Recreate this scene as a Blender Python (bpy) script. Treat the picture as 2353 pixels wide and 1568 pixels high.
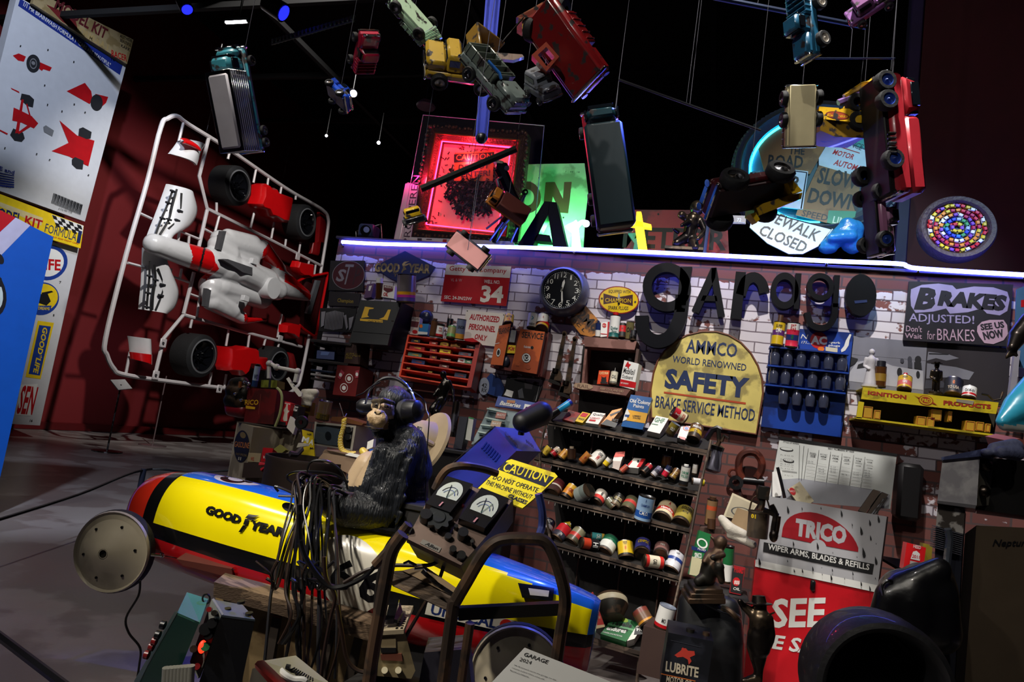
import bpy,math,random
import numpy as np
from mathutils import Vector as V,Matrix
random.seed(7)
SC = bpy.context.scene
COL = SC.collection
for _o in list(bpy.data.objects): bpy.data.objects.remove(_o)

# ---------------------------------------------------------------- camera
FPX = 1580.0; PITCH = math.radians(7.1); ROLL = math.radians(8.0); YAW = math.radians(17.2); EYE = 1.15
CAMP = V((0,0,EYE))
FW = V((-math.sin(YAW)*math.cos(PITCH),math.cos(YAW)*math.cos(PITCH),math.sin(PITCH)))
_R = V((math.cos(YAW),math.sin(YAW),0)); _U = _R.cross(FW)
RT = _R*math.cos(ROLL) + _U*math.sin(ROLL); UP = -_R*math.sin(ROLL) + _U*math.cos(ROLL)
cd = bpy.data.cameras.new('camera'); cam = bpy.data.objects.new('camera',cd); COL.objects.link(cam)
cd.sensor_width = 36; cd.lens = 36*FPX/2353; cd.clip_start = .05; cd.clip_end = 100
cam.matrix_world = Matrix(((RT.x,UP.x,-FW.x,0),(RT.y,UP.y,-FW.y,0),(RT.z,UP.z,-FW.z,EYE),(0,0,0,1)))
SC.camera = cam

# ---------------------------------------------------------------- world, lamps, exposure
w = bpy.data.worlds.new('hall_darkness'); SC.world = w; w.use_nodes = True
w.node_tree.nodes['Background'].inputs[0].default_value = (.55,.6,.9,1)
w.node_tree.nodes['Background'].inputs[1].default_value = .004
vs = SC.view_settings; vs.view_transform = 'Standard'; vs.look = 'None'; vs.gamma = 1; vs.use_curve_mapping = False
vs.exposure = 0.15
def lamp(kind,name,loc,aim,power,col,size=.1,angle=60,blend=.4,sy=None):
    l = bpy.data.lights.new(name,kind); l.energy = power; l.color = col
    if kind == 'SPOT': l.spot_size = math.radians(angle); l.spot_blend = blend; l.shadow_soft_size = size
    elif kind == 'AREA':
        l.size = size
        if sy: l.shape = 'RECTANGLE'; l.size_y = sy
    else: l.shadow_soft_size = size
    o = bpy.data.objects.new(name,l); COL.objects.link(o); o.location = loc
    if aim: o.rotation_euler = (V(aim)-V(loc)).to_track_quat('-Z','Y').to_euler()
    return o
WARM = (1,.92,.80); NEUT = (1,.95,.9); COOL = (.75,.82,1)
lamp('SPOT','wall_spot',(.0,1.9,5.4),(.45,4.25,1.25),980,NEUT,.06,44,.75)
lamp('SPOT','bench_spot',(-1.5,1.5,5.0),(-1.0,3.75,1.0),270,WARM,.06,42,.9)
lamp('SPOT','cabinet_spot',(-2.3,.9,4.2),(-1.95,3.45,.95),170,WARM,.06,26,.8)  # added to brighten the white cabinet at the bench
lamp('SPOT','pump_spot',(.6,-.6,4.2),(.8,2.4,1.0),150,WARM,.06,34,.8)  # extra spot put in to lift the dim pump
lamp('SPOT','driver_spot',(-2.5,.3,3.6),(-1.15,2.5,.9),330,WARM,.05,34,.6)
lamp('SPOT','blue_spot',(-.2,4.6,4.6),(-1.05,2.6,.95),650,(.06,.1,1),.06,26,.7)
lamp('SPOT','front_spot',(-2.1,-.3,3.4),(-.8,1.9,.6),300,WARM,.06,48,.8)
lamp('SPOT','toy_spot',(-1.2,-1.6,4.3),(-.3,3.2,2.85),190,NEUT,.06,60,.5)  # unseen lamp added to light the hanging toys from the front
lamp('SPOT','poster_spot',(-5.2,3.6,7.5),(-9.8,7.4,4.6),1100,COOL,.1,40,.7)
lamp('SPOT','kit_spot',(-3.6,5.2,7.2),(-8.8,10,3.2),1900,NEUT,.08,50,.6)
lamp('SPOT','board_spot',(-2.6,.6,4.6),(-5,4,1.2),1000,COOL,.08,34,.7)  # added to bring up the blue display board
lamp('SPOT','floor_spot',(-4.2,1.2,6.5),(-3.0,3.2,0),330,NEUT,.1,60,.9)
# ---------------------------------------------------------------- picture ray -> point of the place
def ray(x,y): return RT*((x-1176.5)/FPX) - UP*((y-784)/FPX) + FW
def at(x,y,t): return CAMP + ray(x,y)*t                 # t = distance along the lens axis
def onY(x,y,Y): d = ray(x,y); return CAMP + d*(Y/d.y)
def onX(x,y,X): d = ray(x,y); return CAMP + d*(X/d.x)
def onZ(x,y,Z): d = ray(x,y); return CAMP + d*((Z-EYE)/d.z)
def cv(r,u,f): return RT*r + UP*u - FW*f                 # right, up, towards the viewer
def px(t): return t/FPX                                    # metres per pixel
def Z(s,ox,oy): return lambda a,b: (ox+a/s,oy+b/s)
class PL:                                                  # a plane with in-plane axes
    def __init__(s,p,n):
        s.p = V(p); s.n = V(n).normalized()
        up = V((0,0,1))
        if abs(s.n.z) > .95: up = V((0,1,0))
        s.x = up.cross(s.n).normalized(); s.z = s.n.cross(s.x).normalized(); s.y = -s.n
    def hit(s,q,off=0):
        d = ray(*q); p0 = s.p + s.n*off
        return CAMP + d*((p0-CAMP).dot(s.n)/d.dot(s.n))
def PY(Y): return PL((0,Y,1),(0,-1,0))
def PX(X): return PL((X,5,1),(1,0,0))
def PZ(z): return PL((0,3,z),(0,0,1))
def PP(q,Y,lean=0,yaw=0):                               # leans back by lean, turned by yaw (degrees; + = faces right)
    a = math.radians(lean); b = math.radians(yaw)
    return PL(onY(q[0],q[1],Y),(math.sin(b)*math.cos(a),-math.cos(b)*math.cos(a),math.sin(a)))
def PT(q,t,n): return PL(at(q[0],q[1],t),n)

# ---------------------------------------------------------------- materials
def lin(h):
    h = h.lstrip('#'); o = []
    for i in (0,2,4):
        c = int(h[i:i+2],16)/255; o.append(c/12.92 if c <= .04045 else ((c+.055)/1.055)**2.4)
    return (*o,1)
MATS = {}
def M(name,col,rough=.5,metal=0,var=.15,scale=9,wear=None,bump=0,bscale=40,emit=0,coat=0,stretch=None,alpha=1,trans=0):
    if name in MATS: return MATS[name]
    m = bpy.data.materials.new(name); MATS[name] = m; m.use_nodes = True
    nt = m.node_tree; N = nt.nodes; L = nt.links; b = N['Principled BSDF']
    c = lin(col); b.inputs['Roughness'].default_value = rough; b.inputs['Metallic'].default_value = metal
    b.inputs['Coat Weight'].default_value = coat; b.inputs['Transmission Weight'].default_value = trans
    b.inputs['Alpha'].default_value = alpha
    if emit:
        b.inputs['Base Color'].default_value = c
        b.inputs['Emission Color'].default_value = c; b.inputs['Emission Strength'].default_value = emit; return m
    tc = N.new('ShaderNodeTexCoord'); mp = N.new('ShaderNodeMapping'); L.new(tc.outputs['Object'],mp.inputs[0])
    if stretch: mp.inputs['Scale'].default_value = stretch
    def noise(s,d=4):
        n = N.new('ShaderNodeTexNoise'); n.inputs['Scale'].default_value = s; n.inputs['Detail'].default_value = d
        L.new(mp.outputs[0],n.inputs['Vector']); return n
    def mix(f,a,bb):
        x = N.new('ShaderNodeMix'); x.data_type = 'RGBA'; L.new(f,x.inputs[0])
        for s,q in ((6,a),(7,bb)):
            if isinstance(q,tuple): x.inputs[s].default_value = q
            else: L.new(q,x.inputs[s])
        return x.outputs[2]
    k = 1-2*var
    out = mix(noise(scale).outputs[0],(c[0]*k,c[1]*k,c[2]*k,1),tuple(min(1,q*(1+var)) for q in c[:3])+(1,)) if var else c
    if wear:
        n = noise(wear[2],6); r = N.new('ShaderNodeValToRGB'); e = r.color_ramp.elements
        e[0].position = max(0,.62-wear[1]*.35); e[1].position = e[0].position+.06
        L.new(n.outputs[0],r.inputs[0]); out = mix(r.outputs[0],out,lin(wear[0]))
    if isinstance(out,tuple): b.inputs['Base Color'].default_value = out
    else: L.new(out,b.inputs['Base Color'])
    if bump:
        n = noise(bscale,5); bp = N.new('ShaderNodeBump'); bp.inputs['Strength'].default_value = bump; bp.inputs['Distance'].default_value = .01
        L.new(n.outputs[0],bp.inputs['Height']); L.new(bp.outputs[0],b.inputs['Normal'])
    return m
def c(h,rough=.42,metal=0): return M('paint_%s_%d_%d' % (h,rough*100,metal*100),h,rough,metal)
BLACK = M('black_enamel','#0d0d10',.35,var=.2); RUBBER = M('tyre_rubber','#17181a',.75,bump=.3)
STEEL = M('worn_steel','#9a9a9e',.3,1,wear=('#4a423c',.5,14)); CHROME = M('chrome','#d8dade',.12,1,var=.05)
BRONZE = M('dark_bronze','#2c2724',.3,.85,wear=('#54483a',.4,9)); IRON = M('dark_iron','#26241f',.5,.7,wear=('#4b3a2c',.5,12))
RUST = M('rusty_iron','#4a3a30',.65,.5,wear=('#6b4630',.7,10),bump=.4); WHITE = M('white_paint','#dcdcd8',.45,var=.05)
CREAM = M('cream_paint','#d9cfae',.5,wear=('#8f8260',.3,10)); RED = M('red_paint','#c01a1c',.35); GREY = M('grey_paint','#7b7c80',.5)
WOOD = M('worn_wood','#7c6650',.65,wear=('#4a3a2c',.5,6),stretch=(1,6,6),bump=.3); TAN = M('tan_card','#a08a68',.75)
INK = M('black_ink','#101013',.5,var=.1); YEL = M('yellow_paint','#e6c51c',.4); NAVY = M('navy_paint','#17285c',.4); BLUE = M('blue_paint','#1d4fae',.4)
GREEN = M('green_paint','#1e6a3c',.45); ORANGE = M('orange_paint','#e07018',.45); GLASS = M('dark_glass','#10141a',.08,0,var=0,coat=.5)
DARKCAV = M('dark_inside','#060607',.8,var=.1)

# ---------------------------------------------------------------- mesh building
_tx = {}
def glyphs(s,bold,shear,space=1.0):
    k = (s,bold,shear,space)
    if k not in _tx:
        cu = bpy.data.curves.new('tmp','FONT'); cu.body = s; cu.resolution_u = 2; cu.offset = bold; cu.shear = shear; cu.space_character = space
        ob = bpy.data.objects.new('tmp',cu); me = ob.to_mesh()
        v = np.array([q.co[:2] for q in me.vertices]); f = [tuple(p.vertices) for p in me.polygons]
        ob.to_mesh_clear(); bpy.data.objects.remove(ob); bpy.data.curves.remove(cu)
        lo = v.min(0); v = (v-lo)/np.maximum(v.max(0)-lo,1e-6); _tx[k] = (v,f)
    return _tx[k]
def spline(pts,n=6,closed=False):
    P = [V(p) for p in pts]; m = len(P); out = []
    for i in range(m if closed else m-1):
        g = (lambda j: P[j % m]) if closed else (lambda j: P[min(max(j,0),m-1)])
        a,b,cc,d = g(i-1),g(i),g(i+1),g(i+2)
        for k in range(n):
            t = k/n; out.append(.5*((2*b)+(cc-a)*t+(2*a-5*b+4*cc-d)*t*t+(3*b-a-3*cc+d)*t**3))
    if not closed: out.append(P[-1])
    return out
def axisT(p,d,face=None):
    z = V(d).normalized(); f = V(face) if face else (CAMP-V(p))
    y = -(f-z*f.dot(z))
    if y.length < 1e-5: y = z.orthogonal()
    y.normalize(); x = y.cross(z)
    return Matrix(((x.x,y.x,z.x,p[0]),(x.y,y.y,z.y,p[1]),(x.z,y.z,z.z,p[2]),(0,0,0,1)))
def frameT(p,x,y,z): return Matrix(((x.x,y.x,z.x,p[0]),(x.y,y.y,z.y,p[1]),(x.z,y.z,z.z,p[2]),(0,0,0,1)))
class MB:
    def __init__(s,T=None): s.v = []; s.f = []; s.fm = []; s.mt = []; s.T = T
    def mi(s,m):
        if m not in s.mt: s.mt.append(m)
        return s.mt.index(m)
    def add(s,vs,fs,m,T=None):
        b = len(s.v); T = T if T is not None else s.T
        s.v += [T @ V(q) for q in vs] if T is not None else [V(q) for q in vs]
        ms = m if isinstance(m,list) else [m]*len(fs)
        for f,mm in zip(fs,ms): s.f.append([b+i for i in f]); s.fm.append(s.mi(mm))
        return s
    def box(s,ce,sz,m,bev=None,T=None,taper=1.0):
        hx,hy,hz = sz[0]/2,sz[1]/2,sz[2]/2
        b = min(hx,hy,hz)*.12 if bev is None else min(bev,min(hx,hy,hz)*.9)
        ix = {}; vs = []
        for sx in (-1,1):
            for sy in (-1,1):
                for sz_ in (-1,1):
                    for a in range(3):
                        d = [hx-b,hy-b,hz-b]; d[a] += b
                        k = taper if sz_ > 0 else 1
                        ix[sx,sy,sz_,a] = len(vs); vs.append((sx*d[0]*k,sy*d[1]*k,sz_*d[2]))
        fs = []
        for a in range(3):
            o = [i for i in range(3) if i != a]
            for sg in (-1,1):
                q = []
                for (p,r) in ((-1,-1),(1,-1),(1,1),(-1,1)):
                    k = [0]*3; k[a] = sg; k[o[0]] = p; k[o[1]] = r; q.append(ix[k[0],k[1],k[2],a])
                fs.append(q)
            for p in (-1,1):
                for r in (-1,1):
                    q = []
                    for (e,ax) in ((-1,o[0]),(1,o[0]),(1,o[1]),(-1,o[1])):
                        k = [0]*3; k[a] = e; k[o[0]] = p; k[o[1]] = r; q.append(ix[k[0],k[1],k[2],ax])
                    fs.append(q)
        for sx in (-1,1):
            for sy in (-1,1):
                for sz_ in (-1,1): fs.append([ix[sx,sy,sz_,a] for a in range(3)])
        ff = []
        for f in fs:
            P = [V(vs[i]) for i in f]; n = (P[1]-P[0]).cross(P[2]-P[0])
            ff.append(f if n.dot(sum(P,V())/len(P)) > 0 else f[::-1])
        vs = [(x+ce[0],y+ce[1],z+ce[2]) for x,y,z in vs]
        return s.add(vs,ff,m,T)
    def lathe(s,prof,m,n=20,T=None,a0=0,a1=2*math.pi):
        full = abs(a1-a0-2*math.pi) < 1e-4; k = n if full else n+1; vs = []
        for r,z in prof:
            for i in range(k): a = a0+(a1-a0)*i/n; vs.append((r*math.cos(a),r*math.sin(a),z))
        fs = []; ms = []
        for j in range(len(prof)-1):
            for i in range(n):
                i2 = (i+1) % k; fs.append([j*k+i,j*k+i2,(j+1)*k+i2,(j+1)*k+i]); ms.append(m[j] if isinstance(m,list) else m)
        return s.add(vs,fs,ms,T)
    def cyl(s,p0,p1,r0,m,r1=None,n=14,cap=True):
        p0,p1 = V(p0),V(p1); r1 = r0 if r1 is None else r1; d = p1-p0
        pr = [(r0,0),(r1,d.length)]
        if cap: pr = [(.0001,0)]+pr+[(.0001,d.length)]
        T = axisT(p0,d,V((.3,-1,.2)))
        if s.T is not None: T = s.T @ T
        return s.lathe(pr,m,n,T)
    def tube(s,path,r,m,n=7,closed=False,cap=True):
        P = [V(p) for p in path]; k = len(P); vs = []; fs = []
        nrm = None
        for i in range(k):
            a = P[(i-1) % k] if (closed or i) else P[i]; b = P[(i+1) % k] if (closed or i < k-1) else P[i]
            t = (b-a).normalized() if (b-a).length > 1e-9 else V((0,0,1))
            if nrm is None: nrm = t.orthogonal().normalized()
            nrm = nrm-t*nrm.dot(t)
            nrm = nrm.normalized() if nrm.length > 1e-6 else t.orthogonal().normalized()
            bn = t.cross(nrm); rr = r[i] if isinstance(r,(list,tuple)) else r
            for j in range(n): a_ = 2*math.pi*j/n; vs.append(P[i]+nrm*math.cos(a_)*rr+bn*math.sin(a_)*rr)
        for i in range(k if closed else k-1):
            for j in range(n): fs.append([i*n+j,i*n+(j+1) % n,((i+1) % k)*n+(j+1) % n,((i+1) % k)*n+j])
        if cap and not closed: fs += [list(range(n))[::-1],[(k-1)*n+j for j in range(n)]]
        return s.add(vs,fs,m)
    def sph(s,ce,rad,m,nu=16,nv=10,R=None,T=None):
        rad = rad if isinstance(rad,(list,tuple)) else (rad,)*3; vs = []; fs = []
        for j in range(nv+1):
            ph = math.pi*j/nv
            for i in range(nu):
                a = 2*math.pi*i/nu; q = V((rad[0]*math.sin(ph)*math.cos(a),rad[1]*math.sin(ph)*math.sin(a),rad[2]*math.cos(ph)))
                vs.append((R @ q if R else q)+V(ce))
        for j in range(nv):
            for i in range(nu): fs.append([j*nu+i,j*nu+(i+1) % nu,(j+1)*nu+(i+1) % nu,(j+1)*nu+i])
        return s.add(vs,fs,m,T)
    def prism(s,pts,d,m,side=None,T=None):            # pts: 3-D polygon, d: extrusion vector
        P = [V(p) for p in pts]; n = len(P); d = V(d)
        fs = [list(range(n)),[n+i for i in range(n)][::-1]]+[[i,(i+1) % n,n+(i+1) % n,n+i] for i in range(n)]
        return s.add(P+[p+d for p in P],fs,[m,side or m]+[side or m]*n,T)
    def poly(s,pts,m,T=None): return s.add(pts,[list(range(len(pts)))],m,T)
    def ring(s,outer,inner,d,m,T=None):               # two loops of equal length, extruded by d
        n = len(outer); d = V(d); O = [V(p) for p in outer]; I = [V(p) for p in inner]
        vs = O+I+[p+d for p in O]+[p+d for p in I]; fs = []
        for i in range(n):
            j = (i+1) % n
            fs += [[i,j,n+j,n+i],[2*n+i,3*n+i,3*n+j,2*n+j],[i,2*n+i,2*n+j,j],[n+i,n+j,3*n+j,3*n+i]]
        return s.add(vs,fs,m,T)
    def text(s,t,p,x,z,m,bold=.0,shear=0,space=1.0,T=None):   # p origin; x, z full-extent vectors
        v,f = glyphs(t,bold,shear,space); p,x,z = V(p),V(x),V(z)
        return s.add([p+x*a+z*b for a,b in v],f,m,T)
    def build(s,name,parent=None,sharp=38,label=None,**kw):
        me = bpy.data.meshes.new(name); inv = WM[parent.name].inverted() if parent else None
        o = bpy.data.objects.new(name,me); COL.objects.link(o)
        if parent is not None: o.parent = parent; WM[o.name] = WM[parent.name]
        else:
            ps = s.v; ce = sum(ps,V())/max(1,len(ps)); ce.z = min(p.z for p in ps)
            mw = Matrix.Translation(ce); o.matrix_basis = mw; WM[o.name] = mw; inv = mw.inverted()
        me.from_pydata([inv @ p for p in s.v],[],s.f)
        for m in s.mt: me.materials.append(m)
        me.polygons.foreach_set('material_index',s.fm); me.polygons.foreach_set('use_smooth',[True]*len(s.f))
        me.update()
        try: me.set_sharp_from_angle(angle=math.radians(sharp))
        except Exception: pass
        if label: o['label'] = label
        for k,v in kw.items(): o[k] = v
        return o
WM = {}
def thing(name,label,cat,loc,group=None):
    o = bpy.data.objects.new(name,None); COL.objects.link(o); o.empty_display_size = .05
    mw = loc if isinstance(loc,Matrix) else Matrix.Translation(V(loc)); o.matrix_basis = mw; WM[o.name] = mw
    o['label'] = label; o['category'] = cat
    if group: o['group'] = group
    return o
def struct(mb,name):
    o = mb.build(name); o['kind'] = 'structure'; return o
def single(mb,name,label,cat,group=None):
    o = mb.build(name); o['label'] = label; o['category'] = cat
    if group: o['group'] = group
    return o
def ell(ce,a,b,n=28): return [V(ce)+V(a)*math.cos(2*math.pi*i/n)+V(b)*math.sin(2*math.pi*i/n) for i in range(n)]
# flat printed or painted marks on a plane; positions are read on the plane itself
def art(mb,pl,items,off=.0015,Zf=None):
    zf = Zf or (lambda a,b: (a,b)); k = 0
    for it in items:
        k += 1; e = off+.00025*k; t = it[0]
        if t == 't':                                       # text: string, baseline left, baseline right, height px, mat[, bold, shear, space]
            _,s,a,b,h,m = it[:6]; bold = it[6] if len(it) > 6 else .02; sh = it[7] if len(it) > 7 else 0; sp = it[8] if len(it) > 8 else 1
            A,B = pl.hit(zf(*a),e),pl.hit(zf(*b),e); x = B-A; zz = x.normalized().cross(-pl.n)*-1
            zz = pl.n.cross(x.normalized())
            q = zf(a[0],a[1]-h); H = (pl.hit(q,e)-A).length
            mb.text(s,A,x,zz*H,m,bold,sh,sp)
        elif t == 'q': mb.poly([pl.hit(zf(*q),e) for q in it[1]],it[2])
        elif t == 'e':                                     # centre, right point, top point, mat
            C0,A,B = [pl.hit(zf(*q),e) for q in it[1:4]]; mb.poly(ell(C0,A-C0,B-C0),it[4])
        elif t == 'o':                                     # ring: centre, right, top, inner fraction, mat
            C0,A,B = [pl.hit(zf(*q),e) for q in it[1:4]]; a,b = A-C0,B-C0
            mb.ring(ell(C0,a,b),ell(C0,a*it[4],b*it[4]),pl.n*-.0002,it[5])
        elif t == 'l': mb.tube([pl.hit(zf(*q),e) for q in it[1]],it[2],it[3],5)
    return mb
def panel(name,label,cat,out,pl,depth,m,items=(),Zf=None,group=None,part='board',apart='lettering',edge=None,pipe=None,parts=True):
    zf = Zf or (lambda a,b: (a,b)); P = [pl.hit(zf(*q)) for q in out]
    lo = min(P,key=lambda p: p.z)
    t = thing(name,label,cat,frameT(lo,pl.x,pl.y,pl.z),group)
    b = MB().prism(P,-pl.n*depth,m,edge or m)
    b.build(part,t)
    if pipe: MB().tube(P,pipe[0],pipe[1],6,True).build('rim',t)
    if items: art(MB(),pl,items,.0006,zf).build(apart,t)
    return t
def remesh(parts,vox,smooth=6):
    mb = MB()
    for q in parts:
        if q[0] == 'e': mb.sph(q[1],q[2],BLACK,18,12,q[3] if len(q) > 3 else None)
        else:
            p0,r0,p1,r1 = V(q[1]),q[2],V(q[3]),q[4]; d = p1-p0; n = min(60,max(2,int(d.length/(.22*min(r0,r1)))+1))
            for i in range(n+1): t = i/n; mb.sph(p0.lerp(p1,t),r0+(r1-r0)*t,BLACK,12,8)
    me = bpy.data.meshes.new('tmp'); me.from_pydata(mb.v,[],mb.f); ob = bpy.data.objects.new('tmp',me); COL.objects.link(ob)
    r = ob.modifiers.new('r','REMESH'); r.mode = 'VOXEL'; r.voxel_size = vox
    s = ob.modifiers.new('s','SMOOTH'); s.iterations = smooth; s.factor = .5
    dg = bpy.context.evaluated_depsgraph_get(); dg.update(); ev = ob.evaluated_get(dg); m2 = ev.to_mesh()
    vv = [v.co.copy() for v in m2.vertices]; ff = [list(p.vertices) for p in m2.polygons]
    ev.to_mesh_clear(); bpy.data.objects.remove(ob); bpy.data.meshes.remove(me)
    return vv,ff
def organic(name,parts,vox,m,parent=None,smooth=6,color=None,label=None,push=None):
    vv,ff = remesh(parts,vox,smooth)
    if push: vv = push(vv,ff)
    mb = MB(); ms = m
    if color: ms = [color(sum((vv[i] for i in f),V())/len(f)) for f in ff]
    mb.add(vv,ff,ms); return mb.build(name,parent,80,label)
# a can / bottle / carton given by the picture points of its base and top, base at depth Y
def can_axis(b,t,d,Y,ratio,back=1):
    B = onY(b[0],b[1],Y); tt = (B-CAMP).dot(FW); s = tt/FPX
    ax = cv((t[0]-b[0])*s,-(t[1]-b[1])*s,0); L = d*s*ratio; away = ray(*b).normalized()
    dz = math.sqrt(max(0,L*L-ax.length**2)); ax = ax+away*dz*back
    if ax.length < L*.6: ax = ax.normalized()*L*.6
    return B,ax,d*s/2
def can(label,b,t,d,Y,bands,txt=None,tcol=None,ratio=1.35,group=None,lid=None,name='oil_can',cat='can',spout=None,base=None,tz=.55,th=.26,back=1):
    B,ax,r = can_axis(b,t,d,Y,ratio,back); L = ax.length; T = axisT(B,ax)
    o = thing(name,label,cat,T,group); lid = lid or STEEL; base = base or IRON
    prof = [(r*.97,0),(r*1.0,.008)]; ms = [base]; zc = .06*L
    prof.append((r*.985,zc)); ms.append(base)
    tot = sum(q[1] for q in bands)
    for m,f in bands: zc += f/tot*.9*L; prof.append((r*.985,zc)); ms.append(m)
    mb = MB(T).lathe(prof,ms,22); mb.lathe([(r*.93,.004),(.0005,.004)],base,22); mb.build('body',o)
    MB(T).lathe([(r*.985,zc),(r,zc+.003),(r,L),(r*.93,L),(r*.9,L-.004),(.0005,L-.004)],lid,22).build('lid',o)
    if spout: MB(T).lathe([(spout[1]*r,L-.004),(spout[1]*r,L+spout[0]*L),(.0005,L+spout[0]*L)],spout[2],14).build('cap',o)
    if txt:
        lt = MB(T)
        for q in (txt if isinstance(txt,list) else [(txt,tz,th,tcol or INK)]):
            s_,z0,hh,mm = q; v,f = glyphs(s_,.02,0); wd = min(1.5,.42*len(s_)*hh*L/r); R = r+.0008
            vs = [(R*math.sin((a-.5)*wd),-R*math.cos((a-.5)*wd),L*(z0+(q_-.5)*hh)) for a,q_ in v]; lt.add(vs,f,mm)
        lt.build('lettering',o)
    return o
def carton(label,tl,tr,bl,Y,m,depth=.06,lean=40,yaw=0,items=(),Zf=None,name='carton',cat='box',group=None,side=None,extra=None):
    zf = Zf or (lambda a,b: (a,b)); q = [zf(*tl),zf(*tr),zf(*bl)]
    pl = PP(q[2],Y,lean,yaw); P = [pl.hit(k) for k in q]; P = [P[0],P[1],P[1]+P[2]-P[0],P[2]]
    o = thing(name,label,cat,frameT(P[3],pl.x,pl.y,pl.z),group)
    MB().prism(P,-pl.n*depth,m,side or m).build('carton',o)
    if items: art(MB(),pl,items,.001,zf).build('lettering',o)
    return o
# ---------------------------------------------------------------- setting
D = 4.3                                                    # garage wall
def floor_mat():
    m = M('polished_concrete','#8f8a88',.34,var=.22,scale=1.4,wear=('#6d6664',.5,2.2),bump=.05,bscale=90); return m
struct(MB().box((0,6,-.05),(30,30,.1),floor_mat(),0),'floor')
RW = M('dark_red_wall','#6e1216',.7,var=.12,scale=.8); CEIL = M('black_ceiling','#08080a',.9)
struct(MB().box((-11.05,8,4.5),(.1,20,9),RW,0),'wall_left')
struct(MB().box((-10.97,8,.07),(.06,20,.14),M('red_skirting','#54090d',.5),.01),'baseboard_left')
struct(MB().box((0,17,4.5),(30,.1,9),M('black_wall','#07070a',.9),0),'wall_back')
struct(MB().box((0,6,8.6),(30,26,.1),CEIL,0),'ceiling')
_rx = onY(2092,300,5.6).x
struct(MB().box((_rx+3.0,5.65,3.5),(6,.1,7),M('maroon_wall','#4a0d14',.75),0),'wall_right')
struct(MB().box((_rx-.02,5.6,3.5),(.09,.12,7),M('maroon_corner','#33204a',.6),.01),'trim_1')
# printed whitewashed brick
def brick_mat():
    m = bpy.data.materials.new('whitewashed_brick'); m.use_nodes = True; nt = m.node_tree; N = nt.nodes; L = nt.links; b = N['Principled BSDF']
    b.inputs['Roughness'].default_value = .8
    g = N.new('ShaderNodeNewGeometry'); s = N.new('ShaderNodeSeparateXYZ'); L.new(g.outputs['Position'],s.inputs[0])
    cx = N.new('ShaderNodeCombineXYZ'); L.new(s.outputs[0],cx.inputs[0]); L.new(s.outputs[2],cx.inputs[1])
    nz = N.new('ShaderNodeTexNoise'); nz.inputs['Scale'].default_value = 9; L.new(cx.outputs[0],nz.inputs['Vector'])
    dv = N.new('ShaderNodeVectorMath'); dv.operation = 'MULTIPLY_ADD'; L.new(nz.outputs['Color'],dv.inputs[0]); dv.inputs[1].default_value = (.012,.012,0); L.new(cx.outputs[0],dv.inputs[2])
    bk = N.new('ShaderNodeTexBrick'); L.new(dv.outputs[0],bk.inputs['Vector'])
    bk.inputs['Scale'].default_value = 1; bk.inputs['Brick Width'].default_value = .18; bk.inputs['Row Height'].default_value = .062; bk.inputs['Mortar Size'].default_value = .006
    bk.inputs['Color1'].default_value = lin('#7d4a42'); bk.inputs['Color2'].default_value = lin('#5f3632'); bk.inputs['Mortar'].default_value = lin('#4b3a3a'); bk.inputs['Bias'].default_value = .1
    bw = N.new('ShaderNodeTexBrick'); L.new(dv.outputs[0],bw.inputs['Vector'])
    for i,v in (('Scale',1),('Brick Width',.18),('Row Height',.062),('Mortar Size',.004)): bw.inputs[i].default_value = v
    bw.inputs['Color1'].default_value = lin('#d3cdd2'); bw.inputs['Color2'].default_value = lin('#b9b2ba'); bw.inputs['Mortar'].default_value = lin('#6c6068')
    n1 = N.new('ShaderNodeTexNoise'); n1.inputs['Scale'].default_value = 3.1; n1.inputs['Detail'].default_value = 2; L.new(cx.outputs[0],n1.inputs['Vector'])
    n2 = N.new('ShaderNodeTexNoise'); n2.inputs['Scale'].default_value = 26; n2.inputs['Detail'].default_value = 3; L.new(cx.outputs[0],n2.inputs['Vector'])
    n3 = N.new('ShaderNodeTexBrick'); L.new(dv.outputs[0],n3.inputs['Vector'])
    for i,v in (('Scale',1),('Brick Width',.18),('Row Height',.062),('Mortar Size',.0)): n3.inputs[i].default_value = v
    n3.inputs['Color1'].default_value = (0,0,0,1); n3.inputs['Color2'].default_value = (1,1,1,1)
    def ma(op,a,bb):
        q = N.new('ShaderNodeMath'); q.operation = op
        for i,k in enumerate((a,bb)):
            if isinstance(k,(int,float)): q.inputs[i].default_value = k
            else: L.new(k,q.inputs[i])
        return q.outputs[0]
    gr = N.new('ShaderNodeMapRange'); L.new(s.outputs[2],gr.inputs[0]); gr.inputs[1].default_value = .8; gr.inputs[2].default_value = 1.75; gr.inputs[3].default_value = -.22; gr.inputs[4].default_value = .12
    v = ma('ADD',ma('MULTIPLY',n1.outputs[0],.75),ma('ADD',ma('MULTIPLY',n2.outputs[0],.42),ma('MULTIPLY',n3.outputs['Color'],.2)))
    v = ma('ADD',v,gr.outputs[0])
    top = N.new('ShaderNodeMapRange'); L.new(s.outputs[2],top.inputs[0]); top.inputs[1].default_value = 2.2; top.inputs[2].default_value = 2.24; top.inputs[3].default_value = 0; top.inputs[4].default_value = -.5
    v = ma('ADD',v,top.outputs[0])
    r = N.new('ShaderNodeValToRGB'); r.color_ramp.elements[0].position = .70; r.color_ramp.elements[1].position = .73; L.new(v,r.inputs[0])
    x = N.new('ShaderNodeMix'); x.data_type = 'RGBA'; L.new(r.outputs[0],x.inputs[0]); L.new(bk.outputs[0],x.inputs[6]); L.new(bw.outputs[0],x.inputs[7])
    L.new(x.outputs[2],b.inputs['Base Color'])
    bp = N.new('ShaderNodeBump'); bp.inputs['Strength'].default_value = .35; bp.inputs['Distance'].default_value = .006; L.new(r.outputs[0],bp.inputs['Height']); L.new(bp.outputs[0],b.inputs['Normal'])
    return m
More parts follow.
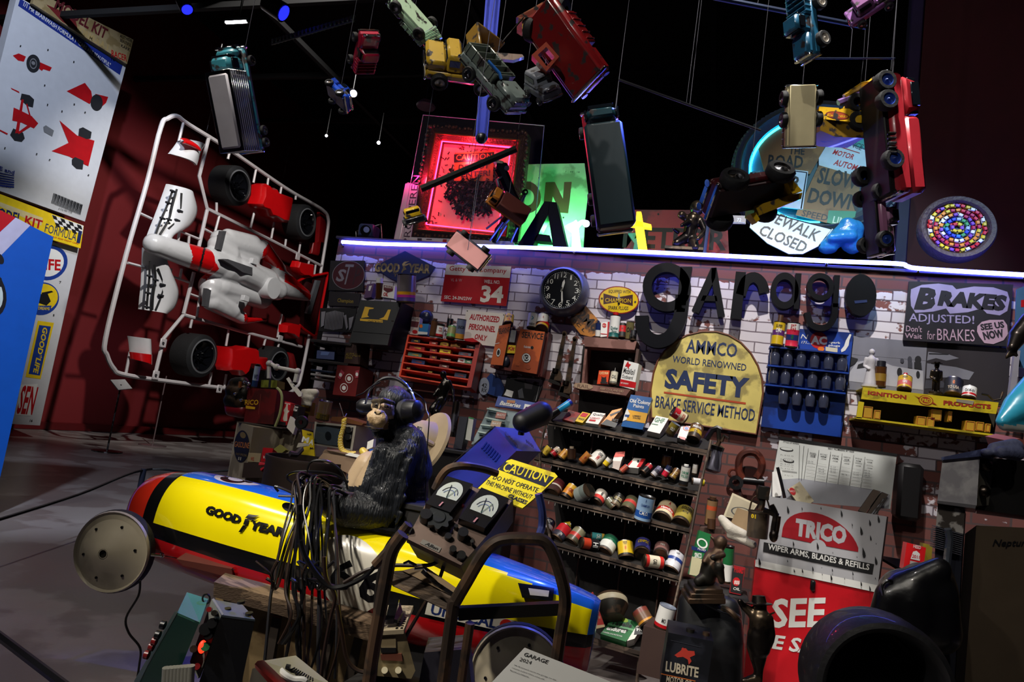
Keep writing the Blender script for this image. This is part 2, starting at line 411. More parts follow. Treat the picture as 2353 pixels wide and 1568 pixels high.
TOPZ = 2.33
struct(MB().box((.13,D+.2,TOPZ/2),(5.76,.4,TOPZ),brick_mat(),0),'wall_garage')
struct(MB().box((.13,D+.4,TOPZ+.01),(5.8,.84,.02),M('ledge_board','#3a3440',.6),.004),'trim_2')
# neon tube along the ledge edge
NEON = M('blue_white_neon','#5a62ff',emit=26)
t = thing('neon_light_tube','long glowing blue-white neon tube along the top edge of the brick wall','neon light',(-.4,D-.03,TOPZ))
pa = [onY(x,y,D-.03) for x,y in ((786,556),(880,561),(1100,566),(1320,573),(1520,581),(1720,591),(1900,600),(2060,606),(2084,612),(2110,617),(2230,625),(2353,632),(2500,642))]
MB().tube(spline(pa,4),.013,NEON,8).build('glass_tube',t)
mb = MB()
for i in (0,3,6,9,11): mb.box(pa[i]+V((0,.015,-.02)),(.012,.04,.012),CHROME)
mb.build('clip',t)
# ceiling gear
mb = MB()
for y,z in ((7,6.2),(9.5,6.6),(12,7)): mb.box((-3,y,z),(16,.07,.09),M('black_steel','#050506',.9))
for x in (-6.5,-3.5,-.5): mb.box((x,10,6.4),(.08,12,.08),MATS['black_steel'])
o = struct(mb,'trim_3')
a,b = at(625,97,7),at(815,42,6.4)
mb = MB(); dv = (b-a)
for k in range(21):
    p = a+dv*(k/21); mb.box(p+dv/42,(.02,.05,.045),M('galvanised_strut','#6f7076',.5,.5),.004)
mb.tube([a+V((0,0,.022)),b+V((0,0,.022))],.011,MATS['galvanised_strut']); mb.tube([a-V((0,0,.022)),b-V((0,0,.022))],.011,MATS['galvanised_strut'])
single(mb,'slotted_ceiling_rail','grey slotted metal rail hung under the dark ceiling at top centre left','rail')
LAMPW = M('lamp_lens','#f4f2ff',emit=14); LAMPB = M('blue_lamp_lens','#1a20ff',emit=2.5)
def track_spot(q,t,aim,rad,lens,label,strip=False):
    p = at(*q,t); d = (V(aim)-p).normalized(); o = thing('ceiling_spotlight',label,'spotlight',p,None)
    mb = MB()
    if strip: mb.box(p,(.3,.04,.05),BLACK); mb.build('housing',o); MB().box(p-V((0,.012,.022)),(.27,.03,.02),lens).build('lens',o)
    else:
        mb.cyl(p-d*rad*2.6,p,rad*1.05,BLACK,rad*1.15); mb.build('housing',o)
        MB().cyl(p-d*.004,p+d*.006,rad*.9,lens).build('lens',o)
    MB().cyl(p-d*rad*1.5,p-d*rad*1.5+V((0,0,.5)),.012,BLACK).build('stem',o)
    return o
track_spot((490,190),8.5,(-3,2,1),.055,LAMPW,'bright white ceiling spotlight left of the blue toy truck')
track_spot((545,48),7.5,(-3,2,1),.06,LAMPW,'thin white light strip on the ceiling near the top left',True)
track_spot((652,30),6.5,(-1,6,3),.08,LAMPB,'blue-lit track spotlight beside the slotted ceiling rail')
track_spot((812,215),9,(0,2,1),.05,LAMPW,'far white spotlight just behind the small blue toy truck')
track_spot((870,328),11,(-2,2,1),.03,LAMPW,'tiny far ceiling spotlight left of the red neon artwork')
track_spot((750,312),12,(-2,2,1),.025,LAMPW,'tiny far ceiling spotlight below the blue toy truck')
track_spot((430,22),7,(-3,5,2),.06,LAMPB,'blue-lit ceiling spotlight at the top left edge')
p = at(978,248,7); t = thing('ceiling_speaker','pale round speaker disc above the red neon artwork','speaker',p)
MB().lathe([(.0005,0),(.09,.0),(.1,.02),(.06,.07),(.0005,.08)],M('pale_plastic','#9a8088',.5),20,axisT(p,(0,0,1))).build('cone',t)
MB().cyl(p+V((0,0,.07)),p+V((0,0,.5)),.01,BLACK).build('stem',t)
# ---------------------------------------------------------------- the giant model kit by the red wall
VINYL = M('white_vinyl','#c9cdd4',.22,var=.05,bump=.12,bscale=5,coat=.4)
PX98 = PX(-9.8); Zp = Z(3.015,0,0)
KR = M('kit_red','#b5121b',.4); KB = M('print_blue','#1a2f86',.5); KD = M('print_dark','#23252a',.5); GO = M('faded_gold','#b39a62',.6,wear=('#7d6a48',.4,6))
def carprint(x,y,k):                                     # a little red printed part with dark wheels
    return [('q',[(x+a*k,y+b*k) for a,b in P],m) for P,m in (
        (((-60,10),(-10,-35),(60,5),(40,40),(-20,30)),KR),(((-70,-5),(-58,-25),(-30,-10),(-40,8)),KR))]
items = [('q',[(140,-10),(850,452),(830,520),(125,40)],KB),
    ('t','1/1 MR BRAINWASH FORMULA 1 "CARS ARE BEAUTIFUL"',(160,40),(762,466),34,WHITE,.015,0),
    ('q',[(88,385),(130,370),(180,392),(165,428),(125,420)],KR),('q',[(275,430),(360,468),(345,494),(300,480),(290,492),(272,478)],KR),
    ('e',(231,441),(278,446),(233,378),KD),('o',(231,441),(256,444),(232,404),.8,GREY),('e',(231,437),(244,440),(231,424),GREY),
    ('q',[(462,632),(588,574),(632,632),(640,680),(622,722)],KR),('q',[(660,650),(750,672),(735,712),(700,745),(680,700)],KR),('e',(670,712),(712,716),(672,655),KD),
    ('q',[(75,608),(132,634),(135,646),(80,618)],KR),
    ('q',[(150,648),(205,660),(237,690),(228,745),(190,735),(140,690)],KD),('q',[(92,890),(160,920),(172,960),(150,984),(100,975),(70,935)],KD),
    ('q',[(95,745),(150,770),(220,805),(265,855),(235,890),(150,850),(85,835)],KR),('q',[(148,690),(165,690),(130,920),(105,925)],KR),('q',[(180,720),(190,720),(215,810),(205,810)],KR),('q',[(195,865),(210,880),(130,930),(120,920)],KR),
    ('q',[(300,880),(318,868),(374,905),(362,946),(305,915)],M('print_grey','#74777c',.5)),
    ('q',[(412,835),(535,940),(655,975),(612,1152),(585,1140),(480,1085),(358,1047),(475,990)],KR),
    ('q',[(548,892),(575,882),(635,915),(628,960),(600,965),(543,940)],KD),('q',[(498,1105),(520,1088),(580,1115),(572,1175),(530,1170),(498,1140)],KD),
    ('q',[(0,898),(55,925),(50,934),(0,908)],KR),
    ('t','LE and',(-30,1172),(98,1212),30,KB,.02,0),('t','DREAMS',(-20,1290),(76,1306),14,KB,.02)]
for k in range(6): items.append(('q',[(-40,1188+k*17),(98,1216+k*15),(98,1222+k*15+k),(-40,1196+k*17+k)],KB))
for k in range(28):
    u = k/28; items.append(('q',[(372+205*u,1338+82*u),(372+205*(u+.02+.014*((k*7) % 3)/2),1338+82*(u+.02)),(356+205*(u+.018),1408+82*(u+.02)),(356+205*u,1408+82*u)],KD))
items.append(('t','4 710 900 1726',(405,1452),(500,1478),14,KD,0))
for k,(a,b) in enumerate(((143,317),(333,344),(512,427),(310,590),(515,722),(590,778),(35,1024),(255,1066),(345,1106),(614,1213),(330,724),(430,770))): items.append(('e',(a,b),(a+5,b),(a,b-5),KD))
panel('kit_bag_poster','tall glossy white poster of red racing car parts hanging on the red wall','poster',
      [(118,-30),(880,432),(588,1536),(-190,1255),(-10,480)],PX98,.12,VINYL,items,Zp,None,'bag','printing')
panel('kit_header_card','cream header card with red lettering above the white parts poster','sign',[(250,-60),(925,275),(880,445),(225,25)],PX(-9.72),.05,M('header_cream','#a8956c',.6,wear=('#8a774e',.4,5)),[
    ('q',[(320,30),(520,120),(540,215),(430,150)],M('header_red','#6d1518',.6)),
    ('t','MODEL KIT',(372,62),(740,282),92,M('letter_maroon','#58101a',.6),.03,.25),('t','FORMULA 1',(530,222),(745,352),50,GO,.03,0),('t','RACER',(772,390),(880,428),46,KR,.02,0),
    ('t','AUTHOR',(830,258),(915,296),22,INK),('t','BEAUTIFUL',(832,288),(908,326),22,INK),('t','KARK',(838,325),(900,358),22,INK)],Zp)
Zq = Z(2.529,0,420); P97 = PX(-9.7)
hdr = [('q',[(-60,90),(250,205),(240,250),(-60,110)],M('header_cream2','#d8c58a',.6)),
    ('t','MODEL',(-60,190),(120,240),62,NAVY,.03),('t','KIT',(140,242),(240,272),54,KR,.03),('t','FORMULA',(258,286),(440,340),52,NAVY,.0),('t','1',(444,348),(464,354),74,NAVY,.02),
    ('t','READY TO BUILD AND PAINT CARS',(205,290),(455,360),9,KR)]
for i in range(7):
    for j in range(3):
        if (i+j) % 2 == 0 and 305+i*24+j*14 < 470: hdr.append(('q',[(303+i*24+j*8,187+i*9+j*22),(327+i*24+j*8,196+i*9+j*22),(335+i*24+j*8,219+i*9+j*22),(311+i*24+j*8,210+i*9+j*22)],INK if j != 1 else INK))
panel('model_kit_banner','yellow header board with chequered corner above the sticker sheet','sign',[(-80,35),(487,250),(468,382),(-80,215)],PX(-9.6),.06,YEL,hdr[:1]+[('q',[(300,185),(486,250),(478,300),(325,245)],WHITE)]+hdr[1:],Zq)
STB = M('sticker_blue','#1c3a8c',.4)
panel('sticker_sheet','tall white sheet of oval and oblong stickers behind the blue board','sticker sheet',[(200,320),(460,380),(232,1412),(20,1400)],P97,.03,M('sheet_white','#c4c5c8',.4,var=.05),[
    ('e',(285,465),(392,470),(300,362),STB),('e',(285,465),(370,470),(298,384),WHITE),('t','LIFE',(222,505),(352,512),66,KR,.03),
    ('e',(245,675),(342,685),(262,580),STB),('e',(245,668),(335,678),(262,588),YEL),('q',[(225,650),(275,640),(295,690),(270,715),(225,700)],INK),('q',[(240,640),(300,628),(310,636),(250,655)],INK),('q',[(215,715),(300,715),(290,748),(210,752)],STB),('t','DREAMS',(222,738),(288,742),18,YEL),
    ('q',[(220,802),(314,815),(236,1142),(148,1130)],YEL),('q',[(228,828),(296,836),(232,1122),(166,1112)],STB),
    ('t','GOOD*LIFE',(250,840),(190,1108),34,YEL,.03,.2),
    ('q',[(118,1175),(220,1170),(180,1356),(90,1352)],WHITE),('t','SEN',(92,1345),(186,1352),168,KR,.03),('t','16',(172,1390),(188,1391),14,INK),('t','8',(308,778),(316,778),14,INK),('t','7',(344,586),(356,587),14,INK)],Zq)
pl = PL(onX(123,545,-4.9),(.93,-.36,0))
panel('blue_display_board','large blue display board with white roundel cut by the left edge of the photo','board',[(-150,410),(123,545),(0,1100),(-20,1190),(-300,1150)],pl,.06,M('board_blue','#0b57b8',.45,var=.08),[
    ('q',[(-150,412),(36,500),(-40,570),(-150,640)],KR),('q',[(36,500),(70,518),(-20,610),(-60,640),(-60,590)],M('board_white','#bcb9cf',.5)),
    ('e',(-55,660),(15,690),(-50,590),INK),('e',(-57,660),(7,687),(-52,598),M('roundel','#c9d8d0',.5)),('e',(0,595),(9,602),(2,585),INK),('q',[(-12,632),(4,640),(3,660),(-12,655)],INK)])
# --- sprue frame with the full-size racing car parts
XS = -8.8; S3 = Z(2.305,220,240); PS = PX(XS)
def s3(a,b,off=0): return onX(*S3(a,b),XS+off)
spr = thing('giant_model_kit','giant white model kit frame holding red and white racing car parts before the red wall','model kit',(XS,9.5,1.2))
SPW = M('sprue_white','#c9c4c6',.4,var=.05); KW = M('kit_white','#d5d6d8',.25,var=.03,coat=.3); KRD = M('kit_gloss_red','#d40f14',.28,var=.06,coat=.4)
mb = MB(); R1 = .036
mb.tube(spline([s3(*q) for q in ((345,120),(380,76),(430,62),(490,105),(700,235),(1000,440),(1150,527),(1205,562),(1230,600),(1225,690),(1160,1070),(1090,1430),(1060,1500),(1000,1535),(860,1525),(715,1508),(400,1470),(150,1432),(95,1400),(60,1330),(52,1240),(160,800),(270,420))],5,True),R1,SPW,8,True)
for L_ in (((600,170),(548,380),(590,552),(900,705),(1195,855)),((590,560),(545,760)),((1090,1285),(760,1200),(465,1115),(360,1240),(310,1450)),((465,1110),(520,890))): mb.tube([s3(*q) for q in L_],R1*.9,SPW,7)
mb.build('frame',spr)
for a,b,cc,d in ((465,95,440,195),(710,250,700,290),(850,340,835,415),(915,385,905,460),(985,430,975,490),(1060,480,1058,505),(230,575,295,605),(170,840,255,862),(655,590,610,760),(575,660,632,690),(840,570,820,655),(945,625,930,710),(435,668,552,715),(443,670,435,735),(495,695,490,750),(385,905,500,945),(455,870,445,925),(400,870,390,910),(495,1003,557,1025),(560,950,535,1130),(510,1140,500,1185),(705,1190,690,1280),(815,1215,805,1290),(900,1240,890,1278),(972,1260,965,1290),(612,1420,600,1490),(692,1430,680,1500),(1085,730,1075,790),(1008,715,1003,750),(182,1310,160,1425),(640,520,640,580),(1130,830,1115,910),(1165,850,1158,900),(985,1110,962,1235)): MB().tube([s3(a,b),s3(cc,d)],R1*.62,SPW,6).build('runner',spr)
mb = MB()
for a,b in ((357,1265),(318,1435),(655,1508)):
    mb.box((0,0,0),(.03,.13,.15),SPW,.01,Matrix.Translation(s3(a,b,.05))); mb.cyl(s3(a,b,.065),s3(a,b,.075),.022,INK)
for a,b in ((1070,808),(978,1242)): mb.box(s3(a,b,.05),(.03,.14,.14),SPW,.01)
mb.build('number_tag',spr)
def f1wheel(q,r,wd):
    f = s3(*q,.2); T = axisT(f-V((wd,0,0)),(1,0,0),V((0,0,1)))
    w_ = MB(T).lathe([(r*.6,0),(r*.9,0),(r*.985,.03),(r,.08),(r,wd-.08),(r*.985,wd-.03),(r*.8,wd+.005),(r*.73,wd+.01),(r*.7,wd-.02)],[RUBBER]*5+[M('tyre_side','#1c1d20',.6),M('tyre_ring','#6a6c70',.4,var=.05),RUBBER],36).build('wheel',spr)
    mb = MB(T).lathe([(r*.7,wd-.02),(r*.66,wd-.06),(r*.3,wd-.14),(r*.28,wd-.08),(.0005,wd-.07)],M('rim_black','#0b0c10',.12,coat=.6,var=.05),30)
    for k in range(8):
        a = k*math.pi/4; mb.cyl((r*.18*math.cos(a),r*.18*math.sin(a),wd-.075),(r*.18*math.cos(a),r*.18*math.sin(a),wd-.05),r*.035,M('rim_black','#0b0c10'))
        mb.cyl((r*.3*math.cos(a),r*.3*math.sin(a),wd-.10),(r*.62*math.cos(a+.12),r*.62*math.sin(a+.12),wd-.07),r*.05,M('rim_black','#0b0c10'),n=6)
    mb.build('rim',w_)
f1wheel((763,432),.36,.42); f1wheel((1122,625),.37,.40); f1wheel((572,1335),.38,.42); f1wheel((972,1385),.38,.40)
def plate(name,pts,mats,th=.16,off=0,fold=0):         # thick traced body panel with rounded front edge
    P = [s3(a,b,off) for a,b in pts]; ce = sum(P,V())/len(P); d = V((th,0,0))
    mb = MB(); n = len(P); F = [ce+(p-ce)*.86+d for p in P]; M1 = [p+d*.7 for p in P]
    mb.add(P+M1+F,[list(range(n))[::-1]]+[[i,(i+1) % n,n+(i+1) % n,n+i] for i in range(n)]+[[n+i,n+(i+1) % n,2*n+(i+1) % n,2*n+i] for i in range(n)]+[[2*n+i for i in range(n)]],mats)
    return mb.build(name,spr,50)
plate('side_panel',[(825,425),(850,418),(865,438),(895,440),(905,460),(990,492),(990,510),(968,625),(940,622),(900,600),(868,590),(850,555),(815,545),(803,525),(822,480)],KRD,.3)
plate('side_panel',[(638,1278),(660,1286),(720,1282),(740,1276),(770,1284),(802,1290),(806,1338),(858,1336),(850,1404),(830,1398),(812,1370),(756,1366),(742,1412),(722,1432),(700,1408),(640,1405),(632,1380),(640,1330)],KRD,.3)
plate('bracket_panel',[(1028,860),(1040,828),(1062,835),(1120,845),(1115,918),(1090,905),(1065,905),(1040,890)],KRD,.2)
plate('bracket_panel',[(970,1165),(1000,1155),(1050,1165),(1040,1238),(1010,1215),(965,1205)],KRD,.2)
plate('barge_panel',[(1172,570),(1210,590),(1195,735),(1175,730),(1165,800),(1125,790),(1135,735),(1160,730)],M('kit_deep_red','#8e0d12',.4),.1,-.25)
plate('barge_panel',[(1000,1310),(1030,1318),(1050,1400),(1035,1420),(1010,1380)],M('kit_deep_red','#8e0d12',.4),.1,-.2)
# front wing (two blades), nose, tub, rear wing
def sheet(name,top,bot,n,bow,th,mat,off=0):         # curved sheet between two edges
    A = spline([s3(*q,off) for q in top],n); B = spline([s3(*q,off) for q in bot],n); k = min(len(A),len(B)); m_ = 8; vs = []; fs = []
    for i in range(k):
        for j in range(m_+1): t = j/m_; vs.append(A[i].lerp(B[i],t)+V((bow*math.sin(math.pi*t)+.12*t,0,0)))
    N = len(vs); vs += [p-V((th,0,0)) for p in vs]; q = m_+1
    for i in range(k-1):
        for j in range(m_): a = i*q+j; fs += [[a,a+1,a+q+1,a+q],[N+a,N+a+q,N+a+q+1,N+a+1]]
    for i in range(k-1): fs += [[i*q,i*q+q,N+i*q+q,N+i*q],[i*q+m_,N+i*q+m_,N+i*q+q+m_,i*q+q+m_]]
    for j in range(m_): fs += [[j,N+j,N+j+1,j+1],[(k-1)*q+j,(k-1)*q+j+1,N+(k-1)*q+j+1,N+(k-1)*q+j]]
    return MB().add(vs,fs,mat).build(name,spr,60)
wg = sheet('front_wing',[(385,422),(350,520),(312,620),(285,690),(270,740)],[(487,472),(508,562),(470,640),(385,690),(370,720)],5,.16,.05,KW)
wg2 = sheet('front_wing',[(258,760),(255,850),(250,960),(243,1030),(238,1086)],[(345,835),(372,890),(408,985),(392,1065),(348,1108)],5,.16,.05,KW)
mb = MB()
for L_ in (((408,455),(384,525),(350,605),(318,690)),((430,450),(405,545),(388,610),(340,690)),((455,470),(447,565),(430,615),(385,660))): mb.tube(spline([s3(a,b,.17) for a,b in L_],4),.018,INK,5)
for a,b in ((408,460),(384,522),(447,565),(354,604),(388,610),(432,614)): mb.box(s3(a,b,.19),(.05,.09,.03),KD,.005)
mb.build('slot',wg)
mb = MB()
for L_ in (((288,830),(284,920),(276,1010),(270,1085)),((312,850),(317,930),(305,1010),(300,1090)),((330,870),(355,955),(345,1020),(318,1090))): mb.tube(spline([s3(a,b,.17) for a,b in L_],4),.018,INK,5)
for a,b in ((286,910),(317,930),(355,955),(345,1012),(278,1000),(274,1075)): mb.box(s3(a,b,.19),(.05,.09,.03),KD,.005)
mb.build('slot',wg2)
def cap(a,ra,b,rb,oa=.25,ob=.25):
    return ('c',s3(*a,oa),ra*.0036,s3(*b,ob),rb*.0036)
def s3y(p):                                                # back to zoom coordinates
    d = p-CAMP; z = d.dot(FW); return ((1176.5+FPX*d.dot(RT)/z-220)*2.305,(784-FPX*d.dot(UP)/z-240)*2.305)
def inpoly(q,P):
    x,y = q; r = False; n = len(P)
    for i in range(n):
        (x1,y1),(x2,y2) = P[i],P[i-1]
        if (y1 > y) != (y2 > y) and x < (x2-x1)*(y-y1)/(y2-y1)+x1: r = not r
    return r
organic('nose_cone',[cap((308,740),46,(575,828),60)],.022,KW,spr,5,lambda p: (lambda q: KRD if q[0] > 500+abs(q[1]-805)*-.3+15 and not (572 < q[0]-(q[1]-760)*-.25 < 584) else (INK if 572 < q[0]+(q[1]-760)*.25 < 584 else KW))(s3y(p)))
tub = [cap((600,830),66,(720,870),72),cap((680,860),78,(900,940),74),cap((760,880),64,(960,985),56,.35,.35),cap((950,965),62,(1120,1020),26),
       cap((655,715),46,(860,770),52,.2,.2),cap((700,700),40,(830,735),44,.2,.2),cap((640,745),44,(700,800),60),cap((610,960),60,(740,1040),60,.15,.15),cap((600,1000),40,(720,1090),46,.2,.2),cap((700,760),50,(820,820),50,.15,.15),cap((610,1045),44,(770,1130),34,.2,.2),cap((660,960),60,(880,1030),56,.2,.2),cap((780,1145),20,(905,1140),8,.2,.15),
       cap((880,760),46,(985,870),26,.15,.15),cap((960,880),36,(1120,1000),18,.15,.15)]
RA = [(915,738),(960,775),(990,830),(1003,890),(880,822),(888,775)]; RB = [(1003,893),(1060,920),(1145,985),(1135,1040),(1075,985),(1000,940)]; RC = [(785,1110),(925,1120),(930,1165),(840,1180),(790,1175)]; RD = [(530,770),(600,775),(655,872),(585,930),(520,900)]
tb = organic('body_shell',tub,.022,KW,spr,6,lambda p: KRD if any(inpoly(s3y(p),q) for q in (RA,RB,RC,RD)) else KW)
mb = MB(); f = s3(945,975,.62); mb.lathe([(.0005,.0),(.2,0),(.21,-.02),(.2,-.35),(.0005,-.35)],KW,24,axisT(f,(1,0,0))); mb.build('roll_hoop',tb)
MB().prism([s3(a,b,.58) for a,b in ((672,822),(700,820),(830,865),(830,905),(780,890),(720,850))],(-.1,0,0),M('kit_shadow_grey','#4c4c50',.7)).build('cockpit_opening',tb)
mb = MB()
for a,b in ((835,832),(790,1028)): mb.box(s3(a,b,.5),(.08,.14,.1),KW)
mb.build('mirror',tb)
MB().prism([s3(a,b,.42) for a,b in ((672,672),(692,672),(668,772),(648,768))],(-.08,0,0),MATS['kit_shadow_grey']).build('air_inlet',tb)
MB().prism([s3(a,b,.4) for a,b in ((590,975),(612,985),(598,1075),(580,1070))],(-.08,0,0),MATS['kit_shadow_grey']).build('air_inlet',tb)
rw = MB().tube([s3(a,b,.1) for a,b in ((1030,960),(1115,914),(1228,894),(1226,920),(1168,1222),(1150,1225),(1100,1190),(1080,1170))],.03,KRD,6).build('rear_wing',spr)
MB().prism([s3(a,b,.05) for a,b in ((1115,914),(1228,894),(1168,1222),(1100,1190))],(-.1,0,0),M('wing_inside','#3a0a0e',.5)).build('wing_plate',rw)
MB().prism([s3(a,b,.2) for a,b in ((1172,932),(1192,934),(1140,1112),(1118,1108))],(-.06,0,0),M('wing_grey','#5a5c62',.5)).build('grey_strip',rw)
sheet('wing_flap',[(455,180),(425,225),(395,262)],[(548,212),(528,250),(505,322)],3,.12,.05,KW)
sheet('wing_flap_tip',[(456,180),(470,178),(490,183)],[(440,205),(490,225),(528,247)],3,.06,.05,KRD,.12)
sheet('wing_flap',[(180,1228),(186,1260),(192,1318)],[(262,1240),(264,1270),(266,1340)],3,.12,.05,KW)
sheet('wing_flap_tip',[(190,1312),(193,1330),(196,1350)],[(267,1322),(267,1345),(266,1376)],3,.1,.05,KRD,.1)
mb = MB()
for q in ((585,158),(735,258),(985,440),(1110,500)): p = s3(*q); mb.tube([p,p+V((.02,0,3.4))],.004,STEEL,4)
mb.build('suspension_wire',spr)
# label stand and clear stands
p = onX(278,884,-8.3); n = V((.75,-.3,.6)).normalized(); t = thing('label_stand','small white caption plate on thin stand before the giant model kit','caption stand',(p.x,p.y,0))
pl = PL(p,n); MB().prism([pl.hit(q) for q in ((254,873),(287,872),(304,893),(272,896))],-pl.n*.02,M('caption_white','#b9b7b8',.5)).build('plate',t)
MB().cyl((p.x,p.y,.02),p,.012,STEEL).build('post',t); MB().lathe([(.0005,0),(.2,0),(.2,.015),(.03,.03),(.0005,.03)],STEEL,24,Matrix.Translation((p.x,p.y,0))).build('base',t)
for q,lb in (((350,1025),'thin clear stand with round base under the giant model kit'),):
    g = onZ(*q,0); t = thing('display_stand',lb,'stand',g)
    MB().cyl(g,g+V((0,0,1.2)),.01,M('clear_acrylic','#6a5a5c',.15)).build('post',t); MB().lathe([(.0005,0),(.22,0),(.22,.015),(.03,.03),(.0005,.03)],M('clear_acrylic','#6a5a5c',.15),24,Matrix.Translation(g)).build('base',t)
# rope barrier
g = onZ(308,1190,0); tp = onY(327,1077,g.y)
t = thing('barrier_post','slim dark barrier post standing on the concrete left of the race car','barrier post',g)
MB().cyl(g,(g.x,g.y,tp.z),.022,M('post_black','#1a2030',.4)).build('pole',t); MB().lathe([(.0005,0),(.15,0),(.15,.012),(.03,.03),(.0005,.03)],BLACK,24,Matrix.Translation(g)).build('base',t)
e = at(-60,1212,3.6); e2 = onY(560,1079,g.y+.3); tq = V((g.x,g.y,tp.z-.01))
single(MB().tube(spline([e,e.lerp(tq,.5)-V((0,0,.02)),tq,tq.lerp(e2,.5)-V((0,0,.02)),e2],6),.01,BLACK,6),'barrier_rope','black barrier rope strung level from the slim post','rope')
single(MB().tube([onZ(-60,1418,.35),onZ(160,1585,.35)],.012,BLACK,6),'barrier_rope','black barrier rope crossing the bottom left corner of the photo','rope')
# ---------------------------------------------------------------- things along the ledge
Z6 = Z(3.919,880,240); Z7 = Z(3.92,1320,220); Z8 = Z(2.45,1600,0)
LZ = TOPZ+.02
REDLED = M('red_led','#ff1838',emit=22); GRNLED = M('green_led','#18ff50',emit=16); CYNLED = M('cyan_led','#22c8ff',emit=16)
# framed artwork in a clear case
py = 4.62; P_ = PL(onY(*Z6(800,1200),py),(0,-1,0))
fr = thing('framed_artwork','ornate framed heart of tools glowing red inside a clear case on the ledge','artwork',P_.hit(Z6(640,1225)))
def H6(a,b,off=0): return P_.hit(Z6(a,b),off)
ORN = M('ornate_gilt','#5c3a24',.35,.6,bump=.9,bscale=60)
O_ = [(425,195),(1308,262),(1200,1232),(232,1172)]; I_ = [(515,312),(1168,372),(1040,1162),(372,1092)]
mid = [tuple(.45*O_[i][k]+.55*I_[i][k] for k in (0,1)) for i in range(4)]
mb = MB().ring([H6(*q,.05) for q in O_],[H6(*q,.09) for q in mid],V((0,.09,0)),ORN)
mb.ring([H6(*q,.09) for q in mid],[H6(*q,.05) for q in I_],V((0,.09,0)),ORN)
for i in range(4):
    a,b = H6(*O_[i],.06),H6(*O_[(i+1) % 4],.06)
    for k in range(26): p = a.lerp(b,(k+.5)/26); mb.sph(p+V((random.uniform(-.008,.008),-.005,random.uniform(-.008,.008))),random.uniform(.011,.02),ORN,7,5)
for i in range(4): mb.tube([H6(*mid[i],.098),H6(*mid[(i+1) % 4],.098)],.008,M('gilt_edge','#a07a3a',.3,.9),6)
mb.build('frame',fr)
MB().prism([H6(*q,-.035) for q in I_],(0,.015,0),M('art_backing','#d9c9c4',.6)).build('backing',fr)
led = [(532,332),(1150,388),(1026,1150),(388,1080)]
MB().tube([H6(*q,.03) for q in (led[3],led[0],led[1])],.0065,REDLED,6).build('led_strip',fr)
MB().tube([H6(*q,.02) for q in (led[1],(1110,700),led[2],led[3])],.004,REDLED,6).build('led_strip',fr)
mb = MB(); TL = [M('tool_black','#161416',.35,.6),M('tool_dark','#2b2628',.3,.8),M('tool_steel','#6a6468',.3,.9)]
def wrench(mb,p,ang,L,m,n=V((0,-1,0))):
    x = V((math.cos(ang),0,math.sin(ang))); z = V((-math.sin(ang),0,math.cos(ang))); w = L*.09
    mb.prism([p-x*L*.5+z*w,p+x*L*.35+z*w,p+x*L*.5+z*w*2.2,p+x*L*.56+z*w,p+x*L*.44+z*w*.4,p+x*L*.44-z*w*.4,p+x*L*.56-z*w,p+x*L*.5-z*w*2.2,p+x*L*.35-z*w,p-x*L*.5-z*w],n*.008,m)
    mb.cyl(p-x*L*.5,p-x*L*.5+n*.009,w*2.1,m,n=8)
rs = random.Random(3); cnt = 0
ce = H6(830,850,-.02); sc = .36/ (H6(1200,850)-H6(840,850)).length*(H6(1200,850)-H6(840,850)).length
while cnt < 420:
    u,v_ = rs.uniform(-1.3,1.3),rs.uniform(-1.3,1.3)
    if (u*u+v_*v_-1)**3-u*u*v_**3 > 0: continue
    cnt += 1; p = ce+V((u*.215,-rs.uniform(0,.055)*(1.2-.6*math.hypot(u,v_)),v_*.19+.005)); wrench(mb,p,rs.uniform(0,6.3),rs.uniform(.03,.07),rs.choice(TL))
mb.build('tool_heart',fr,kind='stuff')
mb = MB()
for k in range(120):
    a,b = rs.uniform(.04,.96),rs.uniform(.03,.97)
    q = [(I_[0][i]*(1-a)+I_[1][i]*a)*(1-b)+(I_[3][i]*(1-a)+I_[2][i]*a)*b for i in (0,1)]
    if math.hypot((q[0]-830)/260,(q[1]-850)/250) < .9: continue
    wrench(mb,H6(q[0],q[1],-.028),rs.uniform(0,6.3),rs.uniform(.012,.03),rs.choice(TL))
mb.build('scattered_tools',fr,kind='stuff')
sg = MB().prism([H6(*q,.02) for q in ((645,440),(1000,415),(985,690),(640,690))],(0,.012,0),M('rusty_orange','#b3642a',.5)).build('caution_sign',fr)
mb = art(MB(),P_,[('q',[(640,450),(1000,430),(998,500),(640,525)],INK),('t','CAUTION',(655,505),(980,492),52,M('rusty_orange',''),.01),('t','DO NOT',(680,590),(955,578),48,INK,.03),('t','ENTER!',(705,660),(965,642),52,INK,.03)],.022,Z6); mb.build('lettering',sg)
CLR = M('clear_case','#a99aa8',.05,alpha=.06); EDG = M('case_edge','#c2a8c8',.15,var=.05,coat=.5)
K_ = [(362,95),(1452,192),(1352,1240),(150,1235)]; F4 = [H6(*q,.16) for q in K_]; B4 = [H6(*q,-.06) for q in K_]
mb = MB(); mb.poly(F4,CLR)
for i in range(4): mb.poly([F4[i],F4[(i+1) % 4],B4[(i+1) % 4],B4[i]],CLR)
cs = mb.build('clear_case',fr)
mb = MB(); mb.tube(F4,.004,EDG,5,True); mb.tube(B4,.004,EDG,5,True)
for a,b in zip(F4,B4): mb.tube([a,b],.004,EDG,5)
mb.build('edge',cs)
